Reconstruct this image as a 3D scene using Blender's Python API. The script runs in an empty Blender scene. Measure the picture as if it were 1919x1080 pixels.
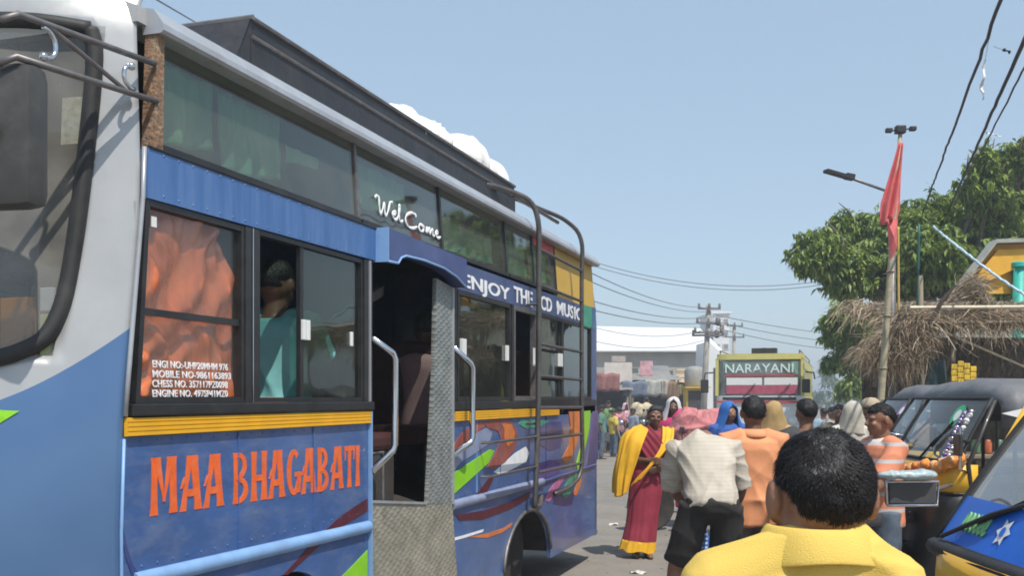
import bpy, bmesh, math, random
import numpy as np
from mathutils import Vector, Matrix, Euler, noise
R = math.radians
rnd = random.Random(7)
SC = bpy.context.scene
COL = SC.collection

# ------------------------------------------------------------------ camera, world, sun, exposure
F_PX, CX, HY, EYE = 1900.0, 959.5, 745.0, 1.6      # focal length in photo pixels, centre column, horizon row, eye height
cam_d = bpy.data.cameras.new('camera')
cam_d.sensor_width = 36.0
cam_d.lens = 36.0 * F_PX / 1919.0
cam_d.shift_y = (HY - 540.0) / 1919.0
cam_d.clip_start = 0.05
cam_d.clip_end = 3000.0
cam = bpy.data.objects.new('camera', cam_d)
COL.objects.link(cam)
cam.location = (0, 0, EYE)
cam.rotation_euler = (R(90), 0, 0)
SC.camera = cam

SUN_EL, SUN_AZ = R(60), math.atan2(0.50, -0.86)     # azimuth measured from +Y towards +X
world = bpy.data.worlds.new('World')
SC.world = world
world.use_nodes = True
wn = world.node_tree
bg = wn.nodes['Background']
sky = wn.nodes.new('ShaderNodeTexSky')
sky.sky_type = 'NISHITA'
sky.sun_disc = False
sky.sun_elevation = SUN_EL
sky.sun_rotation = SUN_AZ
sky.air_density = 1.0
sky.dust_density = 1.0
sky.ozone_density = 1.0
hazy = wn.nodes.new('ShaderNodeMix'); hazy.data_type = 'RGBA'      # thin white humidity over the whole sky
hazy.inputs[0].default_value = 0.55
wn.links.new(sky.outputs[0], hazy.inputs[6]); hazy.inputs[7].default_value = (3.3, 4.3, 5.25, 1)
wn.links.new(hazy.outputs[2], bg.inputs[0])
bg.inputs[1].default_value = 0.13
sun_d = bpy.data.lights.new('sun', 'SUN')
sun_d.energy = 4.0
sun_d.angle = R(0.53)
sun_d.color = (1.0, 0.95, 0.87)
sun = bpy.data.objects.new('sun', sun_d)
COL.objects.link(sun)
sdir = Vector((math.sin(SUN_AZ) * math.cos(SUN_EL), math.cos(SUN_AZ) * math.cos(SUN_EL), math.sin(SUN_EL)))
sun.rotation_euler = sdir.to_track_quat('Z', 'Y').to_euler()
sun.location = sdir * 60
SC.view_settings.view_transform = 'Standard'
SC.view_settings.look = 'None'
SC.view_settings.gamma = 1.0
SC.view_settings.use_curve_mapping = False
SC.view_settings.exposure = 0.28
SC.render.film_transparent = False
SC.cycles.filter_width = 1.8

def W(px, py, d):
    """a photo pixel at a depth in metres -> world point"""
    return Vector(((px - CX) / F_PX * d, d, EYE - (py - HY) / F_PX * d))

# ------------------------------------------------------------------ materials
def srgb(r, g, b):
    f = lambda c: (c / 255 / 12.92) if c <= 10 else ((c / 255 + 0.055) / 1.055) ** 2.4
    return (f(r), f(g), f(b))

MATS = {}
def mat(name, col, rough=0.6, metal=0.0, var=0.12, scale=6.0, bump=0.0, bscale=60.0, spec=0.5, dirt=0.0, dcol=(0.20, 0.16, 0.11), coat=0.0, dscale=3.0, stretch=(1, 1, 1)):
    if name in MATS: return MATS[name]
    m = bpy.data.materials.new(name); m.use_nodes = True
    nt = m.node_tree; N = nt.nodes; L = nt.links
    p = N['Principled BSDF']
    p.inputs['Roughness'].default_value = rough
    p.inputs['Metallic'].default_value = metal
    p.inputs['Specular IOR Level'].default_value = spec
    if coat: p.inputs['Coat Weight'].default_value = coat; p.inputs['Coat Roughness'].default_value = 0.12
    tc = N.new('ShaderNodeTexCoord'); mp = N.new('ShaderNodeMapping')
    L.new(tc.outputs['Object'], mp.inputs[0]); mp.inputs['Scale'].default_value = stretch
    nz = N.new('ShaderNodeTexNoise'); nz.inputs['Scale'].default_value = scale; nz.inputs['Detail'].default_value = 6; nz.inputs['Roughness'].default_value = 0.65
    L.new(mp.outputs[0], nz.inputs['Vector'])
    cr = N.new('ShaderNodeValToRGB')
    cr.color_ramp.elements[0].position = 0.3; cr.color_ramp.elements[1].position = 0.72
    cr.color_ramp.elements[0].color = tuple(max(0, c * (1 - var)) for c in col) + (1,)
    cr.color_ramp.elements[1].color = tuple(min(1, c * (1 + var) + var * 0.01) for c in col) + (1,)
    L.new(nz.outputs['Fac'], cr.inputs[0])
    out = cr.outputs[0]
    if dirt:
        n2 = N.new('ShaderNodeTexNoise'); n2.inputs['Scale'].default_value = dscale; n2.inputs['Detail'].default_value = 9; n2.inputs['Roughness'].default_value = 0.75
        L.new(mp.outputs[0], n2.inputs['Vector'])
        r2 = N.new('ShaderNodeValToRGB'); r2.color_ramp.elements[0].position = 0.48; r2.color_ramp.elements[1].position = 0.72
        r2.color_ramp.elements[0].color = (0, 0, 0, 1); r2.color_ramp.elements[1].color = (dirt, dirt, dirt, 1)
        L.new(n2.outputs['Fac'], r2.inputs[0])
        mx = N.new('ShaderNodeMix'); mx.data_type = 'RGBA'
        L.new(r2.outputs[0], mx.inputs[0]); L.new(out, mx.inputs[6]); mx.inputs[7].default_value = tuple(dcol) + (1,)
        out = mx.outputs[2]
        ad = N.new('ShaderNodeMath'); ad.operation = 'MULTIPLY_ADD'; L.new(r2.outputs[0], ad.inputs[0]); ad.inputs[1].default_value = 0.4; ad.inputs[2].default_value = rough
        L.new(ad.outputs[0], p.inputs['Roughness'])
    L.new(out, p.inputs['Base Color'])
    if bump:
        n3 = N.new('ShaderNodeTexNoise'); n3.inputs['Scale'].default_value = bscale; n3.inputs['Detail'].default_value = 4
        L.new(mp.outputs[0], n3.inputs['Vector'])
        bm = N.new('ShaderNodeBump'); bm.inputs['Strength'].default_value = bump; bm.inputs['Distance'].default_value = 0.02
        L.new(n3.outputs['Fac'], bm.inputs['Height']); L.new(bm.outputs[0], p.inputs['Normal'])
    MATS[name] = m
    return m

def nodes_of(m):
    return m.node_tree.nodes, m.node_tree.links, m.node_tree.nodes['Principled BSDF']

def base_out(m):
    return [l.from_socket for l in m.node_tree.links if l.to_node.type == 'BSDF_PRINCIPLED' and l.to_socket.name == 'Base Color'][0]

def striped(name, col, col2, axis, freq, width, rough=0.8, phase=0.0, **k):
    """a printed stripe pattern along one local axis over a base material"""
    m = mat(name, col, rough, **k)
    if m.get('done'): return m
    m['done'] = 1
    N, L, p = nodes_of(m)
    tc = N.new('ShaderNodeTexCoord'); sx = N.new('ShaderNodeSeparateXYZ'); L.new(tc.outputs['Object'], sx.inputs[0])
    mu = N.new('ShaderNodeMath'); mu.operation = 'MULTIPLY_ADD'; L.new(sx.outputs[axis], mu.inputs[0]); mu.inputs[1].default_value = freq; mu.inputs[2].default_value = phase
    fr = N.new('ShaderNodeMath'); fr.operation = 'FRACT'; L.new(mu.outputs[0], fr.inputs[0])
    lt = N.new('ShaderNodeMath'); lt.operation = 'LESS_THAN'; L.new(fr.outputs[0], lt.inputs[0]); lt.inputs[1].default_value = width
    mx = N.new('ShaderNodeMix'); mx.data_type = 'RGBA'
    o = base_out(m)
    L.new(lt.outputs[0], mx.inputs[0]); L.new(o, mx.inputs[6]); mx.inputs[7].default_value = tuple(col2) + (1,)
    L.new(mx.outputs[2], p.inputs['Base Color'])
    return m

def glass(name, tint, refl=1.0, rough=0.02, dust_glare=0.0, r0=0.05):
    if name in MATS: return MATS[name]
    m = bpy.data.materials.new(name); m.use_nodes = True
    N = m.node_tree.nodes; L = m.node_tree.links
    N.remove(N['Principled BSDF'])
    tr = N.new('ShaderNodeBsdfTransparent'); tr.inputs[0].default_value = tuple(tint) + (1,)
    gl = N.new('ShaderNodeBsdfGlossy'); gl.inputs['Roughness'].default_value = rough; gl.inputs[0].default_value = (refl, refl, refl, 1)
    lw = N.new('ShaderNodeLayerWeight'); lw.inputs[0].default_value = 0.5
    pw = N.new('ShaderNodeMath'); pw.operation = 'POWER'; L.new(lw.outputs['Facing'], pw.inputs[0]); pw.inputs[1].default_value = 4.0
    fr = N.new('ShaderNodeMath'); fr.operation = 'MULTIPLY_ADD'; L.new(pw.outputs[0], fr.inputs[0]); fr.inputs[1].default_value = 0.85; fr.inputs[2].default_value = r0
    tc = N.new('ShaderNodeTexCoord'); nz = N.new('ShaderNodeTexNoise'); nz.inputs['Scale'].default_value = 2.2
    L.new(tc.outputs['Object'], nz.inputs['Vector'])
    bp = N.new('ShaderNodeBump'); bp.inputs['Strength'].default_value = 0.06; bp.inputs['Distance'].default_value = 0.05
    L.new(nz.outputs['Fac'], bp.inputs['Height']); L.new(bp.outputs[0], gl.inputs['Normal'])
    mx = N.new('ShaderNodeMixShader'); L.new(fr.outputs[0], mx.inputs[0]); L.new(tr.outputs[0], mx.inputs[1]); L.new(gl.outputs[0], mx.inputs[2])
    out = mx.outputs[0]
    if dust_glare:  # diffuse veil: dust, and sky glare painted onto the windscreens
        df = N.new('ShaderNodeBsdfDiffuse'); df.inputs[0].default_value = (0.45, 0.43, 0.38, 1)
        n2 = N.new('ShaderNodeTexNoise'); n2.inputs['Scale'].default_value = 5; n2.inputs['Detail'].default_value = 8
        L.new(tc.outputs['Object'], n2.inputs['Vector'])
        mu = N.new('ShaderNodeMath'); mu.operation = 'MULTIPLY'; mu.inputs[1].default_value = dust_glare; L.new(n2.outputs['Fac'], mu.inputs[0])
        m2 = N.new('ShaderNodeMixShader'); L.new(mu.outputs[0], m2.inputs[0]); L.new(out, m2.inputs[1]); L.new(df.outputs[0], m2.inputs[2]); out = m2.outputs[0]
    L.new(out, N['Material Output'].inputs[0])
    MATS[name] = m
    return m

# ------------------------------------------------------------------ mesh builder
class MB:
    def __init__(s): s.v = []; s.f = []; s.m = []; s.cur = 0
    def add(s, vs, fs):
        o = len(s.v); s.v += [tuple(v) for v in vs]
        for f in fs: s.f.append(tuple(i + o for i in f)); s.m.append(s.cur)
        return s
    def box(s, x0, x1, y0, y1, z0, z1):
        return s.add([(x0, y0, z0), (x1, y0, z0), (x1, y1, z0), (x0, y1, z0), (x0, y0, z1), (x1, y0, z1), (x1, y1, z1), (x0, y1, z1)],
                     [(0, 3, 2, 1), (4, 5, 6, 7), (0, 1, 5, 4), (1, 2, 6, 5), (2, 3, 7, 6), (3, 0, 4, 7)])
    def cbox(s, x0, x1, y0, y1, z0, z1, c=0.01):
        """box with chamfered edges"""
        b = bmesh.new(); bmesh.ops.create_cube(b, size=1.0)
        for v in b.verts: v.co = Vector(((x0 + x1) / 2 + v.co.x * (x1 - x0), (y0 + y1) / 2 + v.co.y * (y1 - y0), (z0 + z1) / 2 + v.co.z * (z1 - z0)))
        bmesh.ops.bevel(b, geom=b.edges[:], offset=c, segments=2, affect='EDGES', profile=0.6)
        b.verts.index_update()
        s.add([v.co for v in b.verts], [[v.index for v in f.verts] for f in b.faces]); b.free(); return s
    def obox(s, a, b, w, h, up=(0, 0, 1)):
        """a bar from a to b, w across, h along up"""
        a = Vector(a); b = Vector(b); d = (b - a).normalized(); up = Vector(up); sd = d.cross(up)
        if sd.length < 1e-4: sd = d.cross(Vector((1, 0, 0)))
        sd.normalize(); u = sd.cross(d).normalized()
        vs = []
        for p in (a, b):
            for i, j in ((-1, -1), (1, -1), (1, 1), (-1, 1)): vs.append(p + sd * (w / 2 * i) + u * (h / 2 * j))
        return s.add(vs, [(0, 1, 2, 3), (7, 6, 5, 4), (0, 4, 5, 1), (1, 5, 6, 2), (2, 6, 7, 3), (3, 7, 4, 0)])
    def loft(s, rings, cap=True, closed=True):
        n = len(rings[0]); o = len(s.v); fs = []
        vs = [v for r in rings for v in r]
        for i in range(len(rings) - 1):
            for j in range(n if closed else n - 1):
                k = (j + 1) % n
                fs.append((i * n + j, i * n + k, (i + 1) * n + k, (i + 1) * n + j))
        if cap and closed:
            fs.append(tuple(range(n - 1, -1, -1))); fs.append(tuple((len(rings) - 1) * n + j for j in range(n)))
        return s.add(vs, fs)
    def tube(s, pts, r, n=8, cap=True):
        pts = [Vector(p) for p in pts]
        rs = list(r) if hasattr(r, '__len__') else [r] * len(pts)
        rings = []; prev = None
        for i, p in enumerate(pts):
            t = (pts[min(i + 1, len(pts) - 1)] - pts[max(i - 1, 0)]).normalized()
            if prev is None:
                a = t.orthogonal().normalized()
            else:
                a = prev - t * prev.dot(t)
                a = a.normalized() if a.length > 1e-5 else t.orthogonal().normalized()
            prev = a; b = t.cross(a)
            rings.append([p + (a * math.cos(2 * math.pi * k / n) + b * math.sin(2 * math.pi * k / n)) * rs[i] for k in range(n)])
        return s.loft(rings, cap)
    def limb(s, pts, rs, n=12):
        """tube with rounded ends, for joining by remeshing"""
        pts = [Vector(p) for p in pts]; P = []; Q = []
        d0 = (pts[0] - pts[1]).normalized(); d1 = (pts[-1] - pts[-2]).normalized()
        for a in (80, 55, 28): P.append(pts[0] + d0 * rs[0] * math.sin(R(a))); Q.append(rs[0] * math.cos(R(a)))
        P += pts; Q += list(rs)
        for a in (28, 55, 80): P.append(pts[-1] + d1 * rs[-1] * math.sin(R(a))); Q.append(rs[-1] * math.cos(R(a)))
        return s.tube(P, Q, n)
    def ell(s, c, rx, ry, rz, M=None, nu=16, nv=10):
        c = Vector(c); vs = []; fs = []
        for i in range(1, nv):
            th = math.pi * i / nv
            for j in range(nu):
                ph = 2 * math.pi * j / nu
                v = Vector((rx * math.sin(th) * math.cos(ph), ry * math.sin(th) * math.sin(ph), rz * math.cos(th)))
                if M: v = M @ v
                vs.append(c + v)
        t = Vector((0, 0, rz)); b = Vector((0, 0, -rz))
        if M: t = M @ t; b = M @ b
        vs += [c + t, c + b]; T = len(vs) - 2; B = T + 1
        for i in range(nv - 2):
            for j in range(nu):
                k = (j + 1) % nu
                fs.append((i * nu + j, (i + 1) * nu + j, (i + 1) * nu + k, i * nu + k))
        for j in range(nu):
            k = (j + 1) % nu
            fs.append((T, j, k)); fs.append((B, (nv - 2) * nu + k, (nv - 2) * nu + j))
        return s.add(vs, fs)
    def plate(s, poly, y0, y1, ax=1):
        """extrude an (a,b) outline between y0 and y1 along local axis ax (1: outline is x,z)"""
        def P(a, b, y): return (a, y, b) if ax == 1 else ((y, a, b) if ax == 0 else (a, b, y))
        n = len(poly)
        vs = [P(a, b, y0) for a, b in poly] + [P(a, b, y1) for a, b in poly]
        fs = [tuple(range(n)), tuple(range(2 * n - 1, n - 1, -1))] + [(i, i + n, (i + 1) % n + n, (i + 1) % n) for i in range(n)]
        return s.add(vs, fs)
    def lathe(s, prof, n=16, c=(0, 0, 0), axis=2):
        rings = []
        for r, z in prof:
            ring = []
            for k in range(n):
                a = 2 * math.pi * k / n; p = (r * math.cos(a), r * math.sin(a), z)
                if axis == 0: p = (p[2], p[0], p[1])
                if axis == 1: p = (p[0], p[2], p[1])
                ring.append((p[0] + c[0], p[1] + c[1], p[2] + c[2]))
            rings.append(ring)
        return s.loft(rings)
    def mesh(s, name, mats, smooth=False):
        me = bpy.data.meshes.new(name); me.from_pydata(s.v, [], s.f)
        for m in (mats if isinstance(mats, (list, tuple)) else [mats]): me.materials.append(m)
        if any(s.m): me.polygons.foreach_set('material_index', s.m)
        if smooth: me.polygons.foreach_set('use_smooth', [True] * len(me.polygons))
        b = bmesh.new(); b.from_mesh(me); bmesh.ops.recalc_face_normals(b, faces=b.faces[:]); b.to_mesh(me); b.free()
        me.update(); return me
    def obj(s, name, mats, parent=None, smooth=False, sharp=None, **props):
        me = s.mesh(name, mats, smooth or sharp is not None)
        if sharp is not None: me.set_sharp_from_angle(angle=R(sharp))
        return link(name, me, parent, **props)

def link(name, data, parent=None, **props):
    o = bpy.data.objects.new(name, data); COL.objects.link(o)
    if parent is not None: o.parent = parent
    for k, v in props.items(): o[k] = v
    return o

def thing(name, label, cat, loc=(0, 0, 0), rz=0.0, group=None, rot=None):
    o = bpy.data.objects.new(name, None); COL.objects.link(o)
    o.empty_display_size = 0.2
    o.location = loc; o.rotation_euler = rot if rot else (0, 0, rz)
    o['label'] = label; o['category'] = cat
    if group: o['group'] = group
    return o

def tag(o, label, cat, group=None, kind=None):
    o['label'] = label; o['category'] = cat
    if group: o['group'] = group
    if kind: o['kind'] = kind
    return o

def copy_tree(o, parent=None, **props):
    c = o.copy(); COL.objects.link(c)
    if parent is not None: c.parent = parent
    for k, v in props.items(): c[k] = v
    for ch in list(o.children): copy_tree(ch, c)
    return c

def fold(co, amp, freq, seed=0, n=5, aniso=(1, 1, 1)):
    """wrinkle height at each point: overlapping warped creases"""
    rs = np.random.RandomState(seed); d = np.zeros(len(co)); an = np.array(aniso)
    for i in range(n):
        k = rs.normal(size=3); k = k / np.linalg.norm(k) * freq * rs.uniform(0.6, 1.7) * an
        q = rs.normal(size=3) * freq * 0.6; q2 = rs.normal(size=3) * freq * 0.35
        ph, p2, p3 = rs.uniform(0, 6.28, 3)
        msk = 0.5 + 0.5 * np.sin(co @ q2 + p3)
        d += (1 - np.abs(np.sin(co @ k * 0.5 + ph + 1.1 * np.sin(co @ q + p2)))) ** 2 * msk
    return amp * (d / n * 2.6 - 0.12)

def displace(me, fn):
    n = len(me.vertices); co = np.zeros(n * 3); me.vertices.foreach_get('co', co); co = co.reshape(-1, 3)
    no = np.zeros(n * 3); me.vertex_normals.foreach_get('vector', no); no = no.reshape(-1, 3)
    co = co + no * fn(co)[:, None]
    me.vertices.foreach_set('co', co.ravel()); me.update()

def remesh(mb, name, mats, vox, parent=None, smooth=4, wr=None, post=None):
    """union of the closed pieces in mb as ONE continuous surface"""
    me = mb.mesh(name, mats, True)
    o = bpy.data.objects.new(name, me); COL.objects.link(o)
    md = o.modifiers.new('r', 'REMESH'); md.mode = 'VOXEL'; md.voxel_size = vox; md.use_smooth_shade = True
    if smooth:
        ms = o.modifiers.new('s', 'SMOOTH'); ms.factor = 0.5; ms.iterations = smooth
    dg = bpy.context.evaluated_depsgraph_get()
    me2 = bpy.data.meshes.new_from_object(o.evaluated_get(dg))
    o.modifiers.clear(); o.data = me2; bpy.data.meshes.remove(me); me2.name = name
    me2.materials.clear()
    for m in (mats if isinstance(mats, (list, tuple)) else [mats]): me2.materials.append(m)
    if wr: displace(me2, lambda c: fold(c, *wr) if not isinstance(wr, dict) else fold(c, **wr))
    if post: post(me2)
    me2.polygons.foreach_set('use_smooth', [True] * len(me2.polygons))
    if parent is not None: o.parent = parent
    return o

def catmull(pts, n=6):
    pts = [Vector(p) for p in pts]; out = []
    for i in range(len(pts) - 1):
        p0 = pts[max(i - 1, 0)]; p1 = pts[i]; p2 = pts[i + 1]; p3 = pts[min(i + 2, len(pts) - 1)]
        for k in range(n):
            t = k / n
            out.append(0.5 * ((2 * p1) + (p2 - p0) * t + (2 * p0 - 5 * p1 + 4 * p2 - p3) * t * t + (3 * p1 - p0 - 3 * p2 + p3) * t ** 3))
    out.append(pts[-1]); return out

def text(name, body, loc, rot, h, wid, m, parent, bold=0.0, ext=0.002, shear=0.0, xs=None):
    c = bpy.data.curves.new(name, 'FONT'); c.body = body; c.size = 1.0; c.extrude = 0.001; c.offset = bold; c.shear = shear
    c.resolution_u = 3
    o = link(name, c, parent); c.materials.append(m)
    bpy.context.view_layer.update()
    dx, dy = o.dimensions.x, o.dimensions.y
    me = bpy.data.meshes.new_from_object(o.evaluated_get(bpy.context.evaluated_depsgraph_get()))
    o2 = link(name, me, parent); o2.location = loc; o2.rotation_euler = rot; o2.scale = (wid / dx, h / dy, ext / 0.001)
    bpy.data.objects.remove(o); o2.name = name; o2['kind'] = 'thing' if parent is None else ''
    if parent is not None: del o2['kind']
    return o2
# ------------------------------------------------------------------ big blue bus: local x runs back along its side, y goes in, z up
BUS_ORIG = (-1.2808, 3.43); BUS_ROT = R(71.914)
_du = (math.cos(BUS_ROT), math.sin(BUS_ROT)); _dv = (-_du[1], _du[0])
def bus_at(px, py, v=0.0):
    """photo pixel -> (x, z) on the lengthwise plane y = v of the bus"""
    k = (px - CX) / F_PX
    u = (k * (BUS_ORIG[1] + v * _dv[1]) - BUS_ORIG[0] - v * _dv[0]) / (_du[0] - k * _du[1])
    Y = BUS_ORIG[1] + u * _du[1] + v * _dv[1]
    return u, EYE - (py - HY) * Y / F_PX
def bus_world(u, v, z):
    return Vector((BUS_ORIG[0] + u * _du[0] + v * _dv[0], BUS_ORIG[1] + u * _du[1] + v * _dv[1], z))

BLUE = (0.048, 0.112, 0.29)
m_blue = mat('bus_blue_paint', BLUE, 0.32, var=0.22, scale=2.2, spec=0.5, coat=0.35, bump=0.35, bscale=3.5, dirt=0.5, dcol=(0.20, 0.225, 0.29), dscale=3.5, stretch=(1, 1, 2.2))
m_navy = mat('bus_navy_paint', (0.035, 0.06, 0.20), 0.35, var=0.25, scale=3, coat=0.3, dirt=0.25, dcol=(0.16, 0.16, 0.2))
m_band = mat('bus_band_paint', (0.055, 0.145, 0.36), 0.38, var=0.25, scale=3, dirt=0.3, dcol=(0.22, 0.24, 0.3), stretch=(3, 1, 0.4))
m_light = mat('bus_light_blue_paint_and_sheen', (0.20, 0.36, 0.62), 0.4, var=0.2, scale=4, dirt=0.2)
m_yel = mat('bus_yellow_paint', (0.82, 0.42, 0.012), 0.4, var=0.10, scale=5, dirt=0.18, dcol=(0.35, 0.2, 0.05))
m_blk = mat('black_window_frame', (0.013, 0.013, 0.014), 0.4, var=0.4, scale=9, dirt=0.3, dcol=(0.10, 0.09, 0.08))
m_rub = mat('black_rubber', (0.015, 0.015, 0.015), 0.6, var=0.3, scale=8, dirt=0.35, dcol=(0.09, 0.085, 0.08))
m_silver = mat('silver_paint', (0.42, 0.44, 0.47), 0.36, 0.35, var=0.12, scale=6, dirt=0.4, dcol=(0.20, 0.15, 0.11), dscale=4)
m_white = mat('bus_white_paint', (0.62, 0.64, 0.66), 0.28, 0.15, var=0.08, scale=3, coat=0.4, dirt=0.35, dcol=(0.30, 0.26, 0.21), dscale=5)
m_rust = mat('rusty_strip', (0.24, 0.14, 0.08), 0.85, var=0.5, scale=22, bump=0.5, bscale=60, dirt=0.7, dcol=(0.45, 0.38, 0.3), dscale=16)
m_chrome = mat('chrome_steel', (0.62, 0.63, 0.65), 0.16, 1.0, var=0.08, scale=12)
m_steel = mat('grey_steel_tube', (0.20, 0.19, 0.19), 0.45, 0.6, var=0.3, scale=14, dirt=0.4, dcol=(0.14, 0.07, 0.05), dscale=10)
m_tarp = mat('black_roof_sheet', (0.022, 0.022, 0.027), 0.5, var=0.3, scale=5, bump=0.25, bscale=14, dirt=0.35, dcol=(0.10, 0.09, 0.085))
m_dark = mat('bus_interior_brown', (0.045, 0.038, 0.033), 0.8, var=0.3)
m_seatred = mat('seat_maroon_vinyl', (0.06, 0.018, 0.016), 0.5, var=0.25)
m_pink = mat('seat_pink_cloth', (0.62, 0.27, 0.2), 0.8, var=0.15)
m_tyre = mat('tyre_rubber', (0.022, 0.021, 0.02), 0.85, var=0.3, dirt=0.5, dcol=(0.13, 0.10, 0.075))
m_lite = mat('white_plastic', (0.75, 0.76, 0.74), 0.4, var=0.05)
m_letter = mat('white_lettering', (0.82, 0.83, 0.84), 0.5, var=0.12, scale=14)
m_orange = mat('orange_lettering', (0.80, 0.13, 0.02), 0.45, var=0.2, scale=14, dirt=0.45, dcol=(0.60, 0.24, 0.15), dscale=16)
m_green = mat('lime_paint', (0.24, 0.58, 0.015), 0.4, var=0.15, scale=5, dirt=0.15)
m_maroon = mat('maroon_paint', (0.09, 0.014, 0.025), 0.4, var=0.35, scale=6)
m_brick = mat('brick_red_paint', (0.30, 0.075, 0.055), 0.45, var=0.4, scale=9, dirt=0.3)
m_orpaint = mat('orange_paint', (0.62, 0.18, 0.045), 0.45, var=0.25, scale=7, dirt=0.25)
m_grayblue = mat('grey_blue_paint', (0.23, 0.27, 0.40), 0.4, var=0.25, scale=7, dirt=0.25)
m_purple = mat('purple_paint', (0.12, 0.07, 0.28), 0.4, var=0.4, scale=7)
m_teal = mat('bus_teal_paint', (0.05, 0.30, 0.20), 0.4, var=0.35, scale=7)
g_up = glass('dark_upper_glass', (0.66, 0.76, 0.70), 1.0, 0.03, dust_glare=0.16)
g_low = glass('green_tinted_glass', (0.36, 0.50, 0.44), 1.0, 0.02, dust_glare=0.05)
g_clear = glass('clear_pane', (0.94, 0.95, 0.94), 0.6, 0.02, dust_glare=0.04)
g_ws = glass('windscreen_glass', (0.62, 0.66, 0.68), 1.0, 0.03, dust_glare=0.62)  # pale veil is partly dust, partly sky reflection put into the colour

def plate_mat(name, col, col2):
    """pressed chequer plate: small raised lozenges at +-45 degrees, worn and dusty"""
    m = mat(name, col, 0.5, 0.45, var=0.25, scale=9, dirt=0.5, dcol=col2, dscale=5)
    N, L, p = nodes_of(m)
    tc = N.new('ShaderNodeTexCoord')
    hs = []
    for a, off in ((45, 0.0), (-45, 0.25)):
        mp = N.new('ShaderNodeMapping'); mp.inputs['Rotation'].default_value = (0, R(a), 0); mp.inputs['Scale'].default_value = (17, 17, 38); mp.inputs['Location'].default_value = (off, 0, off)
        L.new(tc.outputs['Object'], mp.inputs[0])
        v = N.new('ShaderNodeTexVoronoi'); v.inputs['Scale'].default_value = 1.0; v.inputs['Randomness'].default_value = 0.12
        L.new(mp.outputs[0], v.inputs['Vector']); hs.append(v.outputs['Distance'])
    mn = N.new('ShaderNodeMath'); mn.operation = 'MINIMUM'; L.new(hs[0], mn.inputs[0]); L.new(hs[1], mn.inputs[1])
    b = N.new('ShaderNodeBump'); b.invert = True; b.inputs['Strength'].default_value = 0.7; b.inputs['Distance'].default_value = 0.012
    L.new(mn.outputs[0], b.inputs['Height']); L.new(b.outputs[0], p.inputs['Normal'])
    return m
m_plate = plate_mat('chequer_plate', (0.34, 0.32, 0.26), (0.50, 0.45, 0.34))
m_post = plate_mat('chequer_post', (0.27, 0.29, 0.28), (0.42, 0.41, 0.36))

BUS = thing('bus', 'big blue bus with open doorway and roof rack filling the left half of the street', 'bus',
            (BUS_ORIG[0], BUS_ORIG[1], 0), BUS_ROT)

def offz(z):
    pts = [(0.30, -0.060), (1.15, -0.067), (1.54, -0.050), (2.29, 0.040), (2.93, 0.070), (3.2, 0.10)]
    for (a, b), (c, d) in zip(pts, pts[1:]):
        if z <= c: return b + (d - b) * max(0.0, (z - a) / (c - a))
    return pts[-1][1]
HALF = 1.1
def front(v, z):
    t = abs(1 - v / HALF)
    Fz = 0.30 + 0.10 * max(0, min(1, (2.1 - z) / 0.8))
    top = max(0.0, z - 2.86); 
    return offz(z) - Fz * (1 - t ** 3.6) + 1.6 * top * top
def tumble(z): return max(0.0, z - 2.3) * 0.07

# --- lower side skin
def arc(cx, cz, rx, rz, a0, a1, n=14):
    return [(cx + rx * math.cos(R(a0 + (a1 - a0) * i / n)), cz + rz * math.sin(R(a0 + (a1 - a0) * i / n))) for i in range(n + 1)]
b = MB()
b.plate([(offz(0.3), 0.30), (0.52, 0.30)] + arc(1.0, 0.40, 0.47, 0.44, 168, 12) + [(1.48, 0.30), (1.785, 0.30), (1.785, 1.466), (offz(1.466), 1.466), (offz(1.15), 1.15)], 0.0, 0.03)
b.obj('side_panel', m_blue, BUS)
b = MB()
b.plate([(2.925, 0.30), (3.93, 0.28)] + arc(4.53, 0.33, 0.60, 0.40, 176, 4) + [(5.14, 0.28), (6.72, 0.27), (6.72, 1.449), (2.925, 1.449)], 0.0, 0.03)
b.obj('side_panel', m_blue, BUS)
def ridge(x0, x1, z, h, d, name, m, z1=None):
    z1 = z if z1 is None else z1
    rings = []
    for x, zz in ((x0, z), (x1, z1)):
        rings.append([(x, 0.012, zz - h)] + [(x, -d * math.cos(R(a)), zz + h * math.sin(R(a))) for a in (-80, -50, -20, 10, 40, 65, 85)] + [(x, 0.012, zz + h)])
    MB().loft(rings).obj(name, m, BUS, smooth=False, sharp=50)
ridge(0.0, 1.783, 0.975, 0.03, 0.028, 'moulding', m_light, 0.945)  # sky reflection along the crease is put into the lighter moulding colours
ridge(2.93, 4.9, 0.935, 0.03, 0.028, 'moulding', m_grayblue, 0.925)
ridge(4.9, 6.70, 0.925, 0.012, 0.018, 'moulding', m_navy, 0.945)
# yellow ribbed stripe
for x0, x1, za, zb in ((-0.045, 1.79, 1.468, 1.531), (2.955, 5.36, 1.451, 1.513)):
    prof = []
    n = 4
    for i in range(n):
        z0 = za + (zb - za) * i / n; z1 = za + (zb - za) * (i + 1) / n; g = (z1 - z0) * 0.12
        prof += [(z0 + g * 0.2, -0.011), (z0 + g, -0.017), (z1 - g, -0.017), (z1 - g * 0.2, -0.011)]
    prof = [(za, 0.002)] + prof + [(zb, 0.002)]
    MB().loft([[(x, y, z) for z, y in prof] for x in (x0, x1)]).obj('stripe', m_yel, BUS)
# sill rails
MB().cbox(-0.028, 1.812, -0.024, 0.03, 1.535, 1.578, 0.006).obj('sill_rail', m_blk, BUS)
MB().cbox(2.93, 6.72, -0.020, 0.03, 1.517, 1.572, 0.006).obj('sill_rail', m_blk, BUS)

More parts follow.
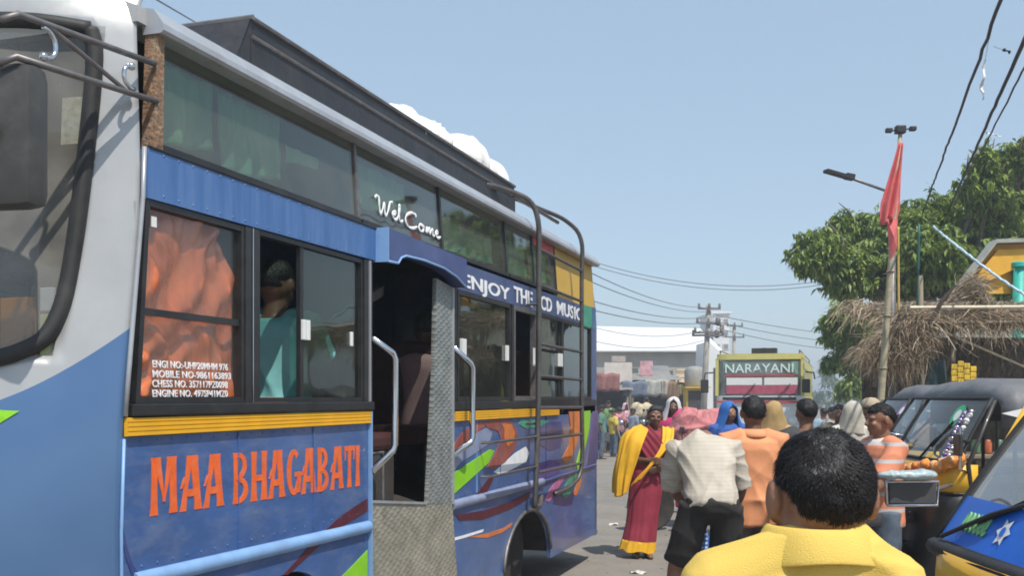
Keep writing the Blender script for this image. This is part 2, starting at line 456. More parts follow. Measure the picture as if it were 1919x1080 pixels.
# --- painted swooshes: thin proud vinyl cut-outs on the side sheet
def decal(pix, m, y=0.003, name='paint_swoosh', poly=None):
    P = poly or [bus_at(*p) for p in pix]
    MB().plate(P, -y, 0.0005).obj(name, m, BUS)
decal([(688, 935), (689, 958), (650, 982), (600, 1022), (556, 1062), (538, 1079), (530, 1079), (575, 1030), (630, 975), (660, 953)], m_maroon)
decal([(688, 1032), (688, 1092), (628, 1092), (650, 1072)], m_green)
decal([(846, 890), (880, 868), (918, 843), (926, 845), (915, 868), (885, 895), (846, 930)], m_green, 0.005)
decal([(846, 842), (862, 815), (885, 796), (905, 792), (908, 800), (893, 812), (872, 832), (858, 850), (846, 862)], m_brick)
decal([(905, 792), (930, 786), (955, 789), (966, 802), (970, 822), (962, 845), (945, 868), (922, 880), (912, 878), (928, 850), (938, 825), (932, 808), (912, 802)], m_brick, 0.004)
decal([(938, 794), (958, 796), (964, 812), (961, 828), (950, 838), (944, 822), (944, 806)], m_orpaint, 0.006)
decal([(846, 862), (872, 832), (893, 812), (912, 803), (922, 812), (916, 832), (890, 850), (862, 868), (847, 886)], m_grayblue, 0.0035)
decal([(925, 886), (945, 868), (965, 850), (985, 838), (992, 850), (985, 866), (960, 880), (938, 890)], m_letter, 0.0025)
decal([(1000, 795), (1030, 790), (1052, 792), (1056, 815), (1050, 838), (1030, 846), (1008, 832)], m_navy, 0.003)
decal([(975, 787), (1005, 787), (1030, 790), (1010, 800), (985, 804), (972, 796)], m_teal, 0.0045)
decal([(1065, 772), (1088, 771), (1087, 800), (1080, 832), (1070, 858), (1058, 868), (1052, 862), (1066, 835), (1069, 800)], m_orpaint, 0.004)
decal([(1093, 771), (1106, 770), (1104, 800), (1098, 830), (1088, 866), (1082, 884), (1079, 872), (1088, 838), (1092, 804)], m_green, 0.0055)
decal([(1000, 872), (1030, 862), (1054, 870), (1050, 885), (1026, 896), (1000, 898)], m_purple, 0.003)
decal([(1020, 938), (1030, 918), (1046, 897), (1056, 890), (1054, 902), (1040, 925), (1028, 942)], mat('pink_paint', (0.5, 0.16, 0.30), 0.45, var=0.3), 0.004)
decal([(1052, 930), (1060, 908), (1078, 884), (1088, 874), (1084, 892), (1072, 920), (1060, 936)], m_teal, 0.004)
decal([(1074, 928), (1082, 905), (1090, 890), (1088, 908), (1080, 930)], m_orpaint, 0.003)
decal([(853, 966), (905, 958), (955, 942), (993, 922), (992, 934), (955, 955), (905, 974), (860, 976)], m_maroon, 0.004)
decal([(884, 938), (900, 918), (920, 890), (926, 892), (914, 918), (902, 938)], m_maroon, 0.0055)
decal([(840, 1012), (870, 1004), (906, 993), (904, 998), (870, 1009), (840, 1017)], m_letter, 0.003)
decal([(878, 1008), (915, 1000), (945, 990), (960, 980), (957, 988), (940, 999), (912, 1009)], m_orpaint, 0.003)
decal([(229, 983), (232, 1000), (238, 1030), (248, 1060), (262, 1079), (246, 1079), (236, 1050), (229, 1020)], m_navy, 0.003)
decal([(1110, 772), (1120, 770), (1121, 860), (1110, 872), (1098, 876), (1104, 835)], m_navy, 0.003)

# --- seams, rivets, corner bead
def seam(x, z0, z1, m, w=0.006): MB().box(x, x + w, -0.0055, 0.0, z0, z1).obj('panel_seam', m, BUS)
seam(3.375, 0.975, 1.449, m_light); seam(0.62, 1.0, 1.464, m_blue, 0.005); seam(1.22, 1.0, 1.464, m_blue, 0.005); seam(5.0, 0.95, 1.449, m_navy); seam(3.85, 0.965, 1.449, m_blue, 0.005)
MB().tube([(offz(z) + 0.004, -0.004, z) for z in (1.535, 1.7, 1.9, 2.1, 2.29, 2.46)], 0.009, 6).obj('corner_bead', m_silver, BUS, smooth=True)
MB().tube([(offz(z) + 0.004, -0.002, z) for z in (0.6, 0.9, 1.15, 1.46)], 0.006, 6).obj('corner_bead', m_light, BUS, smooth=True)
rv = MB()
for x0, x1, z in ((0.0, 1.77, 1.452), (0.0, 1.77, 1.022), (2.96, 6.6, 1.437), (2.96, 6.6, 0.985), (0.10, 1.80, 2.447), (0.10, 1.80, 2.305)):
    for k in range(int((x1 - x0) / 0.085)): rv.ell((x0 + 0.04 + 0.085 * k, -0.016 if z > 2 else -0.001, z), 0.0048, 0.0035, 0.0048, nu=6, nv=4)
rv.obj('rivet', m_band, BUS, kind='stuff')
# --- name lettering: flared display capitals, each a cut-out
def stroke(x0, y0, x1, y1, w0, wm, w1):
    """flared stroke outline: wide ends, narrow waist (widths are horizontal)"""
    L = []; Rr = []
    for t, w in ((0, w0), (0.12, w0 * 0.82), (0.5, wm), (0.88, w1 * 0.82), (1, w1)):
        x = x0 + (x1 - x0) * t; y = y0 + (y1 - y0) * t
        L.append((x - w / 2, y)); Rr.append((x + w / 2, y))
    return L + Rr[::-1]
def hbar(x0, x1, y, h): return [(x0, y - h / 2), (x1, y - h / 2), (x1, y + h / 2), (x0, y + h / 2)]
def ringseg(cx, cy, rx, ry, w, h, a0, a1, n=10):
    o = [(cx + rx * math.cos(R(a0 + (a1 - a0) * i / n)), cy + ry * math.sin(R(a0 + (a1 - a0) * i / n))) for i in range(n + 1)]
    i_ = [(cx + (rx - w) * math.cos(R(a0 + (a1 - a0) * i / n)), cy + (ry - h) * math.sin(R(a0 + (a1 - a0) * i / n))) for i in range(n + 1)]
    return o + i_[::-1]
GL = {
 'M': (0.80, [stroke(.12, 0, .14, 1, .22, .15, .20), stroke(.66, 0, .64, 1, .24, .18, .22), stroke(.39, .22, .20, 1, .06, .12, .2), stroke(.39, .22, .58, 1, .06, .10, .2)]),
 'A': (0.66, [stroke(.09, 0, .30, 1, .18, .11, .2), stroke(.55, 0, .40, 1, .24, .20, .28), hbar(.18, .52, .32, .13), stroke(.04, .42, .16, .62, .05, .07, .1)]),
 'B': (0.58, [stroke(.12, 0, .12, 1, .24, .16, .24), ringseg(.20, .74, .28, .26, .14, .10, 90, -90), ringseg(.20, .26, .33, .26, .16, .10, 90, -90), hbar(.10, .24, .95, .10), hbar(.10, .24, .05, .10), hbar(.12, .26, .5, .09)]),
 'H': (0.62, [stroke(.12, 0, .12, 1, .24, .15, .22), stroke(.50, 0, .50, 1, .24, .16, .22), hbar(.14, .48, .46, .12)]),
 'G': (0.60, [ringseg(.33, .5, .30, .5, .18, .12, 50, 330, 16), stroke(.54, .05, .54, .48, .12, .14, .24), hbar(.36, .62, .45, .10)]),
 'T': (0.52, [stroke(.26, 0, .26, .93, .22, .13, .20), hbar(.0, .52, .94, .12), stroke(.04, .66, .03, .96, .03, .06, .08), stroke(.48, .66, .49, .96, .03, .06, .08)]),
 'I': (0.26, [stroke(.13, 0, .13, 1, .24, .15, .24)]),
}
def sign_letters(s, x0, x1, zb0, zb1, h, m):
    tot = sum(GL[c][0] + 0.045 if c != ' ' else 0.26 for c in s); k = (x1 - x0) / tot; x = x0
    for c in s:
        if c == ' ': x += 0.26 * k; continue
        w, sts = GL[c]; mb = MB()
        zb = zb0 + (zb1 - zb0) * (x - x0) / (x1 - x0)
        for i, st in enumerate(sts):
            mb.plate([(x + a * k, zb + q * h) for a, q in st], -0.0018 - 0.0004 * i, 0.0)
        mb.obj('letter', m, BUS); x += (w + 0.045) * k
sign_letters('MAA BHAGABATI', 0.082, 1.70, 1.186, 1.158, 0.202, m_orange)
# white "Wel Come" script on the upper glass, "ENJOY THE CD MUSIC" over the rear windows
def script(paths, x0, z0, sx, sz, r, y):
    mb = MB()
    for p in paths:
        pts = catmull([(x0 + a * sx, 0, z0 + q * sz) for a, q in p], 5)
        rs = [r * (0.65 + 0.6 * abs(math.sin(i * 0.35 + 0.6))) for i in range(len(pts))]
        mb.tube(pts, rs, 6)
    mb.v = [(a, y + (bb - y * 0) * 0.3 + tumble(c), c) for a, bb, c in mb.v]
    return mb
W_ = [[(.0, .85), (.06, 1.02), (.12, .95), (.12, .5), (.14, .05), (.20, .3), (.27, .75), (.27, .3), (.30, .05), (.38, .45), (.45, .95), (.52, 1.02)],
      [(.50, .28), (.58, .36), (.61, .48), (.56, .52), (.50, .36), (.53, .1), (.60, .06), (.68, .35), (.74, .8), (.76, .98), (.72, .98), (.70, .6), (.71, .15), (.77, .06), (.82, .2)]]
C_ = [[(.40, .82), (.38, .98), (.24, .98), (.06, .68), (.03, .3), (.12, .04), (.28, .06), (.42, .26)],
      [(.60, .48), (.52, .45), (.48, .25), (.54, .07), (.63, .14), (.66, .32), (.60, .48), (.70, .42)],
      [(.74, .1), (.78, .44), (.80, .44), (.79, .12), (.86, .44), (.90, .44), (.89, .12), (.96, .44), (1.0, .42), (1.0, .1), (1.06, .12)],
      [(1.10, .26), (1.18, .32), (1.20, .44), (1.14, .47), (1.10, .3), (1.14, .1), (1.22, .08), (1.30, .2)]]
script(W_, 1.90, 2.555, 0.42, 0.092, 0.0085, -0.004).obj('script_lettering', m_letter, BUS, smooth=True)
script(C_, 2.27, 2.545, 0.40, 0.092, 0.0085, -0.004).obj('script_lettering', m_letter, BUS, smooth=True)

# --- blue band above the lower windows, canopy over the door, rear band
b = MB(); b.plate([(0.055, 2.285), (1.84, 2.298), (1.84, 2.458), (0.06, 2.458)], -0.016, 0.03); b.obj('band_panel', m_band, BUS)
MB().tube([(0.06, -0.016, 2.462), (1.84, -0.016, 2.462)], 0.006, 6).obj('band_trim', m_blk, BUS)
can = [(1.845, 2.463), (1.845, 2.296), (1.96, 2.300), (2.00, 2.335), (2.06, 2.352), (2.3, 2.360), (2.6, 2.352), (2.80, 2.325), (2.92, 2.290), (2.97, 2.275), (2.99, 2.30), (2.97, 2.448)]
MB().plate(can, -0.085, 0.002).obj('door_canopy', [m_navy], BUS)
MB().plate([(1.838, 2.466), (1.838, 2.290), (1.844, 2.290), (1.844, 2.466)], -0.088, 0.0).obj('canopy_lit_end', m_light, BUS)  # lighter blue plate paints the sunlit end face of the canopy
MB().tube([(a, -0.085, c - 0.004) for a, c in can[1:10]], 0.007, 6).obj('canopy_lip', m_light, BUS, smooth=True)
MB().plate([(2.925, 2.275), (6.72, 2.275), (6.72, 2.446), (2.925, 2.446)], -0.002, 0.03).obj('band_panel', mat('bus_dusk_blue', (0.055, 0.085, 0.20), 0.4, var=0.3, scale=4, dirt=0.3, dcol=(0.16, 0.17, 0.2)), BUS)
for wd_, a_, c_ in (('ENJOY', 864, 953), ('THE', 962, 997), ('CD', 1012, 1033), ('MUSIC', 1042, 1088)):
    ua, uc = bus_at(a_, 560)[0], bus_at(c_, 560)[0]; text('slogan_lettering', wd_, (ua, -0.0045, 2.300), (R(90), 0, 0), 0.115, uc - ua, m_letter, BUS, bold=0.022, ext=0.0015)
MB().plate([bus_at(1091, 571), bus_at(1112, 577), bus_at(1112, 617), bus_at(1092, 611)], -0.006, -0.003).obj('paint_patch', m_teal, BUS)
MB().plate([bus_at(1108, 576), bus_at(1115, 578), bus_at(1115, 618), bus_at(1109, 617)], -0.009, -0.007).obj('paint_patch', m_blue, BUS)

# --- gutter, rust strip and roof
prof = [(0.045, 2.868), (-0.03, 2.868), (-0.042, 2.878), (-0.040, 2.90), (0.0, 2.955), (0.05, 2.965)]
MB().loft([[(x, y, z) for y, z in prof] for x in (0.105, 2.4, 4.6, 6.74)]).obj('roof_gutter', m_silver, BUS)
MB().plate([(0.092, 2.470), (0.142, 2.466), (0.150, 2.866), (0.112, 2.885)], -0.012, 0.04).obj('corner_strip', m_rust, BUS)
rings = []
for x in (0.06, 0.5, 2, 4, 6, 6.75, 6.95):
    dz = 0.03 if x > 6.8 else 0
    rings.append([(x, 0.03 + 2.14 * t, 2.955 + 0.14 * (1 - (2 * t - 1) ** 4) - dz) for t in [i / 14 for i in range(15)]] + [(x, 2.17 - 2.14 * t, 2.90) for t in (0, 0.5, 1)])
MB().loft(rings).obj('roof', mat('bus_roof_paint', (0.45, 0.46, 0.46), 0.5, var=0.1, dirt=0.4), BUS, sharp=40)

# --- upper windows with curtains
m_cur = mat('green_curtain', (0.30, 0.52, 0.39), 0.85, var=0.3, scale=5, dirt=0.4, dcol=(0.36, 0.40, 0.24), dscale=4, stretch=(3, 1, 0.5))
def gathers(c, seed):
    """soft sharp-crested creases running mostly down and across a hung cloth"""
    rs = np.random.RandomState(seed); x = c[:, 0]; z = c[:, 2]; d = np.zeros(len(c))
    for i in range(8):
        a = rs.uniform(-0.65, 0.65); f = rs.uniform(14, 46); w = x * math.cos(a) + z * math.sin(a) * 0.8
        w = w + 0.05 * np.sin(7 * x + 5 * z + i) + 0.03 * np.sin(17 * z - 6 * x + 2 * i)
        m = np.clip(0.5 + 0.9 * np.sin(rs.uniform(3, 7) * x + rs.uniform(3, 7) * z + rs.uniform(0, 6)), 0, 1)
        d += (0.5 + 0.5 * np.sin(w * f * 1.5 + rs.uniform(0, 6))) ** 1.5 * m / (1 + 0.035 * f)
    return d
def cloth(x0, x1, top, bot, y, n, amp, name, m, parent, seed, tum=True, wr=0.0, nz=14):
    """hanging cloth: top(x), bot(x) edges, n vertical folds"""
    nx = max(16, int((x1 - x0) * (150 if nz > 50 else 70))); vs = []; fs = []
    rs = random.Random(seed); ph = rs.uniform(0, 6)
    for i in range(nx + 1):
        t = i / nx; x = x0 + (x1 - x0) * t
        for k in range(nz + 1):
            q = k / nz; z = top(t) + (bot(t) - top(t)) * q
            yy = y + amp * (0.55 + 0.45 * q) * math.sin(ph + 6.283 * n * t + 0.8 * math.sin(3 * t + ph) + 0.5 * q)
            vs.append((x, yy + (tumble(z) if tum else 0), z))
    for i in range(nx):
        for k in range(nz):
            a = i * (nz + 1) + k; fs.append((a, a + 1, a + nz + 2, a + nz + 1))
    mb = MB().add(vs, fs); me = mb.mesh(name, m, True)
    if wr: displace(me, lambda c: -abs(wr) * 0.5 * gathers(c, seed))
    o = link(name, me, parent)
    md = o.modifiers.new('t', 'SOLIDIFY'); md.thickness = 0.002
    return o
UP = [(0.150, 1.690), (1.715, 2.800), (2.835, 4.04), (4.07, 4.72), (4.75, 5.36)]
CURT = [[(0.19, 0.60, 0.0, 0.03, 2), (0.66, 1.12, 0.0, 0.02, 4), (1.16, 1.45, 0.10, 0.16, 2)], [(1.76, 2.42, 0.03, 0.09, 3)], [(2.90, 3.95, 0.12, 0.01, 6)], [(4.1, 4.7, 0.08, 0.0, 4)], [(4.8, 5.3, 0.05, 0.0, 3)]]
for i, (x0, x1) in enumerate(UP):
    z0, z1 = 2.474, 2.868
    q = MB(); q.add([(x, tumble(z) + dy, z) for dy in (0.004, 0.010) for x, z in ((x0, z0), (x1, z0), (x1, z1), (x0, z1))], [(0, 1, 2, 3), (7, 6, 5, 4), (0, 4, 5, 1), (1, 5, 6, 2), (2, 6, 7, 3), (3, 7, 4, 0)])
    win = q.obj('upper_window', g_up, BUS)
    fr = MB()
    fr.add([(x, tumble(z) + dy, z) for dy in (-0.006, 0.03) for x, z in ((x1, z0), (x1 + 0.027, z0), (x1 + 0.027, z1), (x1, z1))], [(0, 1, 2, 3), (7, 6, 5, 4), (0, 4, 5, 1), (1, 5, 6, 2), (2, 6, 7, 3), (3, 7, 4, 0)])
    fr.obj('mullion', m_steel if i < 1 else m_blk, win)
    MB().obox(((x0), 0.002, z0 + 0.004), (x1, 0.002, z0 + 0.004), 0.02, 0.024).obj('gasket', m_blk, win)
    for j, (a, c, dt, db, n) in enumerate(CURT[i]):
        jag = rnd.uniform(-0.02, 0.02)
        cloth(a, c, lambda t, dt=dt: 2.84 - dt, lambda t, db=db, jag=jag: 2.50 + db + (0.10 * (1 - t) ** 3 if False else 0.0) + 0.035 * t + jag * math.sin(5 * t), 0.065, n, 0.018, 'curtain', m_cur, win, 10 * i + j, wr=0.02)
# rear blind panel: yellow with a red top strip
def tplate(x0, x1, z0, z1, d, name, m):
    MB().add([(x, tumble(z) + dy, z) for dy in (d, 0.03) for x, z in ((x0, z0), (x1, z0), (x1, z1), (x0, z1))], [(0, 1, 2, 3), (7, 6, 5, 4), (0, 4, 5, 1), (1, 5, 6, 2), (2, 6, 7, 3), (3, 7, 4, 0)]).obj(name, m, BUS)
m_ochre = mat('bus_ochre_paint', (0.58, 0.36, 0.06), 0.5, var=0.12, dirt=0.25)
tplate(5.39, 6.74, 2.450, 2.866, 0.0, 'blind_panel', m_ochre)
tplate(4.76, 5.34, 2.80, 2.864, -0.006, 'red_strip', mat('bus_red_paint', (0.5, 0.06, 0.05), 0.5, var=0.2))

# --- lower windows
def frame(x0, x1, z0, z1, t, y0, y1, lean=0.0, name='frame', m=None, parent=None):
    mb = MB()
    mb.add([(x, y, z) for y in (y0, y1) for x, z in ((x0, z0), (x0 + t, z0), (x0 + t + lean, z1), (x0 + lean, z1))], [(0, 1, 2, 3), (7, 6, 5, 4), (0, 4, 5, 1), (1, 5, 6, 2), (2, 6, 7, 3), (3, 7, 4, 0)])
    mb.box(x1 - t, x1, y0, y1, z0, z1)
    mb.add([(x, y, z) for y in (y0 + 0.001, y1 - 0.001) for x, z in ((x0 + t, z0), (x1 - t, z0), (x1 - t, z0 + t), (x0 + t, z0 + t))], [(0, 1, 2, 3), (7, 6, 5, 4), (0, 4, 5, 1), (1, 5, 6, 2), (2, 6, 7, 3), (3, 7, 4, 0)])
    mb.add([(x, y, z) for y in (y0 + 0.001, y1 - 0.001) for x, z in ((x0 + t + lean, z1 - t), (x1 - t, z1 - t), (x1 - t, z1), (x0 + t + lean, z1))], [(0, 1, 2, 3), (7, 6, 5, 4), (0, 4, 5, 1), (1, 5, 6, 2), (2, 6, 7, 3), (3, 7, 4, 0)])
    return mb.obj(name, m or m_blk, parent)
def pane(x0, x1, z0, z1, y, m, parent, name='pane'):
    return MB().box(x0, x1, y, y + 0.005, z0, z1).obj(name, m, parent)
# first window: fixed, orange satin cloth behind it
w1 = frame(0.0, 0.655, 1.579, 2.283, 0.022, -0.010, 0.035, 0.055, 'window', m_blk, BUS)
pane(0.02, 0.64, 1.595, 2.270, 0.010, g_clear, w1)
MB().box(0.035, 0.632, -0.002, 0.006, 1.883, 1.908).obj('window_bar', m_blk, w1)
m_satin = mat('orange_satin', (0.66, 0.165, 0.045), 0.22, var=0.35, scale=6, spec=0.9, dirt=0.4, dcol=(0.40, 0.05, 0.025), dscale=4, stretch=(1.6, 1, 0.7))  # dark red blotches put the shade of the folds into the colour
def satin_top(t): return 2.272 if t < 0.72 else 2.272 - 0.26 * ((t - 0.72) / 0.28) ** 1.3
cl = cloth(0.05, 0.67, satin_top, lambda t: 1.60, 0.060, 2.0, 0.010, 'orange_cloth', m_satin, w1, 5, tum=False, wr=0.058, nz=90)
for k, (s, wd) in enumerate((('ENGI NO:-UHP20MHM 976', 0.455), ('MOBILE NO-9861163893', 0.475), ('CHESS NO. 357117PZ0098', 0.455), ('ENGINE NO. 497SP41MZ0', 0.455))):
    text('notice_lettering', s, (0.105, 0.006, 1.705 - 0.0345 * k), (R(90), 0, 0), 0.026, wd, m_letter, w1, bold=0.012, ext=0.001)
MB().box(0.10, 0.128, 0.004, 0.007, 2.195, 2.232).obj('tag', m_lite, w1)
# double post
MB().box(0.656, 0.700, -0.014, 0.05, 1.579, 2.284).obj('window_post', m_blk, BUS)
MB().box(0.704, 0.710, -0.017, 0.05, 1.579, 2.284).obj('post_trim', m_chrome, BUS)
MB().box(0.714, 0.752, -0.014, 0.05, 1.579, 2.284).obj('window_post', m_blk, BUS)
# second window: left half open, right half green glass slid shut
w2 = frame(0.754, 1.715, 1.579, 2.288, 0.02, -0.006, 0.035, 0.0, 'window', m_blk, BUS)
pane(1.145, 1.696, 1.60, 2.268, 0.012, g_low, w2)
MB().box(1.115, 1.144, 0.004, 0.024, 1.60, 2.268).obj('sash_bar', m_blk, w2)
for a, c in ((1.118, 1.142), (1.152, 1.180)): MB().cbox(a, c, -0.012, 0.003 if a < 1.15 else 0.011, 1.855, 1.945, 0.003).obj('latch', m_lite, w2)
MB().cbox(1.60, 1.622, 0.0, 0.011, 1.85, 1.92, 0.003).obj('latch', m_lite, w2)
MB().box(1.717, 1.765, -0.012, 0.05, 1.579, 2.29).obj('window_post', m_blk, BUS)
MB().box(1.769, 1.778, -0.020, 0.05, 1.579, 2.29).obj('post_trim', m_silver, BUS)
MB().box(1.782, 1.812, -0.010, 0.06, 1.579, 2.29).obj('window_post', m_blk, BUS)
# rear windows
for x0, x1, lat in ((3.02, 4.085, (3.10, 3.14, 4.0)), (4.74, 6.55, (5.4, 5.47))):
    w = frame(x0, x1, 1.574, 2.272, 0.03, -0.006, 0.035, 0.0, 'window', m_blk, BUS)
    pane(x0 + 0.025, x1 - 0.025, 1.60, 2.245, 0.012, g_low, w)
    for a in lat: MB().cbox(a, a + 0.03, -0.010, 0.0115, 1.86, 1.97, 0.003).obj('latch', m_lite, w)
    if x0 > 4: MB().box(5.50, 5.56, 0.0, 0.03, 1.605, 2.24).obj('sash_bar', m_blk, w)
w = frame(4.14, 4.72, 1.574, 2.272, 0.035, -0.012, 0.035, 0.0, 'window', m_steel, BUS)
MB().cbox(4.60, 4.64, -0.022, -0.013, 1.84, 1.98, 0.003).obj('latch', m_lite, w)
MB().box(4.088, 4.137, -0.012, 0.05, 1.574, 2.272).obj('window_post', m_blk, BUS)
MB().box(6.553, 6.72, -0.004, 0.05, 1.574, 2.272).obj('window_post', m_navy, BUS)
MB().box(2.925, 3.015, -0.004, 0.05, 1.574, 2.272).obj('window_post', m_blk, BUS)

# --- door: chequer plate post and step riser, grab rails
MB().add([(x, y, z) for y in (-0.012, 0.012) for x, z in ((2.53, 0.985), (2.915, 0.945), (2.915, 2.272), (2.66, 2.30), (2.63, 1.75))], [(0, 1, 2, 3, 4), (9, 8, 7, 6, 5)] + [(i, i + 5, (i + 1) % 5 + 5, (i + 1) % 5) for i in range(5)]).obj('door_post', m_post, BUS)
MB().box(2.905, 2.924, -0.022, 0.03, 0.945, 2.27).obj('post_trim', m_silver, BUS)
MB().add([(1.80, -0.012, 1.062), (2.495, -0.012, 0.985), (2.915, -0.012, 0.945), (2.915, -0.055, 0.35), (1.80, -0.055, 0.35),
          (1.80, 0.03, 1.062), (2.495, 0.03, 0.985), (2.915, 0.03, 0.945), (2.915, 0.0, 0.35), (1.80, 0.0, 0.35)],
         [(0, 1, 2, 3, 4), (9, 8, 7, 6, 5)] + [(i, i + 5, (i + 1) % 5 + 5, (i + 1) % 5) for i in range(5)]).obj('step_riser', m_plate, BUS)
MB().obox((1.80, 0.005, 1.070), (2.50, 0.005, 0.992), 0.05, 0.014).obj('step_nosing', m_silver, BUS)
MB().box(1.786, 1.799, -0.018, 0.03, 0.36, 1.53).obj('door_trim', m_light, BUS)
for x, zz, dx in ((1.80, (1.90, 1.815, 1.335, 1.225), 0.125), (2.93, (1.905, 1.80, 1.33, 1.245), 0.15)):
    pts = [(x, -0.012, zz[0]), (x + dx * 0.9, -0.075, zz[1] + 0.012), (x + dx, -0.082, zz[1] - 0.02), (x + dx, -0.082, zz[2] + 0.02), (x + dx * 0.9, -0.075, zz[2] - 0.012), (x, -0.012, zz[3])]
    MB().tube(pts, 0.019, 10).obj('grab_rail', m_chrome, BUS, smooth=True)

# --- inside: floor, far wall with windows, ceiling, bulkhead, seats
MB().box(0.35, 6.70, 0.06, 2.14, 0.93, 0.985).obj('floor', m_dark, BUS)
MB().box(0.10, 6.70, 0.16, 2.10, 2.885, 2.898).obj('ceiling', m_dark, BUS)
fw = MB()
ws = [(0.4, 1.3), (1.5, 2.4), (2.6, 3.5), (3.7, 4.6), (4.8, 5.7)]
fw.box(-0.05, 6.72, 2.15, 2.20, 0.3, 1.6); fw.box(0.0, 6.72, 2.15, 2.20, 2.25, 2.9)
xs = [-0.0] + [q for w_ in ws for q in w_] + [6.72]
for i in range(0, len(xs), 2): fw.box(xs[i], xs[i + 1], 2.15, 2.20, 1.6, 2.25)
fw.obj('far_side', [m_blue], BUS)
for a, c in ws: pane(a, c, 1.6, 2.25, 2.17, glass('far_dark_glass', (0.10, 0.12, 0.11), 1.0), BUS, 'far_pane')
MB().plate([(1.83, 1.92), (1.87, 1.99), (2.60, 2.26), (2.60, 2.20)], 0.30, 0.335).obj('inside_brace', m_steel, BUS)
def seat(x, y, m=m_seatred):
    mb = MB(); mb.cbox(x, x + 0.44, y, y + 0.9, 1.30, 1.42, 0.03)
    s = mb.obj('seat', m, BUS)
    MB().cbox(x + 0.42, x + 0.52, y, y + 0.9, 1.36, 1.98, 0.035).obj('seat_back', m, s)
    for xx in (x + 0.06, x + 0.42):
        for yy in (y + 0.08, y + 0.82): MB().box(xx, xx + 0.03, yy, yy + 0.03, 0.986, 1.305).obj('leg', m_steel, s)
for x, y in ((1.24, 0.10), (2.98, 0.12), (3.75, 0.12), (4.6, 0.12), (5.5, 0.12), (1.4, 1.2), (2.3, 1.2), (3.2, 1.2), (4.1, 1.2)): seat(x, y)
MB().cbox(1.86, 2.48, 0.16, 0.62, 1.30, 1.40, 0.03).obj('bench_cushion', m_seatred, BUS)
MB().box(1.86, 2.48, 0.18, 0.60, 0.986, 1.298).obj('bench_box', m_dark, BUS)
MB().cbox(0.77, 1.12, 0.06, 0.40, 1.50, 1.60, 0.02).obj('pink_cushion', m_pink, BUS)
MB().tube([(1.90, 0.10, 0.99), (1.90, 0.10, 1.30), (2.16, 0.10, 1.30), (2.16, 0.10, 0.99)], 0.012, 6).obj('step_rail', m_steel, BUS)

# --- front: shell, windscreen, gasket, wiper, dashboard
def vl(z): return 0.105 + 0.065 * max(0, min(1, (2.86 - z) / 1.13))
ZR = [0.32, 0.6, 0.9, 1.15, 1.35, 1.5, 1.62, 1.70, 1.735, 1.85, 2.0, 2.2, 2.4, 2.6, 2.75, 2.85, 2.865, 2.90, 2.95, 3.0, 3.05]
fr = [0, 0.1, 0.25, 0.42, 0.6, 0.8, 1.0]
grid = []
for z in ZR:
    vv = [vl(z) * q for q in fr]; vv += [vl(z) + (HALF - vl(z)) * q for q in (0.04, 0.1, 0.2, 0.35, 0.55, 0.8, 1.0)]
    vv += [2 * HALF - q for q in vv[-2::-1]]
    grid.append([(front(v, z), v + (tumble(z) if v < HALF else -tumble(z)), z) for v in vv])
nv = len(grid[0]); vs = [p for r in grid for p in r]; fs = []
for i in range(len(ZR) - 1):
    for j in range(nv - 1):
        inws = 6 <= j < nv - 7 and 8 <= i < 16
        if inws: continue
        a = i * nv + j; fs.append((a, a + 1, a + nv + 1, a + nv))
m_front = mat('bus_front_paint', (0.42, 0.425, 0.425), 0.32, 0.30, var=0.10, scale=3, coat=0.4, dirt=0.35, dcol=(0.36, 0.34, 0.31), dscale=9)
N, L, p = nodes_of(m_front)
tc = N.new('ShaderNodeTexCoord'); sx = N.new('ShaderNodeSeparateXYZ'); L.new(tc.outputs['Object'], sx.inputs[0])
def mth(op, a, b_=None, c_=None):
    n = N.new('ShaderNodeMath'); n.operation = op
    for i, q in enumerate((a, b_, c_)):
        if q is None: continue
        if isinstance(q, (int, float)): n.inputs[i].default_value = q
        else: L.new(q, n.inputs[i])
    return n.outputs[0]
yv = mth('MINIMUM', sx.outputs[1], 0.44)
zb = mth('ADD', mth('MULTIPLY', mth('MULTIPLY', yv, yv), 1.4), mth('MULTIPLY_ADD', yv, -1.25, 1.835))
low = mth('LESS_THAN', sx.outputs[2], zb)
mx = N.new('ShaderNodeMix'); mx.data_type = 'RGBA'; o_ = base_out(m_front)
nb = N.new('ShaderNodeTexNoise'); nb.inputs['Scale'].default_value = 2.5; L.new(tc.outputs['Object'], nb.inputs['Vector'])
cb = N.new('ShaderNodeValToRGB'); cb.color_ramp.elements[0].color = (0.055, 0.125, 0.28, 1); cb.color_ramp.elements[1].color = (0.115, 0.215, 0.38, 1); L.new(nb.outputs['Fac'], cb.inputs[0])
L.new(low, mx.inputs[0]); L.new(o_, mx.inputs[6]); L.new(cb.outputs[0], mx.inputs[7]); L.new(mx.outputs[2], p.inputs['Base Color'])
me = MB().add(vs, fs).mesh('front_shell', m_front, True); fo = link('front_shell', me, BUS)
md = fo.modifiers.new('t', 'SOLIDIFY'); md.thickness = 0.02; md.offset = -1 if me.polygons[0].normal.x < 0 else 1
def on_front(v, z, d=0.0): return (front(v, z) - d, v - d * 0.6 * max(0, 1 - v / 0.25), z)
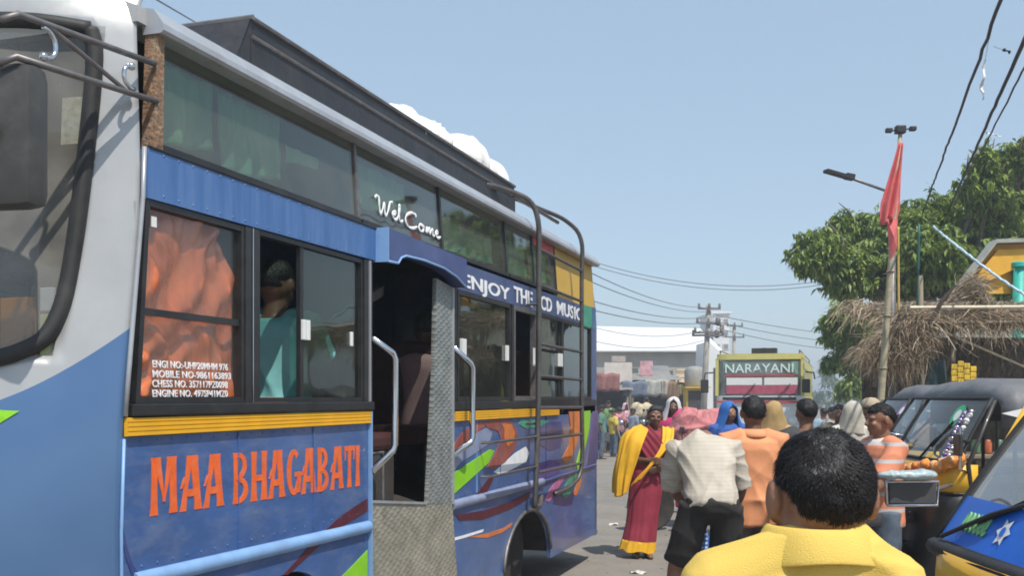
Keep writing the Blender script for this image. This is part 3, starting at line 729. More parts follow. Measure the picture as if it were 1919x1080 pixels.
# windscreen pane
gl = []
for z in ZR[8:17]:
    gl.append([(front(v, z) + 0.014, v, z) for v in [vl(z) + (2 * HALF - 2 * vl(z)) * q / 24 for q in range(25)]])
ws_ = MB().loft([r for r in gl], cap=False, closed=False); ws_.obj('windscreen', g_ws, BUS, smooth=True)
loop = [(0.135, 2.845), (0.4, 2.862), (1.1, 2.866), (1.8, 2.862), (2.065, 2.845), (2.085, 2.75), (2.045, 1.86), (1.98, 1.77), (1.8, 1.735), (1.1, 1.70), (0.42, 1.712), (0.24, 1.755), (0.172, 1.85), (0.150, 2.1), (0.122, 2.7), (0.135, 2.845)]
gp = catmull([on_front(v, z, 0.004) for v, z in loop], 6)
MB().tube(gp, 0.028, 8).obj('windscreen_gasket', m_rub, BUS, smooth=True)
MB().cbox(-0.16, 0.30, 0.26, 1.94, 1.56, 1.66, 0.02).obj('dashboard', mat('dash_grey', (0.10, 0.10, 0.11), 0.6), BUS)
MB().cbox(-0.11, -0.09, 0.32, 0.46, 1.66, 1.94, 0.004).obj('route_board', mat('orange_board', (0.80, 0.30, 0.02), 0.5, var=0.15), BUS, )
MB().cbox(-0.11, -0.09, 0.235, 0.29, 1.66, 1.88, 0.004).obj('route_board', mat('lime_board', (0.5, 0.55, 0.12), 0.5, var=0.15), BUS)
MB().cbox(-0.11, -0.095, 0.235, 0.29, 1.89, 1.97, 0.004).obj('route_board', m_lite, BUS)
stk = MB(); stk.add([on_front(v, z, -0.020) for v, z in ((0.150, 2.46), (0.215, 2.45), (0.215, 2.61), (0.150, 2.62))], [(0, 1, 2, 3)]); stk.obj('sticker', mat('paper_sticker', (0.6, 0.55, 0.38), 0.7, var=0.4, scale=40), BUS)
# green and navy paint marks low on the front
MB().add([on_front(v, z, 0.003) for v, z in ((0.23, 1.556), (0.30, 1.56), (0.42, 1.53), (0.42, 1.42), (0.33, 1.475), (0.26, 1.53))], [(0, 1, 2, 3, 4, 5)]).obj('paint_swoosh', m_green, BUS)
MB().add([on_front(v, z, 0.003) for v, z in ((0.345, 1.30), (0.45, 1.30), (0.45, 1.16), (0.37, 1.20))], [(0, 1, 2, 3)]).obj('paint_swoosh', m_navy, BUS)
# mirror on two welded arms with scroll work
e1 = Vector((0.10, -0.01, 2.76)); e2 = Vector((0.11, -0.01, 2.632)); out = Vector((-0.62, 0.045, -0.03))
def arm(a, t): return a + out * t
mir = MB().cbox(-0.055, 0.055, 0, 0.20, 0, 0.435, 0.045).obj('mirror', mat('mirror_shell', (0.055, 0.053, 0.05), 0.45, var=0.25, dirt=0.3, dcol=(0.16, 0.15, 0.13)), BUS, smooth=False)
mir.data.polygons.foreach_set('use_smooth', [True] * len(mir.data.polygons)); mir.data.set_sharp_from_angle(angle=R(50))
mir.location = (-0.415, 0.0, 2.165); mir.rotation_euler = (0, 0, R(8))
MB().lathe([(0.0, -0.03), (0.03, -0.03), (0.035, 0.0), (0.03, 0.03), (0.0, 0.03)], 12, (-0.06, 0.13, 0.22), 0).obj('mirror_knob', m_rub, mir, smooth=True)
ar = MB()
ar.tube([e1, arm(e1, 0.55), arm(e1, 0.92) + Vector((0, 0, 0.0)), arm(e1, 1.0) + Vector((0.0, 0.01, -0.03))], 0.011, 8)
ar.obj('mirror_arm', m_steel, BUS, smooth=True)
MB().tube([e2, arm(e2, 0.5), arm(e2, 0.95), arm(e2, 0.98) + Vector((0.0, 0.06, -0.02))], 0.011, 8).obj('mirror_arm', m_steel, BUS, smooth=True)
MB().tube([arm(e1, 0.76), arm(e2, 0.22)], 0.008, 8).obj('mirror_brace', m_steel, BUS)
def scroll(c, r, s, mname='scroll'):
    pts = [c + Vector((-1, 0.07, 0)) .normalized() * (r * q * math.cos(a)) + Vector((0, 0, r * 1.1 * q * math.sin(a))) for a, q in [(R(a0), 1.0 - 0.25 * i / 8) for i, a0 in enumerate([s + 200 * k / 9 for k in range(10)])]]
    mb = MB(); mb.tube(pts, 0.0075, 8); mb.ell(pts[-1], 0.014, 0.014, 0.014, nu=10, nv=6); mb.obj('mirror_scroll', m_chrome, BUS, smooth=True)
scroll(arm((e1 + e2) / 2, 0.77) + Vector((0, 0, 0.0)), 0.048, 80)
scroll(arm((e1 + e2) / 2, 0.19) + Vector((0, 0, -0.005)), 0.04, -110)

# --- tail: rounded rear end
pl = [(6.72, 0.0), (6.80, 0.004), (6.86, 0.02), (6.905, 0.06), (6.93, 0.13), (6.94, 0.4), (6.94, 1.8), (6.93, 2.07), (6.86, 2.18), (6.72, 2.2)]
rings = [[(x - 0.25 * max(0, z - 2.45) * (1 if x > 6.75 else 0.1) , (y + tumble(z) if y < 1.1 else y - tumble(z)), z) for x, y in pl] for z in (0.26, 0.6, 1.0, 1.45, 1.57, 2.27, 2.45, 2.7, 2.87, 2.96)]
MB().loft(rings, cap=False, closed=False).obj('rear_shell', m_navy, BUS, smooth=True)
MB().plate([(6.7, 0.0), (6.9, 0.02), (6.9, 2.18), (6.7, 2.2)], 0.262, 0.29, ax=2).obj('rear_skirt', m_navy, BUS)

# --- wheels and wells
m_well = mat('wheel_well', (0.03, 0.026, 0.022), 0.9, var=0.4, dirt=0.4, dcol=(0.10, 0.075, 0.05))
def wheel(cx, cz, r, y):
    mb = MB(); mb.lathe([(r * 0.62, 0.0), (r * 0.9, -0.005), (r * 0.985, 0.03), (r, 0.06), (r, 0.19), (r * 0.97, 0.23), (r * 0.62, 0.24)], 32, (cx, y, cz), 1)
    t = mb.obj('wheel', m_tyre, BUS, smooth=False, sharp=35)
    rim = MB(); rim.lathe([(0.0, 0.07), (r * 0.25, 0.05), (r * 0.33, 0.07), (r * 0.52, 0.09), (r * 0.6, 0.02), (r * 0.63, 0.02), (r * 0.63, 0.12), (0, 0.12)], 24, (cx, y, cz), 1); rim.obj('rim', m_steel, t, sharp=35)
wheel(4.53, 0.40, 0.40, 0.16); wheel(1.0, 0.42, 0.40, 0.06)
for cx in (1.0, 4.53):
    mb = MB(); mb.loft([[(cx + 0.64 * math.cos(R(a)), y, 0.33 + 0.52 * math.sin(R(a))) for a in range(0, 181, 15)] for y in (0.032, 0.55)], cap=False, closed=False)
    mb.box(cx - 0.64, cx + 0.64, 0.55, 0.58, 0.3, 0.9); mb.obj('wheel_well', m_well, BUS)
rimpts = arc(4.53, 0.33, 0.605, 0.405, 176, 4, 20)
MB().tube([(a, -0.006, c) for a, c in rimpts], 0.014, 6).obj('arch_trim', m_steel, BUS, smooth=True)
MB().box(0.2, 6.6, 0.35, 1.9, 0.45, 0.92).obj('chassis', m_well, BUS)

# --- roof rack and tail ladder
cz0, cz1 = 2.965, 3.245
rk = MB(); rk.box(0.95, 4.66, 0.148, 0.158, cz0, cz1 - 0.09); sidewall = rk.obj('roof_rack', m_tarp, BUS)
MB().box(0.95, 4.66, 0.156, 0.164, cz1 - 0.078, cz1 - 0.005).obj('rack_sheet', m_tarp, BUS)
MB().add([(0.95, 0.15, cz1), (0.95, 2.05, cz1), (0.80, 2.05, cz0), (0.80, 0.15, cz0), (0.962, 0.15, cz1), (0.962, 2.05, cz1), (0.812, 2.05, cz0), (0.812, 0.15, cz0)],
         [(0, 1, 2, 3), (7, 6, 5, 4), (0, 4, 5, 1), (1, 5, 6, 2), (2, 6, 7, 3), (3, 7, 4, 0)]).obj('rack_front', m_tarp, BUS)
MB().plate([(0.805, cz0), (0.95, cz0), (0.95, cz1)], 0.150, 0.156).obj('rack_gusset', m_tarp, BUS)
MB().box(0.95, 4.66, 2.045, 2.055, cz0, cz1).obj('rack_far_side', m_tarp, BUS)
MB().tube([(0.955, 0.152, cz1), (4.66, 0.152, cz1)], 0.012, 6).obj('rack_rail', m_steel, BUS)
MB().tube([(0.955, 0.146, cz1 - 0.084), (4.66, 0.146, cz1 - 0.084)], 0.010, 6).obj('rack_rail', m_steel, BUS)
MB().tube([(0.955, 0.14, cz1), (0.955, 2.05, cz1)], 0.012, 6).obj('rack_rail', m_steel, BUS)
for x in (1.2, 1.9, 2.6, 3.3, 4.0, 4.6): MB().box(x, x + 0.03, 0.160, 0.19, cz0 - 0.02, cz1 - 0.01).obj('rack_post', m_steel, BUS)
lm = mat('ladder_tube', (0.10, 0.095, 0.095), 0.45, 0.4, var=0.3, scale=12, dirt=0.4, dcol=(0.17, 0.11, 0.08))
lad = MB().tube(catmull([(4.0, 0.16, 3.13), (4.25, 0.10, 3.14), (4.40, -0.04, 3.08), (4.45, -0.10, 2.93), (4.47, -0.10, 2.6), (4.46, -0.10, 1.6), (4.38, -0.10, 0.86), (4.42, -0.08, 0.79), (4.62, -0.06, 0.76), (4.80, -0.02, 0.82)], 5), 0.021, 8).obj('ladder', lm, BUS, smooth=True)
MB().tube(catmull([(4.7, 0.16, 3.16), (5.2, 0.12, 3.17), (5.62, 0.0, 3.13), (5.77, -0.10, 2.98), (5.79, -0.10, 2.6), (5.79, -0.10, 1.6), (5.79, -0.10, 1.0), (5.6, -0.06, 0.84), (5.2, -0.02, 0.80)], 5), 0.019, 8).obj('ladder_rail', lm, lad, smooth=True)
MB().tube([(4.35, 0.06, 3.11), (5.58, 0.06, 3.11)], 0.016, 8).obj('rung', lm, lad)
for z in (2.72, 2.452, 2.005, 1.762, 1.520, 1.285, 1.030):
    MB().tube([(4.46, -0.10, z), (5.79, -0.10, z - 0.01)], 0.013, 8).obj('rung', lm, lad)
for z in (1.30, 1.075): MB().tube([(3.42, -0.015, z), (3.44, -0.085, z), (4.45, -0.10, z + 0.005)], 0.010, 8).obj('side_bar', lm, lad)
for z in (2.30, 1.40): MB().tube([(4.46, -0.10, z), (4.46, 0.0, z)], 0.010, 6).obj('standoff', lm, lad)

# sacks roped on the roof
def sack(name, label, loc, sx, sy, sz, m, rz=0, seed=1, vox=0.03, cat='sack', group=None, wr=0.05, n=3):
    mb = MB(); rs = random.Random(seed)
    for i in range(n):
        t = (i - (n - 1) / 2) / max(1, n)
        mb.ell((sx * t * 1.1, rs.uniform(-.08, .08) * sy, sz * 0.5 * rs.uniform(0.85, 1.1)), sx * 0.42, sy * 0.5, sz * 0.5 * rs.uniform(0.85, 1.1), nu=20, nv=12)
    o = remesh(mb, name, m, vox, None, 3, wr=(wr, 9.0 / max(sx, sz) * 0.9, seed, 6))
    o.location = loc; o.rotation_euler = (0, 0, rz)
    tag(o, label, cat, group); return o
m_sack = mat('white_sack_cloth', (0.80, 0.79, 0.76), 0.85, var=0.08, scale=8, bump=0.3, bscale=50)
def roof_sack(label, a, c, ytop, v, seed, sz):
    u0, u1 = bus_at(a, 250, v)[0], bus_at(c, 250, v)[0]; zt = bus_at((a + c) / 2, ytop, v)[1]
    sack('sack', label, bus_world((u0 + u1) / 2, v, zt - sz), (u1 - u0) * .78, .40, sz, m_sack, BUS_ROT, seed, .02, wr=0.055)
roof_sack('low white sack lying flat behind the black roof rack sheet', 722, 790, 214, 0.40, 3, 0.30)
roof_sack('bulging white sack heaped on the tail end of the bus roof', 836, 926, 270, 0.40, 8, 0.44)
# ------------------------------------------------------------------ ground and road
m_dust = mat('dusty_ground', (0.24, 0.20, 0.155), 0.95, var=0.3, scale=1.2, bump=0.6, bscale=30, dirt=0.5, dcol=(0.32, 0.27, 0.20), dscale=0.6)
m_road = mat('worn_asphalt', (0.215, 0.195, 0.170), 0.9, var=0.22, scale=0.9, bump=0.5, bscale=120, dirt=0.75, dcol=(0.31, 0.26, 0.205), dscale=0.8)
MB().add([(-900, -60, 0), (900, -60, 0), (900, 1500, 0), (-900, 1500, 0)], [(0, 1, 2, 3)]).obj('ground', m_dust, kind='structure')
def strip(v0, v1, u0, u1, z, n=30):
    vs = []; fs = []
    for i in range(n + 1):
        u = u0 + (u1 - u0) * i / n
        for v in (v0 + 0.15 * math.sin(u * 0.7), v1 + 0.2 * math.sin(u * 0.45 + 1)):
            p = bus_world(u, v, z); vs.append(p)
        if i: a = 2 * i - 2; fs.append((a, a + 1, a + 3, a + 2))
    return MB().add(vs, fs)
strip(7.4, -4.6, -30, 300, 0.004, 150).obj('road', m_road, kind='structure')
g_ = MB(); rr = random.Random(3)
for i in range(900):
    u = rr.uniform(2, 22); v = rr.gauss(-1.2, 1.6); p = bus_world(u, v, 0.006); s = rr.uniform(0.006, 0.022)
    g_.ell((p.x, p.y, p.z), s, s * 0.8, s * 0.5, nu=5, nv=3)
g_.obj('gravel', mat('grey_grit', (0.26, 0.23, 0.19), 0.9, var=0.3), kind='stuff')
m_litter = mat('paper_scrap', (0.6, 0.57, 0.5), 0.8, var=0.2)
for i, (px, py, lab) in enumerate([(1196, 1076, 'pale paper scrap lying on the road edge nearest the rear of the blue bus'), (1150, 985, 'small torn paper scrap on the road left of the woman in the sari'), (1180, 905, 'tiny paper scrap on the open asphalt beyond the bus tail')]):
    d = EYE * F_PX / (py - HY); p = W(px, py, d)
    mb = MB(); n = 5
    mb.add([((a - 2) * 0.035, (c - 2) * 0.025, 0.012 + 0.014 * math.sin(a * 1.9 + c + i)) for a in range(n) for c in range(n)], [(a * n + c, a * n + c + 1, (a + 1) * n + c + 1, (a + 1) * n + c) for a in range(n - 1) for c in range(n - 1)])
    o = mb.obj('paper_scrap', m_litter); o.location = (p.x, p.y, 0); o.rotation_euler = (0, 0, i * 1.3); tag(o, lab, 'litter', 'paper scraps on the road')

# ------------------------------------------------------------------ trees
def leaf_mat(name, dark, light, trans=0.35):
    m = bpy.data.materials.new(name); m.use_nodes = True; N = m.node_tree.nodes; L = m.node_tree.links
    p = N['Principled BSDF']; p.inputs['Roughness'].default_value = 0.45
    g = N.new('ShaderNodeNewGeometry'); cr = N.new('ShaderNodeValToRGB')
    cr.color_ramp.elements[0].color = dark + (1,); cr.color_ramp.elements[1].color = light + (1,)
    L.new(g.outputs['Random Per Island'], cr.inputs[0]); L.new(cr.outputs[0], p.inputs['Base Color'])
    t = N.new('ShaderNodeBsdfTranslucent'); L.new(cr.outputs[0], t.inputs[0])
    mx = N.new('ShaderNodeMixShader'); mx.inputs[0].default_value = trans
    L.new(p.outputs[0], mx.inputs[1]); L.new(t.outputs[0], mx.inputs[2]); L.new(mx.outputs[0], N['Material Output'].inputs[0])
    return m
m_leaf = leaf_mat('mango_leaf', (0.085, 0.15, 0.03), (0.34, 0.43, 0.09))
m_leaf2 = leaf_mat('young_leaf', (0.08, 0.16, 0.02), (0.27, 0.37, 0.06))
m_leaf3 = leaf_mat('far_leaf', (0.05, 0.08, 0.04), (0.10, 0.15, 0.07), 0.2)
m_bark = mat('bark', (0.14, 0.11, 0.085), 0.95, var=0.35, scale=8, bump=0.8, bscale=20)
def leaves(mb, c, rs, n, size, droop=0.5):
    """one spray of leaves about a twig tip"""
    tip = Vector((rs.uniform(-1, 1), rs.uniform(-1, 1), rs.uniform(-0.5, 0.6))).normalized()
    for k in range(n):
        d = (tip * 0.7 + Vector((rs.uniform(-1, 1), rs.uniform(-1, 1), rs.uniform(-1, 0.5))) * 0.9 - Vector((0, 0, droop))).normalized()
        sd = d.cross(Vector((rs.uniform(-.4, .4), rs.uniform(-.4, .4), 1))).normalized(); up = sd.cross(d)
        L_ = size * rs.uniform(0.65, 1.25); w = L_ * 0.19
        o = c + tip * rs.uniform(-1, 0.6) * size * 0.8
        a = o; m1 = o + d * L_ * 0.45 - Vector((0, 0, L_ * 0.04)); t = o + d * L_ - Vector((0, 0, L_ * 0.22))
        mb.add([a, m1 + sd * w + up * w * 0.35, m1 - sd * w + up * w * 0.35, t, m1], [(0, 4, 1), (0, 2, 4), (4, 3, 1), (4, 2, 3)])
def tree(name, label, base, trunk_top, blobs, n, size, lm, seed, nl=8, group=None, r0=0.25, droop=.5):
    rs = random.Random(seed); root = thing(name, label, 'tree', base, 0, group)
    B0 = Vector(base)
    mb = MB(); top = Vector(trunk_top) - B0
    mb.tube(catmull([(0, 0, -0.05), top * 0.35 + Vector((rs.uniform(-.2, .2), 0, 0)), top], 6), [r0 * (1 - 0.04 * i) for i in range(13)], 10)
    for c, r in blobs:
        e = Vector(c) - B0; mid = top.lerp(e, 0.5) + Vector((rs.uniform(-.3, .3), rs.uniform(-.3, .3), rs.uniform(-.1, .3)))
        mb.tube(catmull([top * 0.9, mid, e], 5), [r0 * 0.25 * (1 - 0.085 * i) + 0.008 for i in range(11)], 6)
        for k in range(5):
            q = e + Vector((rs.gauss(0, 1), rs.gauss(0, 1), rs.gauss(0, 1))) * r * 0.55
            mb.tube([mid.lerp(e, 0.6), mid.lerp(q, 0.8) + Vector((0, 0, 0.08)), q], [0.035, 0.022, 0.008], 5)
    mb.obj('trunk', m_bark, root, smooth=True)
    cr = MB(); vol = [r ** 2 for _, r in blobs]; tot = sum(vol)
    for (c, r), v in zip(blobs, vol):
        e = Vector(c) - B0
        for k in range(int(n * v / tot)):
            d = Vector((rs.gauss(0, 1), rs.gauss(0, 1), rs.gauss(0, 1))).normalized() * r * rs.uniform(0.35, 1.0) ** 0.6 * (1 + 0.22 * math.sin(3 * k)) * (1.3 if rs.random() < .12 else 1)
            d.z *= 0.85
            leaves(cr, e + d, rs, nl, size, droop)
    cr.obj('crown', lm, root, kind='stuff')
    return root
def blobs_px(L, d, jit=1.2, seed=1):
    rs = random.Random(seed); return [(W(x, y, d + rs.uniform(-jit, jit)), r * d / F_PX) for x, y, r in L]
big = [(1540, 470, 46), (1590, 436, 48), (1650, 440, 52), (1590, 512, 52), (1640, 500, 58), (1700, 440, 52), (1745, 412, 50), (1800, 410, 58), (1845, 350, 46), (1850, 300, 30), (1900, 330, 52),
       (1840, 440, 66), (1905, 410, 70), (1745, 480, 62), (1800, 510, 60), (1690, 530, 55), (1870, 520, 60), (1960, 380, 80), (1970, 480, 80), (1510, 492, 24), (1925, 290, 35)]
tree('leafy_tree', 'large dark leafy tree spreading over the stalls on the right', W(1800, 745, 21) * 1 - Vector((0, 0, 1.6)), W(1790, 610, 21), blobs_px(big, 21), 8200, 0.165, m_leaf, 4, 10, r0=0.28, droop=.35)
low = [(1585, 600, 40), (1620, 640, 42), (1565, 625, 24), (1600, 670, 34), (1645, 610, 40), (1560, 680, 18)]
tree('young_tree', 'brighter green lower tree left of the thatched stall, under the big tree', W(1625, 745, 27) - Vector((0, 0, 1.6)), W(1620, 690, 27), blobs_px(low, 27, 0.8), 1500, 0.20, m_leaf2, 9, 8, r0=0.13)
bush = [(1600, 720, 20), (1630, 725, 22), (1660, 705, 26), (1580, 730, 14), (1690, 700, 30), (1720, 690, 30)]
tree('dark_bush', 'dark bushy tree behind the crowd below the thatch eave', W(1650, 745, 40) - Vector((0, 0, 1.6)), W(1650, 735, 40), blobs_px(bush, 40, 1.0), 650, 0.33, m_leaf, 12, 7, r0=0.1)
fw_ = MB(); rs = random.Random(5)
for i in range(5200):
    px = rs.uniform(500, 2500); d = rs.uniform(120, 150)
    hgt = 3.0 + 1.2 * math.sin(px * 0.05) + 0.8 * math.sin(px * 0.13 + 1)
    p = W(px, 745, d); z = rs.uniform(0, 1) ** 0.7 * (hgt + (1.0 if 1540 < px < 1660 else -1.2))
    leaves(fw_, Vector((p.x, p.y, max(0.2, z))), rs, 5, 0.95, 0.2)
fw_.obj('distant_trees', m_leaf3, kind='stuff')

# ------------------------------------------------------------------ far buildings on the left of the road
m_wwall = mat('white_sheet_wall', (0.70, 0.71, 0.71), 0.6, var=0.06, scale=0.4, dirt=0.3, dcol=(0.5, 0.48, 0.44), dscale=0.3)
m_conc = mat('bare_concrete', (0.36, 0.34, 0.30), 0.9, var=0.2, scale=0.7, dirt=0.5, dcol=(0.24, 0.22, 0.19), dscale=0.5)
m_tan = mat('tan_plaster', (0.44, 0.36, 0.25), 0.9, var=0.2, scale=2, dirt=0.4)
m_tin = mat('tin_roof', (0.32, 0.31, 0.29), 0.55, 0.4, var=0.25, scale=2, dirt=0.6, dcol=(0.22, 0.15, 0.10), dscale=1.5)
m_dkopen = mat('opening_shade', (0.05, 0.045, 0.04), 0.9, var=0.4)  # near-black colour painting the shade inside openings
m_wood = mat('grey_wood', (0.22, 0.18, 0.13), 0.9, var=0.3, scale=6, stretch=(1, 1, 0.2))
m_pole = mat('pole_concrete', (0.36, 0.34, 0.31), 0.9, var=0.2, scale=4, dirt=0.4)
def zof(py, d): return EYE - (py - HY) * d / F_PX
def xof(px, d): return (px - CX) * d / F_PX
d = 66.0
t = thing('warehouse', 'long white warehouse with a pale sheet roof behind the row of shops', 'building', (xof(1200, d), d, 0))
x0 = xof(1050, d) - t.location.x; x1 = xof(1342, d) - t.location.x
MB().box(x0, x1, 0, 14, 0, zof(655, d)).obj('wall', m_conc, t)
MB().add([(x0 - .3, -0.5, zof(657, d)), (x1 + .3, -0.5, zof(657, d)), (x1 + .1, 6, zof(616, d + 6)), (x0 - .3, 6, zof(610, d + 6)), (x0 - .3, -0.5, zof(660, d)), (x1 + .3, -0.5, zof(660, d)), (x1 + .1, 6, zof(616, d + 6) - .1), (x0 - .3, 6, zof(610, d + 6) - .1)],
         [(0, 1, 2, 3), (7, 6, 5, 4), (0, 4, 5, 1), (1, 5, 6, 2), (2, 6, 7, 3), (3, 7, 4, 0)]).obj('roof', m_wwall, t)
d = 70.0
t = thing('white_tower', 'narrow tall white building with small dark windows behind the near utility pole', 'building', (xof(1352, d), d, 0))
w = (1366 - 1336) * d / F_PX / 2
MB().box(-w, w, 0, 5, 0, zof(588, d)).obj('wall', m_wwall, t)
MB().box(-w - .15, w + .15, -.15, 5.1, zof(588, d) + .002, zof(584, d)).obj('parapet', m_wwall, t)
for k, (xx, yy) in enumerate(((-.3, 602), (.3, 602), (-.3, 625), (.3, 625), (-.3, 650), (.3, 650), (.25, 680))):
    f = MB().box(xx - .22, xx + .22, -.04, .0, zof(yy + 6, d), zof(yy - 6, d)).obj('window', mat('window_trim', (.6, .6, .6), .6), t)
    MB().box(xx - .15, xx + .15, -.05, -.041, zof(yy + 4, d), zof(yy - 4, d)).obj('pane', mat('dusty_pane', (.25, .26, .27), .4), f)
t = thing('side_house', 'low white house wall with a dark doorway right of the near utility pole', 'building', (xof(1345, 60), 60, 0))
MB().add([(xof(a, 60) - xof(1345, 60), y, z) for y in (0, 4) for a, z in ((1322, 0), (1368, 0), (1362, zof(672, 60)), (1328, zof(640, 60)))], [(0, 1, 2, 3), (7, 6, 5, 4), (0, 4, 5, 1), (1, 5, 6, 2), (2, 6, 7, 3), (3, 7, 4, 0)]).obj('wall', m_wwall, t)
MB().box(-.25, .35, -.03, -.002, 0, zof(690, 60)).obj('door', m_dkopen, t)
# shop row
def shop(name, label, px0, px1, ytop, d, awn, wallm, roofm, sign=None, deep=3.0, yaw=0.0, signm=None, goods=None):
    xm = (xof(px0, d) + xof(px1, d)) / 2; w = (xof(px1, d) - xof(px0, d)) / 2; zt = zof(ytop, d)
    t = thing(name, label, 'shop', (xm, d, 0), yaw, 'shops along the far side of the road')
    MB().box(-w, w, 1.2, deep, 0, zt).obj('wall', wallm, t)
    MB().box(-w, -w + .12, 0, 1.2, 0, zt - .1).obj('side_wall', wallm, t); MB().box(w - .12, w, 0, 1.2, 0, zt - .1).obj('side_wall', wallm, t)
    MB().box(-w + .13, w - .13, 1.12, 1.19, 0, zt - .3).obj('shaded_opening', m_dkopen, t)  # dark sheet standing for the shaded shop opening
    za = awn
    n = max(6, int(w * 8)); rg = []
    for i in range(n + 1):
        x = -w - .1 + (2 * w + .2) * i / n; dz = 0.03 * (i % 2)
        rg.append([(x, -1.1, za - .42 + dz), (x, 1.2, za + dz + .05), (x, 1.2, za + dz + .075), (x, -1.1, za - .395 + dz)])
    MB().loft(rg).obj('awning', roofm, t)
    for x in (-w, w - .07): MB().box(x, x + .07, -1.0, -.93, 0, za - .40).obj('post', m_wood, t)
    if sign:
        s0, s1, y0, y1, txt = sign
        b_ = MB().box(s0, s1, -.12, -.06, zof(y0, d), zof(y1, d)).obj('signboard', signm, t)
        if txt: text('sign_lettering', txt, (s0 + .1, -.125, zof(y0, d) + .15), (R(90), 0, 0), (zof(y1, d) - zof(y0, d)) * .45, (s1 - s0) - .2, mat('sign_red', (.5, .05, .06), .5), b_, 0.01, .004)
    for k in range(goods or 0):
        g = MB(); h = rnd.uniform(.3, .7); x = -w + .3 + (2 * w - .6) * k / max(1, goods - 1); g.cbox(x - .22, x + .22, -.6, -.2, .0, h, .03)
        g.obj('goods', mat('goods%d' % (k % 4), [(.5, .1, .12), (.6, .55, .4), (.15, .2, .4), (.55, .4, .1)][k % 4], .7, var=.3), t)
    return t
m_sg1 = mat('faded_white_board', (.6, .55, .5), .7, var=.2, dirt=.4, dcol=(.4, .2, .2)); m_sg2 = mat('pink_board', (.55, .3, .33), .7, var=.3, scale=5)
m_ylw = mat('kiosk_yellow', (.68, .45, .05), .6, var=.15, dirt=.3)
shop('shop', 'shop with a faded whitish sign board, nearest the blue bus tail', 1095, 1178, 690, 46, zof(715, 46), m_conc, m_tin, (-.1, 1.15, 716, 680, None), signm=m_sg1, goods=4)
shop('shop', 'open shop with a small pink sign and a long sloping tin awning', 1180, 1266, 690, 48, zof(698, 48), m_conc, m_tin, (-.6, .0, 704, 677, None), signm=m_sg2, goods=5)
shop('shop', 'tan roofed stall with white posts, left of the near utility pole', 1262, 1312, 700, 50, zof(703, 50), m_tan, mat('tan_awning', (.46, .34, .2), .8, var=.2), (-.5, .5, 705, 692, None), signm=m_sg1, goods=3)
shop('shop', 'low brown roofed shop half hidden behind the bus tail', 1010, 1094, 700, 45, zof(712, 45), m_tan, m_tin, goods=3)
t = thing('yellow_kiosk', 'small yellow kiosk with a grey water tank at the foot of the near utility pole', 'kiosk', (xof(1306, 44), 44, 0))
MB().cbox(-.45, .45, 0, .9, .5, zof(728, 44), .02).obj('body', m_ylw, t); MB().box(-.55, .55, -.3, 1, zof(728, 44) + .002, zof(728, 44) + .06).obj('roof', m_ylw, t)
for x in (-.42, .36):
    MB().box(x, x + .06, .02, .08, 0, .5).obj('leg', m_wood, t); MB().box(x, x + .06, .8, .86, 0, .5).obj('leg', m_wood, t)
MB().box(-.38, .38, -.03, -.002, 1.05, zof(733, 44)).obj('hatch', m_dkopen, t)
o = MB().lathe([(.0, 0), (.42, 0), (.45, .05), (.45, .7), (.38, .85), (.12, .92), (0, .92)], 16).obj('water_tank', mat('grey_tank', (.27, .27, .26), .6), smooth=True)
o.location = (xof(1303, 45), 45.2, zof(728, 44) + .075); tag(o, 'grey round water tank on top of the yellow kiosk', 'water tank')

# clutter in front of the shops: cloth lines, crates, boards, tarpaulins
CT = [(.36, .15, .14), (.19, .23, .32), (.55, .45, .18), (.5, .5, .46), (.16, .30, .2), (.4, .22, .3), (.32, .2, .12)]
rq = random.Random(31)
HUE = ['red', 'blue', 'mustard', 'whitish', 'green', 'mauve', 'brown']
for k in range(12):
    px = 1126 + 14 * k + rq.uniform(-4, 4); dd = 43.5 + rq.uniform(-.6, .6); c = k % 7
    hgt = rq.uniform(.5, 1.1); w_ = rq.uniform(.28, .42)
    t = thing('crate_stack', '%s goods stacked before the shops, %s' % (HUE[c], ['nearest the bus tail', 'second from the bus tail', 'third from the bus tail', 'fourth from the bus tail', 'below the whitish sign', 'right of the whitish sign', 'left of the pink sign', 'under the pink sign', 'right of the pink sign', 'before the long tin awning', 'at the end of the tin awning', 'before the tan stall'][k]), 'goods', (xof(px, dd), dd, 0), rq.uniform(-.3, .3), 'goods piled before the shops')
    z = 0
    for j in range(3):
        h_ = hgt / 3; MB().cbox(-w_ + .03 * j, w_ - .04 * j, -.25, .25, z + .003, z + h_, .02).obj('crate', mat('clutter%d' % ((c + j * 2) % 7), tuple(q * .7 for q in CT[(c + j * 2) % 7]), .8, var=.3, scale=4), t); z += h_
for k, (px, py, w_, h_, lab) in enumerate(((1140, 700, 1.0, .8, 'reddish cloth hung under the whitish sign board'), (1192, 715, 1.2, .7, 'blue grey cloth hung under the pink sign'), (1232, 712, 1.1, .75, 'pale cloth hung under the long tin awning'), (1254, 715, .7, .8, 'brown cloth hung at the right end of the long tin awning'), (1290, 722, .8, .5, 'mustard cloth hung in the tan stall'))):
    dd = 45.3 + (2.2 if k > 2 else 0) * 0 - (.0 if k else 0.9)
    vs = []; fs = []
    for i in range(13):
        for j in range(6): vs.append((-w_ / 2 + w_ * i / 12, .05 * math.sin(i * 1.7 + j * .3), -h_ * j / 5 + .03 * math.sin(i)))
    for i in range(12):
        for j in range(5): a = i * 6 + j; fs.append((a, a + 1, a + 7, a + 6))
    o = MB().add(vs, fs).obj('hung_cloth', mat('clutter%d' % [0, 1, 3, 6, 2][k], tuple(q * .7 for q in CT[[0, 1, 3, 6, 2][k]]), .8, var=.3, scale=4), smooth=True); o.location = W(px, py, dd); o.modifiers.new('t', 'SOLIDIFY').thickness = .01; tag(o, lab, 'cloth', 'cloths hung along the shops')
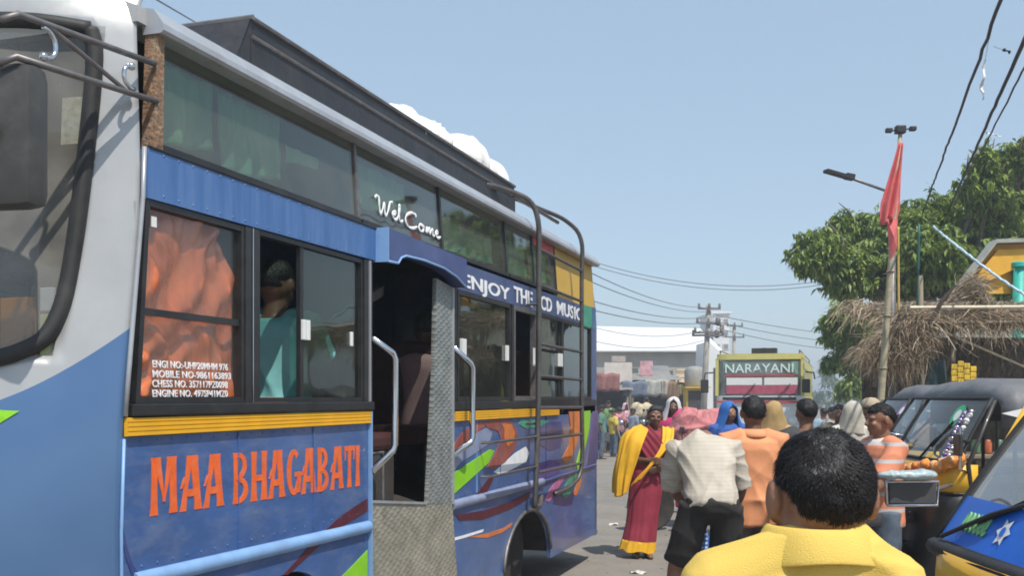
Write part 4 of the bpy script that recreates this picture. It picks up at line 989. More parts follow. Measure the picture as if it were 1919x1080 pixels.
for k, (a, c, y0, y1, dd, col, lab) in enumerate(((1146, 1172, 668, 679, 45.2, (.42, .36, .33), 'narrow grey brown board above the whitish sign'), (1220, 1252, 686, 694, 46.2, (.35, .37, .40), 'long thin grey board right of the pink sign'), (1268, 1296, 694, 701, 47.5, (.50, .36, .16), 'tan name board on the stall with white posts'), (1176, 1196, 690, 700, 46.0, (.10, .13, .12), 'small dark board left of the pink sign'))):
    o = MB().cbox(-(c - a) / 2 * dd / F_PX, (c - a) / 2 * dd / F_PX, -.04, .04, 0, (y1 - y0) * dd / F_PX, .01).obj('shop_board', mat('board%d' % k, col, .7, var=.3, scale=3)); o.location = W((a + c) / 2, y1, dd); tag(o, lab, 'board', 'boards over the shops')
# ------------------------------------------------------------------ poles and wires
def pole(name, label, base, top, r0, r1, arms, group=None, cat='utility pole', m=None):
    t = thing(name, label, cat, base, 0, group); B0 = Vector(base); T = Vector(top) - B0
    MB().tube([(0, 0, -.1), T * .5, T], [r0, (r0 + r1) / 2, r1], 10).obj('shaft', m or m_pole, t, smooth=True)
    for (zf, half, ang, n) in arms:
        c = T * zf; dx = Vector((math.cos(ang), math.sin(ang), 0))
        a = MB().obox(c - dx * half + Vector((0, -r0 - .03, 0)), c + dx * half + Vector((0, -r0 - .03, 0)), .07, .08).obj('crossarm', m_steel, t)
        for k in range(n):
            q = c + dx * (half * .92 * (2 * k / max(1, n - 1) - 1)) + Vector((0, -r0 - .03, .04))
            MB().lathe([(0, 0), (.045, 0), (.06, .04), (.04, .08), (.06, .12), (.035, .17), (0, .19)], 8, tuple(q)).obj('insulator', mat('insulator_grey', (.2, .18, .17), .3), a, smooth=True)
    return t
P1b = W(1316, 745, 40) - Vector((0, 0, 1.6)); P1t = W(1328, 572, 40)
p1 = pole('utility_pole', 'grey utility pole with several crossarms, nearer of the two left of the yellow bus', P1b, P1t, .14, .10, [(.97, .45, .1, 3), (.86, .6, .5, 3), (.79, .55, .0, 2), (.77, .62, -.15, 3)], 'utility poles by the road')
for k, (dx, dz) in enumerate(((.35, .1), (.5, -.35), (.3, -.7))): MB().lathe([(0, 0), (.07, .02), (.09, .15), (.09, .32), (.0, .36)], 10, (P1t.x - P1b.x + dx, -.1, P1t.z - .9 + dz * .6)).obj('switch_gear', mat('switch_gear', (.13, .12, .12), .5), p1, smooth=True)
P2b = W(1374, 745, 60) - Vector((0, 0, 1.6)); P2t = W(1376, 606, 60)
pole('utility_pole', 'thin distant utility pole just left of the yellow bus roof', P2b, P2t, .14, .1, [(.97, .5, .2, 3), (.86, .6, .2, 3)], 'utility poles by the road')
m_wire = mat('wire_black', (.02, .02, .025), .6); m_wire2 = mat('wire_grey', (.16, .17, .19), .6)
def ext(a, b, k0, k1): return a + (a - b) * k0, b + (b - a) * k1
def wire(a, b, sag, r, label, group, m=m_wire2, kink=0, seed=0, name='power_line'):
    a = Vector(a); b = Vector(b); rs = random.Random(seed); n = 24 if not kink else 60; pts = []
    for i in range(n + 1):
        t = i / n; p = a.lerp(b, t); p.z -= sag * 4 * t * (1 - t)
        if kink: p.x += rs.uniform(-kink, kink); p.z += rs.uniform(-kink, kink)
        pts.append(p)
    o = MB().tube(pts, r, 5).obj(name, m, smooth=True)
    return tag(o, label, 'wire', group)
FL = ['highest of the four grey lines running from the near pole over the bus tail', 'second highest grey line running from the near pole over the bus tail', 'third highest grey line running from the near pole to the bus tail', 'lowest of the four grey lines running from the near pole to the bus tail']
for k, (px, py, dd, dz) in enumerate(((1090, 452, 16, 0.0), (1085, 468, 16, -.25), (1095, 540, 18, -.5), (1110, 560, 18, -.7))):
    wire(P1t + Vector((-.3 + .25 * k, -.1, dz * .7 - .1)), W(px - 400, py - 190 + 25 * k, 12.0), .5, .012, FL[k], 'wires running towards the camera')
for k in range(3):
    wire(P1t + Vector((.3, 0, -.4 - .25 * k)), W(1720, 635 + 9 * k, 55), .25 + .1 * k, .016, ['upper', 'middle', 'lowest'][k] + ' of three grey lines crossing the sky above the yellow bus', 'lines crossing behind the yellow bus')
for k, (y0, y1) in enumerate(((498, 515), (506, 522))):
    wire(W(1060, y0 - 25, 26), W(1700, y1 - 25, 26), .75, .010, ['upper', 'lower'][k] + ' of two faint lines sagging across the open sky between bus and tree', 'faint lines across the open sky')
for k in range(2): wire(W(1100, 610 + 26 * k, 34), P1t + Vector((-.2, 0, -1.0 - .4 * k)), .3, .012, ['upper', 'lower'][k] + ' short service wire in front of the white warehouse roof', 'service wires to the shops')
wire(*ext(W(250, -30, 9), W(470, 100, 24), .8, 1.5), .02, .010, 'single thin wire in the sky above the front of the blue bus', None)
# thick bundled cables at the upper right
wire(*ext(W(1877, -5, 6.2), W(1744, 358, 16), 0.45, .35), .0, .013, 'knotted black twisted cable, leftmost of those at the upper right', None, m_wire, .008, 3, 'overhead_cable')
wire(*ext(W(1921, 70, 6.5), W(1792, 362, 16), 0.45, .35), .0, .015, 'thick black cable, middle one of those at the upper right', None, m_wire, .004, 4, 'overhead_cable')
wire(*ext(W(1924, 118, 6.7), W(1800, 362, 16), 0.45, .35), .0, .008, 'thinner black cable, rightmost of those at the upper right', None, m_wire, .004, 5, 'overhead_cable')
def rag(name, lab, pts, w, m, cat='plastic scrap'):
    P = catmull(pts, 4); vs = []; fs = []
    for i, p in enumerate(P):
        q = w * math.sin(math.pi * (i + .6) / (len(P) + .2)); vs += [p + Vector((-q, .02 * math.sin(i), 0)), p + Vector((0, -.03 * math.cos(i * 1.3), 0)), p + Vector((q, .02, .01))]
        if i: a = 3 * i - 3; fs += [(a, a + 1, a + 4, a + 3), (a + 1, a + 2, a + 5, a + 4)]
    o = MB().add(vs, fs).obj(name, m, smooth=True); md = o.modifiers.new('t', 'SOLIDIFY'); md.thickness = .003
    return tag(o, lab, cat)
m_plas = mat('white_plastic_film', (.75, .76, .78), .35, var=.1)
rag('plastic_scrap', 'white plastic strip hanging beneath the knotted cable', [W(1846, 112, 8), W(1845, 140, 8), W(1841, 165, 8), W(1844, 186, 8)], .016, m_plas)
rag('plastic_scrap', 'pale plastic scrap caught on the thinner cable above the tree', [W(1848, 248, 11), W(1860, 252, 11), W(1877, 256, 11)], .02, m_plas)
rag('plastic_scrap', 'dark scrap caught in the air beside the thick cable', [W(1881, 92, 7.5), W(1888, 96, 7.5), W(1895, 99, 7.5)], .02, m_wire)
wire(W(1846, 112, 8), W(1855, 60, 7.4), .01, .002, 'fine thread holding the white plastic strip under the cable', None, name='thread')
wire(W(1881, 92, 7.5), W(1862, 86, 7.6), .004, .002, 'fine thread tying the dark scrap to the knotted cable', None, name='thread')
wire(W(1848, 248, 11), W(1842, 240, 11), .004, .002, 'fine thread tying the pale scrap to the thinner cable', None, name='thread')

# flag pole, flood lamps, street lamp
Fb = Vector((xof(1632, 11.5), 11.5, 0)); Ft = W(1687, 252, 11.5)
t = thing('flag_pole', 'leaning bamboo pole carrying a drooping red flag', 'pole', Fb)
T = Ft - Fb
MB().tube([T * q for q in (0, .25, .5, .75, 1)], [.045, .042, .038, .03, .022], 10).obj('bamboo', mat('bamboo', (.36, .31, .20), .6, var=.3, scale=5, stretch=(1, 1, 3)), t, smooth=True)
for q in (.3, .42, .55, .66, .78): MB().lathe([(.042, -.012), (.05, 0), (.042, .012)], 10, tuple(T * q)).obj('node', mat('bamboo_node', (.25, .2, .12), .7), t, smooth=True)
vs = []; fs = []; nx, nz = 16, 26
for i in range(nz + 1):
    q = i / nz; c = Ft - Fb + Vector((0, -.03, -.10)) + Vector(((1661 - 1687) / F_PX * 11.5, -.02, -(415 - 268) / F_PX * 11.5)) * q
    wd = .030 + .078 * min(1, q * 1.25) - .05 * max(0, q - .8) * 3
    for j in range(nx + 1):
        s = j / nx - .5
        vs.append(c + Vector((s * 2 * wd, .045 * math.sin(s * 15 + 2 * q) * (q + .25), .03 * math.sin(s * 9 + 1) * q - .06 * abs(s) * (1 if q > .8 else 0))))
for i in range(nz):
    for j in range(nx): a = i * (nx + 1) + j; fs.append((a, a + 1, a + nx + 2, a + nx + 1))
fl = MB().add(vs, fs).obj('red_flag', mat('flag_red_cloth', (.62, .13, .13), .8, var=.2, scale=7), smooth=True); fl.location = Fb; tag(fl, 'faded red cloth flag hanging limp from the bamboo pole', 'flag'); fl.modifiers.new('t', 'SOLIDIFY').thickness = .004
vs = []
o = MB().add([(-.06, 0, 0), (.07, .02, .02), (.05, .0, -.32), (.0, .03, -.47), (-.03, 0, -.36), (-.0, -.05, -.2)], [(0, 5, 4), (0, 1, 5), (1, 2, 5), (5, 2, 3), (5, 3, 4)]).obj('red_flag', mat('flag_red_cloth', (.62, .075, .085))); o.location = W(1672, 412, 11.45); o.modifiers.new('t', 'SOLIDIFY').thickness = .004; tag(o, 'small second red pennant below the larger red flag on the pole', 'flag')
t = thing('flood_lamps', 'cluster of small dark flood lamps on the tip of the flag pole', 'lamp', Ft)
m_lampb = mat('lamp_black', (.02, .02, .022), .5)
MB().cbox(-.055, .055, -.05, .05, .01, .10, .015).obj('junction_box', m_lampb, t)
for k, (dx, dz) in enumerate(((-.13, .045), (.14, .065))):
    MB().tube([(0, 0, .05), (dx * .7, 0, dz)], .008, 6).obj('bracket', m_lampb, t)
    h = MB().cbox(dx - .035, dx + .035, -.04, .03, dz - .025, dz + .025, .01).obj('lamp_head', m_lampb, t)
t = thing('street_lamp', 'slim grey street lamp arm reaching left from behind the red flag', 'street lamp', (xof(1672, 12.5), 12.5, 0))
b0 = t.location
MB().tube([(0, 0, 0), (0, 0, zof(360, 12.5))], [.05, .04], 10).obj('column', m_steel, t, smooth=True)
a1 = W(1675, 360, 12.5) - b0; a2 = W(1592, 333, 12.2) - b0; a3 = W(1547, 320, 12.1) - b0
MB().tube([a1 + Vector((0, 0, -.02)), a2], .018, 8).obj('arm', m_steel, t, smooth=True)
MB().obox(a2, a3, .10, .035).obj('lamp_head', m_lampb, t); MB().obox(a2 + Vector((.05, 0, .0)), a2 - Vector((.05, 0, -.02)), .12, .06).obj('joint', m_lampb, t)
wire(Vector((xof(1684, 11.3), 11.3, 2.55)), W(1683, 425, 11.3), 0, .014, 'thin straight yellow bamboo stick beside the flag pole', None, mat('yellow_cane', (.50, .36, .08), .6), 0, 0, 'bamboo_stick')['category'] = 'stick'
wire(Vector((xof(1712, 13), 13, 0)), W(1722, 420, 13), 0, .018, 'dark green iron post half hidden in the tree leaves', None, mat('green_iron', (.02, .10, .07), .5), 0, 0, 'iron_post')['category'] = 'post'

# ------------------------------------------------------------------ shrine with yellow soffit and teal column
d = 16.5
t = thing('shrine', 'small yellow shrine roof on a turquoise column behind the thatched stall', 'shrine', (xof(1885, d), d, 0))
ox = t.location.x
m_soff = mat('shrine_yellow', (.72, .38, .03), .6, var=.2, scale=3, dirt=.2, dcol=(.5, .22, .03)); m_tl = mat('turquoise_paint', (.03, .42, .34), .5, var=.12, dirt=.15); m_edge = mat('shrine_grey', (.33, .34, .30), .8, var=.2)
def px_(a): return xof(a, d) - ox
apx = [(px_(1768), zof(548, d)), (px_(1838), zof(458, d)), (px_(2030), zof(452, d)), (px_(2120), zof(545, d))]
th = .06
outer = apx + [(a, z - th) for a, z in apx[::-1]]
MB().plate(outer, -.56, -.30).obj('roof', m_edge, t)
MB().plate([(a, z - th - .003) for a, z in apx], -.34, -.305).obj('gable_wall', m_soff, t)
MB().plate([(px_(1900), zof(500, d)), (px_(1800), zof(545, d)), (px_(1810), zof(520, d)), (px_(1845), zof(476, d)), (px_(1960), zof(472, d)), (px_(1960), zof(498, d))], -.46, -.345).obj('arch_trim', m_soff, t)
MB().tube([(px_(1885), -.43, .3), (px_(1885), -.43, zof(500, d))], .098, 20).obj('column', m_tl, t, smooth=True)
MB().lathe([(.10, 0), (.14, .02), (.14, .08), (.10, .10)], 20, (px_(1885), -.43, zof(500, d) - .08)).obj('capital', m_tl, t, sharp=30)
MB().cbox(px_(1760), px_(2100), -.8, 2.0, .0, .35, .02).obj('plinth', m_edge, t)
MB().box(px_(1780), px_(2090), 1.9, 2.0, .351, zof(545, d)).obj('back_wall', m_edge, t)
MB().cbox(px_(1868), px_(1905), -.58, -.28, .352, .5, .01).obj('column_base', m_tl, t)
wire(W(1750, 425, 12.6), W(1925, 556, 11.0), .03, .016, 'white and blue twisted plastic rope slanting down past the turquoise column', None, mat('pale_blue_cord', (.50, .66, .75), .5, var=.35, scale=14), .006, 8, 'twisted_rope')['category'] = 'rope'

# ------------------------------------------------------------------ thatched stall
d = 12.2
t = thing('thatched_stall', 'roadside stall with a ragged brown palm thatch roof on wooden poles', 'stall', (xof(1720, d), d, 0))
O = Vector(t.location)
m_th = leaf_mat('dry_palm', (.14, .095, .055), (.56, .44, .30), .2); m_th2 = leaf_mat('grey_dry_palm', (.16, .12, .08), (.45, .36, .25), .15)
def strand(mb, a, dirv, L_, w, rs, sagk=.4):
    a = Vector(a); dv = Vector(dirv).normalized(); sd = dv.cross(Vector((rs.uniform(-1, 1), rs.uniform(-1, 1), rs.uniform(-1, 1)))).normalized()
    P = [a]; n = 4; c = dv.copy()
    for k in range(n):
        c = (c + Vector((rs.uniform(-.3, .3), rs.uniform(-.3, .3), rs.uniform(-.3, .3) - sagk * .5))).normalized(); P.append(P[-1] + c * L_ / n)
    vs = []; fs = []
    for k, p in enumerate(P):
        q = w * (1 - .75 * k / n); vs += [p - sd * q, p + sd * q]
        if k: b_ = 2 * k - 2; fs.append((b_, b_ + 1, b_ + 3, b_ + 2))
    mb.add(vs, fs)
rs = random.Random(21); th = MB()
def L(px, py, dd=d): return W(px, py, dd) - O
# ragged hanging end at the left
for i in range(5600):
    px = rs.triangular(1600, 1760, 1690); q = (px - 1600) / 160
    ytop = 655 - 85 * q ** .8; ybot = 662 + 28 * math.sin(q * 3) - 10 * q + 9 * math.sin(q * 31)
    py = ytop + (ybot - ytop) * rs.random() ** 1.3
    dd = d + rs.uniform(-.15, .7)
    strand(th, L(px, py, dd), (rs.uniform(-.9, .5), rs.uniform(-.5, .3), rs.uniform(-.9, .15)), rs.uniform(.12, .42), rs.uniform(.0025, .007), rs, .5)
# roof sheet of palm leaf along the beam
for i in range(4200):
    px = rs.uniform(1690, 2150); dd = d + rs.uniform(.0, 2.6)
    k = (dd - d) / 2.6
    p = Vector((xof(px, d) - O.x, dd - d, zof(600, d) + .38 * k + rs.uniform(-.06, .1)))
    strand(th, p, (rs.uniform(-1, .6), -1.0, rs.uniform(-.3, .1)), rs.uniform(.3, .75), rs.uniform(.004, .011), rs, .25)
# fringe under the beam
for i in range(1000):
    px = rs.uniform(1735, 2150)
    strand(th, L(px, rs.uniform(588, 606), d - .03 + rs.uniform(-.05, .15)), (rs.uniform(-.5, .4), rs.uniform(-.2, .2), -1), rs.uniform(.06, .2) if rs.random() < .93 else rs.uniform(.3, .6), rs.uniform(.003, .008), rs, .4)
th.obj('thatch', m_th, t, kind='stuff')
ar_ = MB()
for i in range(650):
    u = rs.random(); cx = 1772 + 98 * u; cyy = 570 - 50 * math.sin(math.pi * u ** .9) * rs.uniform(.15, 1)
    strand(ar_, L(cx, cyy, d + rs.uniform(0, .5)), (1.0 - 1.6 * u + rs.uniform(-.3, .3), rs.uniform(-.4, .4), .9 - 1.6 * u), rs.uniform(.15, .4), rs.uniform(.004, .010), rs, .3)
ar_.obj('dry_frond', m_th2, t, kind='stuff')
MB().tube([L(1705, 577, d - .1), L(2150, 574, d - .1)], .022, 8).obj('beam', mat('pale_bamboo', (.60, .52, .38), .6, var=.2), t)
MB().tube([L(1690, 606, d - .06), L(2150, 602, d - .06)], .02, 8).obj('beam', m_wood, t)
MB().tube([L(1740, 610, d - .1), L(1925, 690, d + .3)], .014, 6).obj('rafter', mat('pale_bamboo', (.6, .52, .38)), t)
MB().tube([L(1745, 600, d - .13), L(1765, 565, d - .12), L(1790, 535, d - .1)], [.03, .026, .015], 7).obj('dark_branch', mat('dark_root', (.05, .035, .025), .9), t)
for a, dd, y0 in ((1727, d + .1, 515), (1786, d + .05, 600), (2100, d, 590), (1735, d + 2.5, 560), (2100, d + 2.5, 560)):
    q = Vector((xof(a, dd) - O.x, dd - d, 0)); MB().tube([q, q + Vector((.01, 0, zof(y0, d) / 2)), q + Vector((-.01, 0, zof(y0, d)))], [.035, .032, .028], 8).obj('post', m_wood, t, smooth=True)
MB().cbox(xof(1745, d) - O.x, xof(2150, d) - O.x, .1, .9, .0, .85, .02).obj('counter', m_wood, t)
MB().box(xof(1742, d) - O.x, xof(2150, d) - O.x, 2.3, 2.36, 0, zof(612, d)).obj('shade_backing', mat('stall_shade_sheet', (.06, .05, .035), .95, var=.4, scale=12), t)  # dark sheet standing for the deep shade inside the stall
MB().cbox(xof(1735, d) - O.x, xof(2150, d) - O.x, .05, .95, .852, .90, .01).obj('counter_top', m_wood, t)
# goods hung in the stall: strips of yellow packets, plastic jars
m_pk = mat('yellow_packet', (.75, .50, .04), .35, var=.3, scale=20)
for k, (a, y0, n) in enumerate(((1788, 682, 5), (1800, 676, 6), (1812, 680, 5), (1824, 686, 4))):
    tt = thing('packet_strip', 'hanging strip of yellow snack packets in the stall, %s' % ['leftmost of four', 'longest of four', 'third of four from the left', 'shortest of four'][k], 'snack packets', W(a, y0, d - .1), 0, 'strips of yellow snack packets')
    MB().tube([(0, 0, .0), (0, 0, zof(604, d) - zof(y0, d))], .003, 5).obj('string', m_wire, tt)
    for j in range(n): MB().cbox(-.035, .035, -.012 + .004 * (j % 2), .012, -.07 * (j + 1), -.07 * j - .006, .008).obj('packet', m_pk, tt)
tt = thing('plastic_sheet', 'greenish black plastic sheet hanging at the left end of the stall counter', 'sheet', W(1755, 700, d + .2))
vs = []; fs = []
for i in range(9):
    for j in range(9): vs.append((-.12 + .24 * i / 8, .025 * math.sin(i * 1.4 + j * .4), -.18 + .36 * j / 8))
for i in range(8):
    for j in range(8): a = i * 9 + j; fs.append((a, a + 1, a + 10, a + 9))
o = MB().add(vs, fs).obj('sheet', mat('dark_teal_plastic', (.04, .09, .09), .3, var=.3), tt, smooth=True); o.modifiers.new('t', 'SOLIDIFY').thickness = .003
for k, (a, c) in enumerate(((1850, (.10, .22, .10)), (1872, (.45, .12, .05)), (1895, (.12, .2, .12)))):
    o = MB().lathe([(0, 0), (.05, 0), (.055, .02), (.055, .13), (.04, .15), (.042, .17), (0, .175)], 12).obj('jar', mat('jar%d' % k, c, .3), smooth=True)
    o.location = (xof(a, d), d + .3, .902); tag(o, ['green sweet jar, leftmost on the stall counter', 'orange brown sweet jar in the middle of the stall counter', 'dark green sweet jar, rightmost on the stall counter'][k], 'jar', 'sweet jars on the stall counter')

# ------------------------------------------------------------------ second bus coming up the road
D2 = 28.0; X2 = xof(1506, D2)
m_by = mat('yellow_bus_paint', (.56, .51, .16), .4, var=.1, dirt=.25); m_bw = mat('yellow_bus_white', (.66, .69, .70), .35, var=.1, dirt=.2); m_bg = mat('yellow_bus_green', (.1, .25, .16), .4)
t = thing('yellow_bus', 'yellow bus with a lettered windscreen driving up the road behind the crowd', 'bus', (X2, D2, 0), BUS_ROT)
def zz(py): return zof(py, D2)
pl = [(.9, 0), (.25, .0), (.10, .03), (.02, .12), (-.03, .35), (-.05, 1.2), (-.03, 2.05), (.02, 2.28), (.10, 2.37), (.25, 2.4), (.9, 2.4)]
def shell(z0, z1, name, m, n=1, inn=0.0):
    return MB().loft([[(x + .08 * max(0, (z - 1.7)) + inn, y, z) for x, y in pl] for z in [z0 + (z1 - z0) * k / max(1, n) for k in range(n + 1)]], cap=False, closed=False).obj(name, m, t, sharp=40)
shell(.35, 1.10, 'front_lower', m_bw); shell(1.10, 1.64, 'front_panel', m_bw); shell(2.66, 2.82, 'roof_cap', m_by)
MB().loft([[(x + .08 * (z - 1.7) + .03, y, z) for x, y in pl[2:9]] for z in (1.65, 2.0, 2.35, 2.66)], cap=False, closed=False).obj('windscreen', glass('bus2_glass', (.62, .68, .66), .9, .05, dust_glare=.42, r0=.12), t, smooth=True)
for sd in (0, 1):
    y0 = -.01 if not sd else 2.33
    for (x0, z0, z1) in ((.02, 1.64, 2.70),):
        MB().add([(x0 + .05 + .08 * (z - 1.7), y, z) for z in (z0, z1) for y in (y0, y0 + .09)] + [(x0 + .35 + .08 * (z - 1.7), y, z) for z in (z0, z1) for y in (y0, y0 + .09)], [(0, 1, 3, 2), (4, 6, 7, 5), (0, 2, 6, 4), (1, 5, 7, 3), (0, 4, 5, 1), (2, 3, 7, 6)]).obj('pillar', m_by, t)
MB().box(.42, 9.0, .0, .03, .35, 1.60).obj('side_panel', m_by, t); MB().box(.42, 9.0, 2.37, 2.40, .35, 2.66).obj('side_panel', m_by, t)
MB().box(.42, 9.0, .0, .03, 2.42, 2.68).obj('cant_panel', m_by, t)
for k in range(8):
    x = .5 + k * 1.06
    f = MB().box(x, x + .07, .0, .03, 1.602, 2.418).obj('window_post', m_by, t)
    MB().box(x + .09, x + 1.03, .012, .018, 1.605, 2.415).obj('pane', g_low, f)
MB().box(.3, 9.0, .1, 2.3, .4, 1.0).obj('floor', m_dark, t); MB().box(1.6, 1.64, .1, 2.3, 1.0, 2.6).obj('partition', m_dark, t)
MB().loft([[(x, -.01, 2.681), (x, .1, 2.78), (x, .5, 2.83), (x, 1.9, 2.83), (x, 2.3, 2.78), (x, 2.41, 2.681)] for x in (.14, 9.0)]).obj('roof', m_by, t)
MB().box(8.97, 9.0, .03, 2.37, .35, 2.68).obj('tail', m_by, t)
MB().box(.075, .09, .15, 2.2, 2.24, 2.60).obj('header_board', mat('header_green', (.16, .30, .24), .6, var=.4, scale=6), t)
text('destination_lettering', 'NARAYANI', (.055, 2.16, zz(698)), (R(90), 0, R(-90)), .25, 1.86, mat('pale_green_letters', (.66, .80, .78), .5), t, .008, .02)
MB().box(-.015, .0, .25, 2.15, zz(705), zz(702)).obj('red_line', mat('sign_red', (.5, .05, .06)), t)
MB().cbox(.0, .03, .16, 1.06, zz(722), zz(708), .008).obj('route_card', m_lite, t); MB().cbox(.0, .03, 1.12, 2.1, zz(722), zz(708), .008).obj('route_card', m_lite, t)
MB().cbox(-.02, .01, .16, 2.1, zz(739), zz(723), .008).obj('magenta_banner', mat('magenta_banner', (.42, .08, .13), .6, var=.2), t)
MB().box(-.075, -.052, .2, 2.2, 1.52, 1.60).obj('wiper_panel', m_rub, t)
for y in (.7, 1.65): MB().obox((-.09, y, 1.58), (-.05, y - .35, 1.98), .02, .02).obj('wiper', m_rub, t)
for y in (.28, 2.12):
    h = MB().lathe([(0, -.06), (.10, -.05), (.12, 0), (.12, .05), (0, .05)], 14, (-.05, y, .95), 0).obj('headlight', m_lite, t, smooth=True)
MB().cbox(-.18, -.05, .0, 2.4, .42, .66, .03).obj('bumper', m_bw, t)
MB().cbox(-.07, -.055, .75, 1.65, 1.05, 1.42, .01).obj('front_emblem_panel', m_silver, t)
MB().box(-.08, -.056, .02, 2.38, 1.44, 1.50).obj('front_red_band', mat('sign_red', (.5, .05, .06)), t)
for y, s in ((-.05, -1), (2.45, 1)):
    a = MB().tube([(.1, y, 2.3), (-.15, y + .22 * s, 2.28), (-.15, y + .25 * s, 2.1)], .02, 6).obj('mirror_arm', m_rub, t)
    MB().cbox(-.2, -.1, y + .13 * s - .0, y + .13 * s + .22, 1.72, 2.1, .03).obj('mirror', m_rub, a)
o = thing('roof_box', 'dark box strapped on the front of the yellow bus roof', 'box', bus_world(0, 0, 0), 0)
o.location = t.matrix_basis @ Vector((.7, 1.1, 2.832)); o.rotation_euler = (0, 0, BUS_ROT)
MB().cbox(-.2, .2, -.35, .35, 0, .17, .02).obj('case', m_lampb, o); MB().box(-.21, .21, -.03, .03, -.0, .175).obj('strap', m_rub, o)
for k, y in enumerate((.02, 2.2)):
    MB().tube([(.3, y + .1, 2.80), (.3, y + .1, 2.92), (8.8, y + .1, 2.92), (8.8, y + .1, 2.80)], .02, 6).obj('roof_rail', m_steel, t)
for cx in (1.4, 7.0):
    w_ = MB().lathe([(.25, 0), (.46, .0), (.48, .05), (.48, .2), (.25, .22)], 20, (cx, -.005, .48), 1).obj('wheel', m_tyre, t, sharp=30)
    MB().lathe([(0, .03), (.2, .02), (.25, .01), (.25, .1), (0, .1)], 16, (cx, -.005, .48), 1).obj('rim', m_steel, w_, sharp=30)
# ------------------------------------------------------------------ people
m_skin = mat('brown_skin', (0.25, 0.122, 0.072), 0.5, var=0.18, scale=14, bump=0.12, bscale=90)
m_skin2 = mat('dark_brown_skin', (0.155, 0.075, 0.046), 0.45, var=0.18, scale=14, bump=0.12, bscale=90)
m_hair = mat('black_hair', (0.010, 0.009, 0.009), 0.42, var=0.5, scale=40, bump=0.5, bscale=140, stretch=(1, 1, 0.35))
m_eyew = mat('eye_white', (0.32, 0.28, 0.24), 0.3); m_eyeb = mat('eye_dark', (0.02, 0.012, 0.01), 0.2)
def V(*a): return Vector(a)
BASE = dict(pelvis=(0, 0, .525), chest=(0, .004, .72), neck=(0, .012, .832), head=(0, -.006, .925),
            shL=(.108, .012, .802), elL=(.140, .028, .635), wrL=(.146, -.015, .487), shR=(-.108, .012, .802), elR=(-.140, .028, .635), wrR=(-.146, -.015, .487),
            hiL=(.052, 0, .515), knL=(.056, -.008, .285), anL=(.058, .018, .048), toL=(.066, -.085, .018), hiR=(-.052, 0, .515), knR=(-.056, -.008, .285), anR=(-.058, .018, .048), toR=(-.066, -.085, .018))
SIT = dict(knL=(.085, -.235, .50), anL=(.085, -.20, .265), toL=(.09, -.29, .235), knR=(-.085, -.235, .50), anR=(-.085, -.20, .265), toR=(-.09, -.29, .235),
           elL=(.15, -.05, .655), wrL=(.09, -.17, .57), elR=(-.15, -.05, .655), wrR=(-.09, -.17, .57))
def lerp(a, b, t): return a + (b - a) * t
def torso_rings(J, H, tab, nseg=20):
    """elliptic rings up the bent spine: tab rows are (t, half width, half depth, forward offset)"""
    pts = catmull([J['pelvis'] - (J['chest'] - J['pelvis']).normalized() * .03 * H, J['pelvis'] + (J['chest'] - J['pelvis']) * .30, J['chest'], J['neck']], 8)
    n = len(pts) - 1; lh = (J['hiL'] - J['hiR']).normalized(); ls = (J['shL'] - J['shR']).normalized(); rings = []
    for t, rx, ry, fo in tab:
        x = max(0, min(.9999, t)) * n; i = int(x); c = lerp(pts[i], pts[i + 1], x - i)
        tg = (pts[min(i + 1, n)] - pts[max(i - 1, 0)]).normalized()
        if t < 0: c = c + tg * (t * n / 24 * (pts[-1] - pts[0]).length)
        lat = lerp(lh, ls, min(1, max(0, t))).normalized(); lat = (lat - tg * lat.dot(tg)).normalized(); fw = tg.cross(lat)
        ring = []
        for k in range(nseg):
            a = 2 * math.pi * k / nseg; ca, sa = math.cos(a), math.sin(a)
            e = 0.86
            ring.append(c - fw * fo * H * -1 + lat * (rx * H * math.copysign(abs(ca) ** e, ca)) + fw * (ry * H * math.copysign(abs(sa) ** e, sa)))
        rings.append(ring)
    return rings
BODYT = [(0.0, .070, .055, 0), (.08, .090, .066, 0), (.2, .094, .066, 0), (.42, .080, .056, 0), (.62, .090, .063, 0), (.78, .101, .064, 0), (.88, .100, .056, 0), (.95, .070, .045, 0), (1.0, .036, .036, 0)]
def hand(mb, el, wr, H, side, curl=.5, palm=None, s=1.0):
    """palm, four unequal bent fingers and a thumb that leaves the side of the palm"""
    d = (wr - el).normalized(); pn = (palm or V(-side, 0, 0)); pn = (pn - d * pn.dot(d)).normalized(); lat = d.cross(pn) * side
    L_ = .108 * H * s; r = .0052 * H * s
    p0 = wr; p1 = wr + d * L_ * .46
    for k in (-1, -.33, .33, 1): mb.limb([p0 + lat * k * .010 * H, p1 + lat * k * .019 * H * s], [.0105 * H * s, .0085 * H * s], 8)
    for k, ln in ((-1, .40), (-.33, .50), (.33, .54), (1, .48)):
        b_ = p1 + lat * k * .0195 * H * s; q = [b_]; c = d.copy()
        for j in range(3):
            an = curl * (.35 + .5 * j); c = (d * math.cos(an) + pn * math.sin(an)).normalized(); q.append(q[-1] + c * L_ * ln * (.45, .33, .25)[j])
        mb.limb(q, [r * 1.12, r * 1.05, r * .95, r * .8], 8)
    b_ = p0 + d * L_ * .12 + lat * .016 * H * s
    td = (d * .7 + lat * .65 + pn * .45).normalized(); q1 = b_ + td * L_ * .26; q2 = q1 + (d * .85 + lat * .2 + pn * .5).normalized() * L_ * .22
    mb.limb([b_, q1, q2], [r * 1.5, r * 1.25, r * .95], 8)
def headM(yaw, pitch, roll=0): return Euler((R(pitch), R(roll), R(yaw)), 'XYZ').to_matrix()
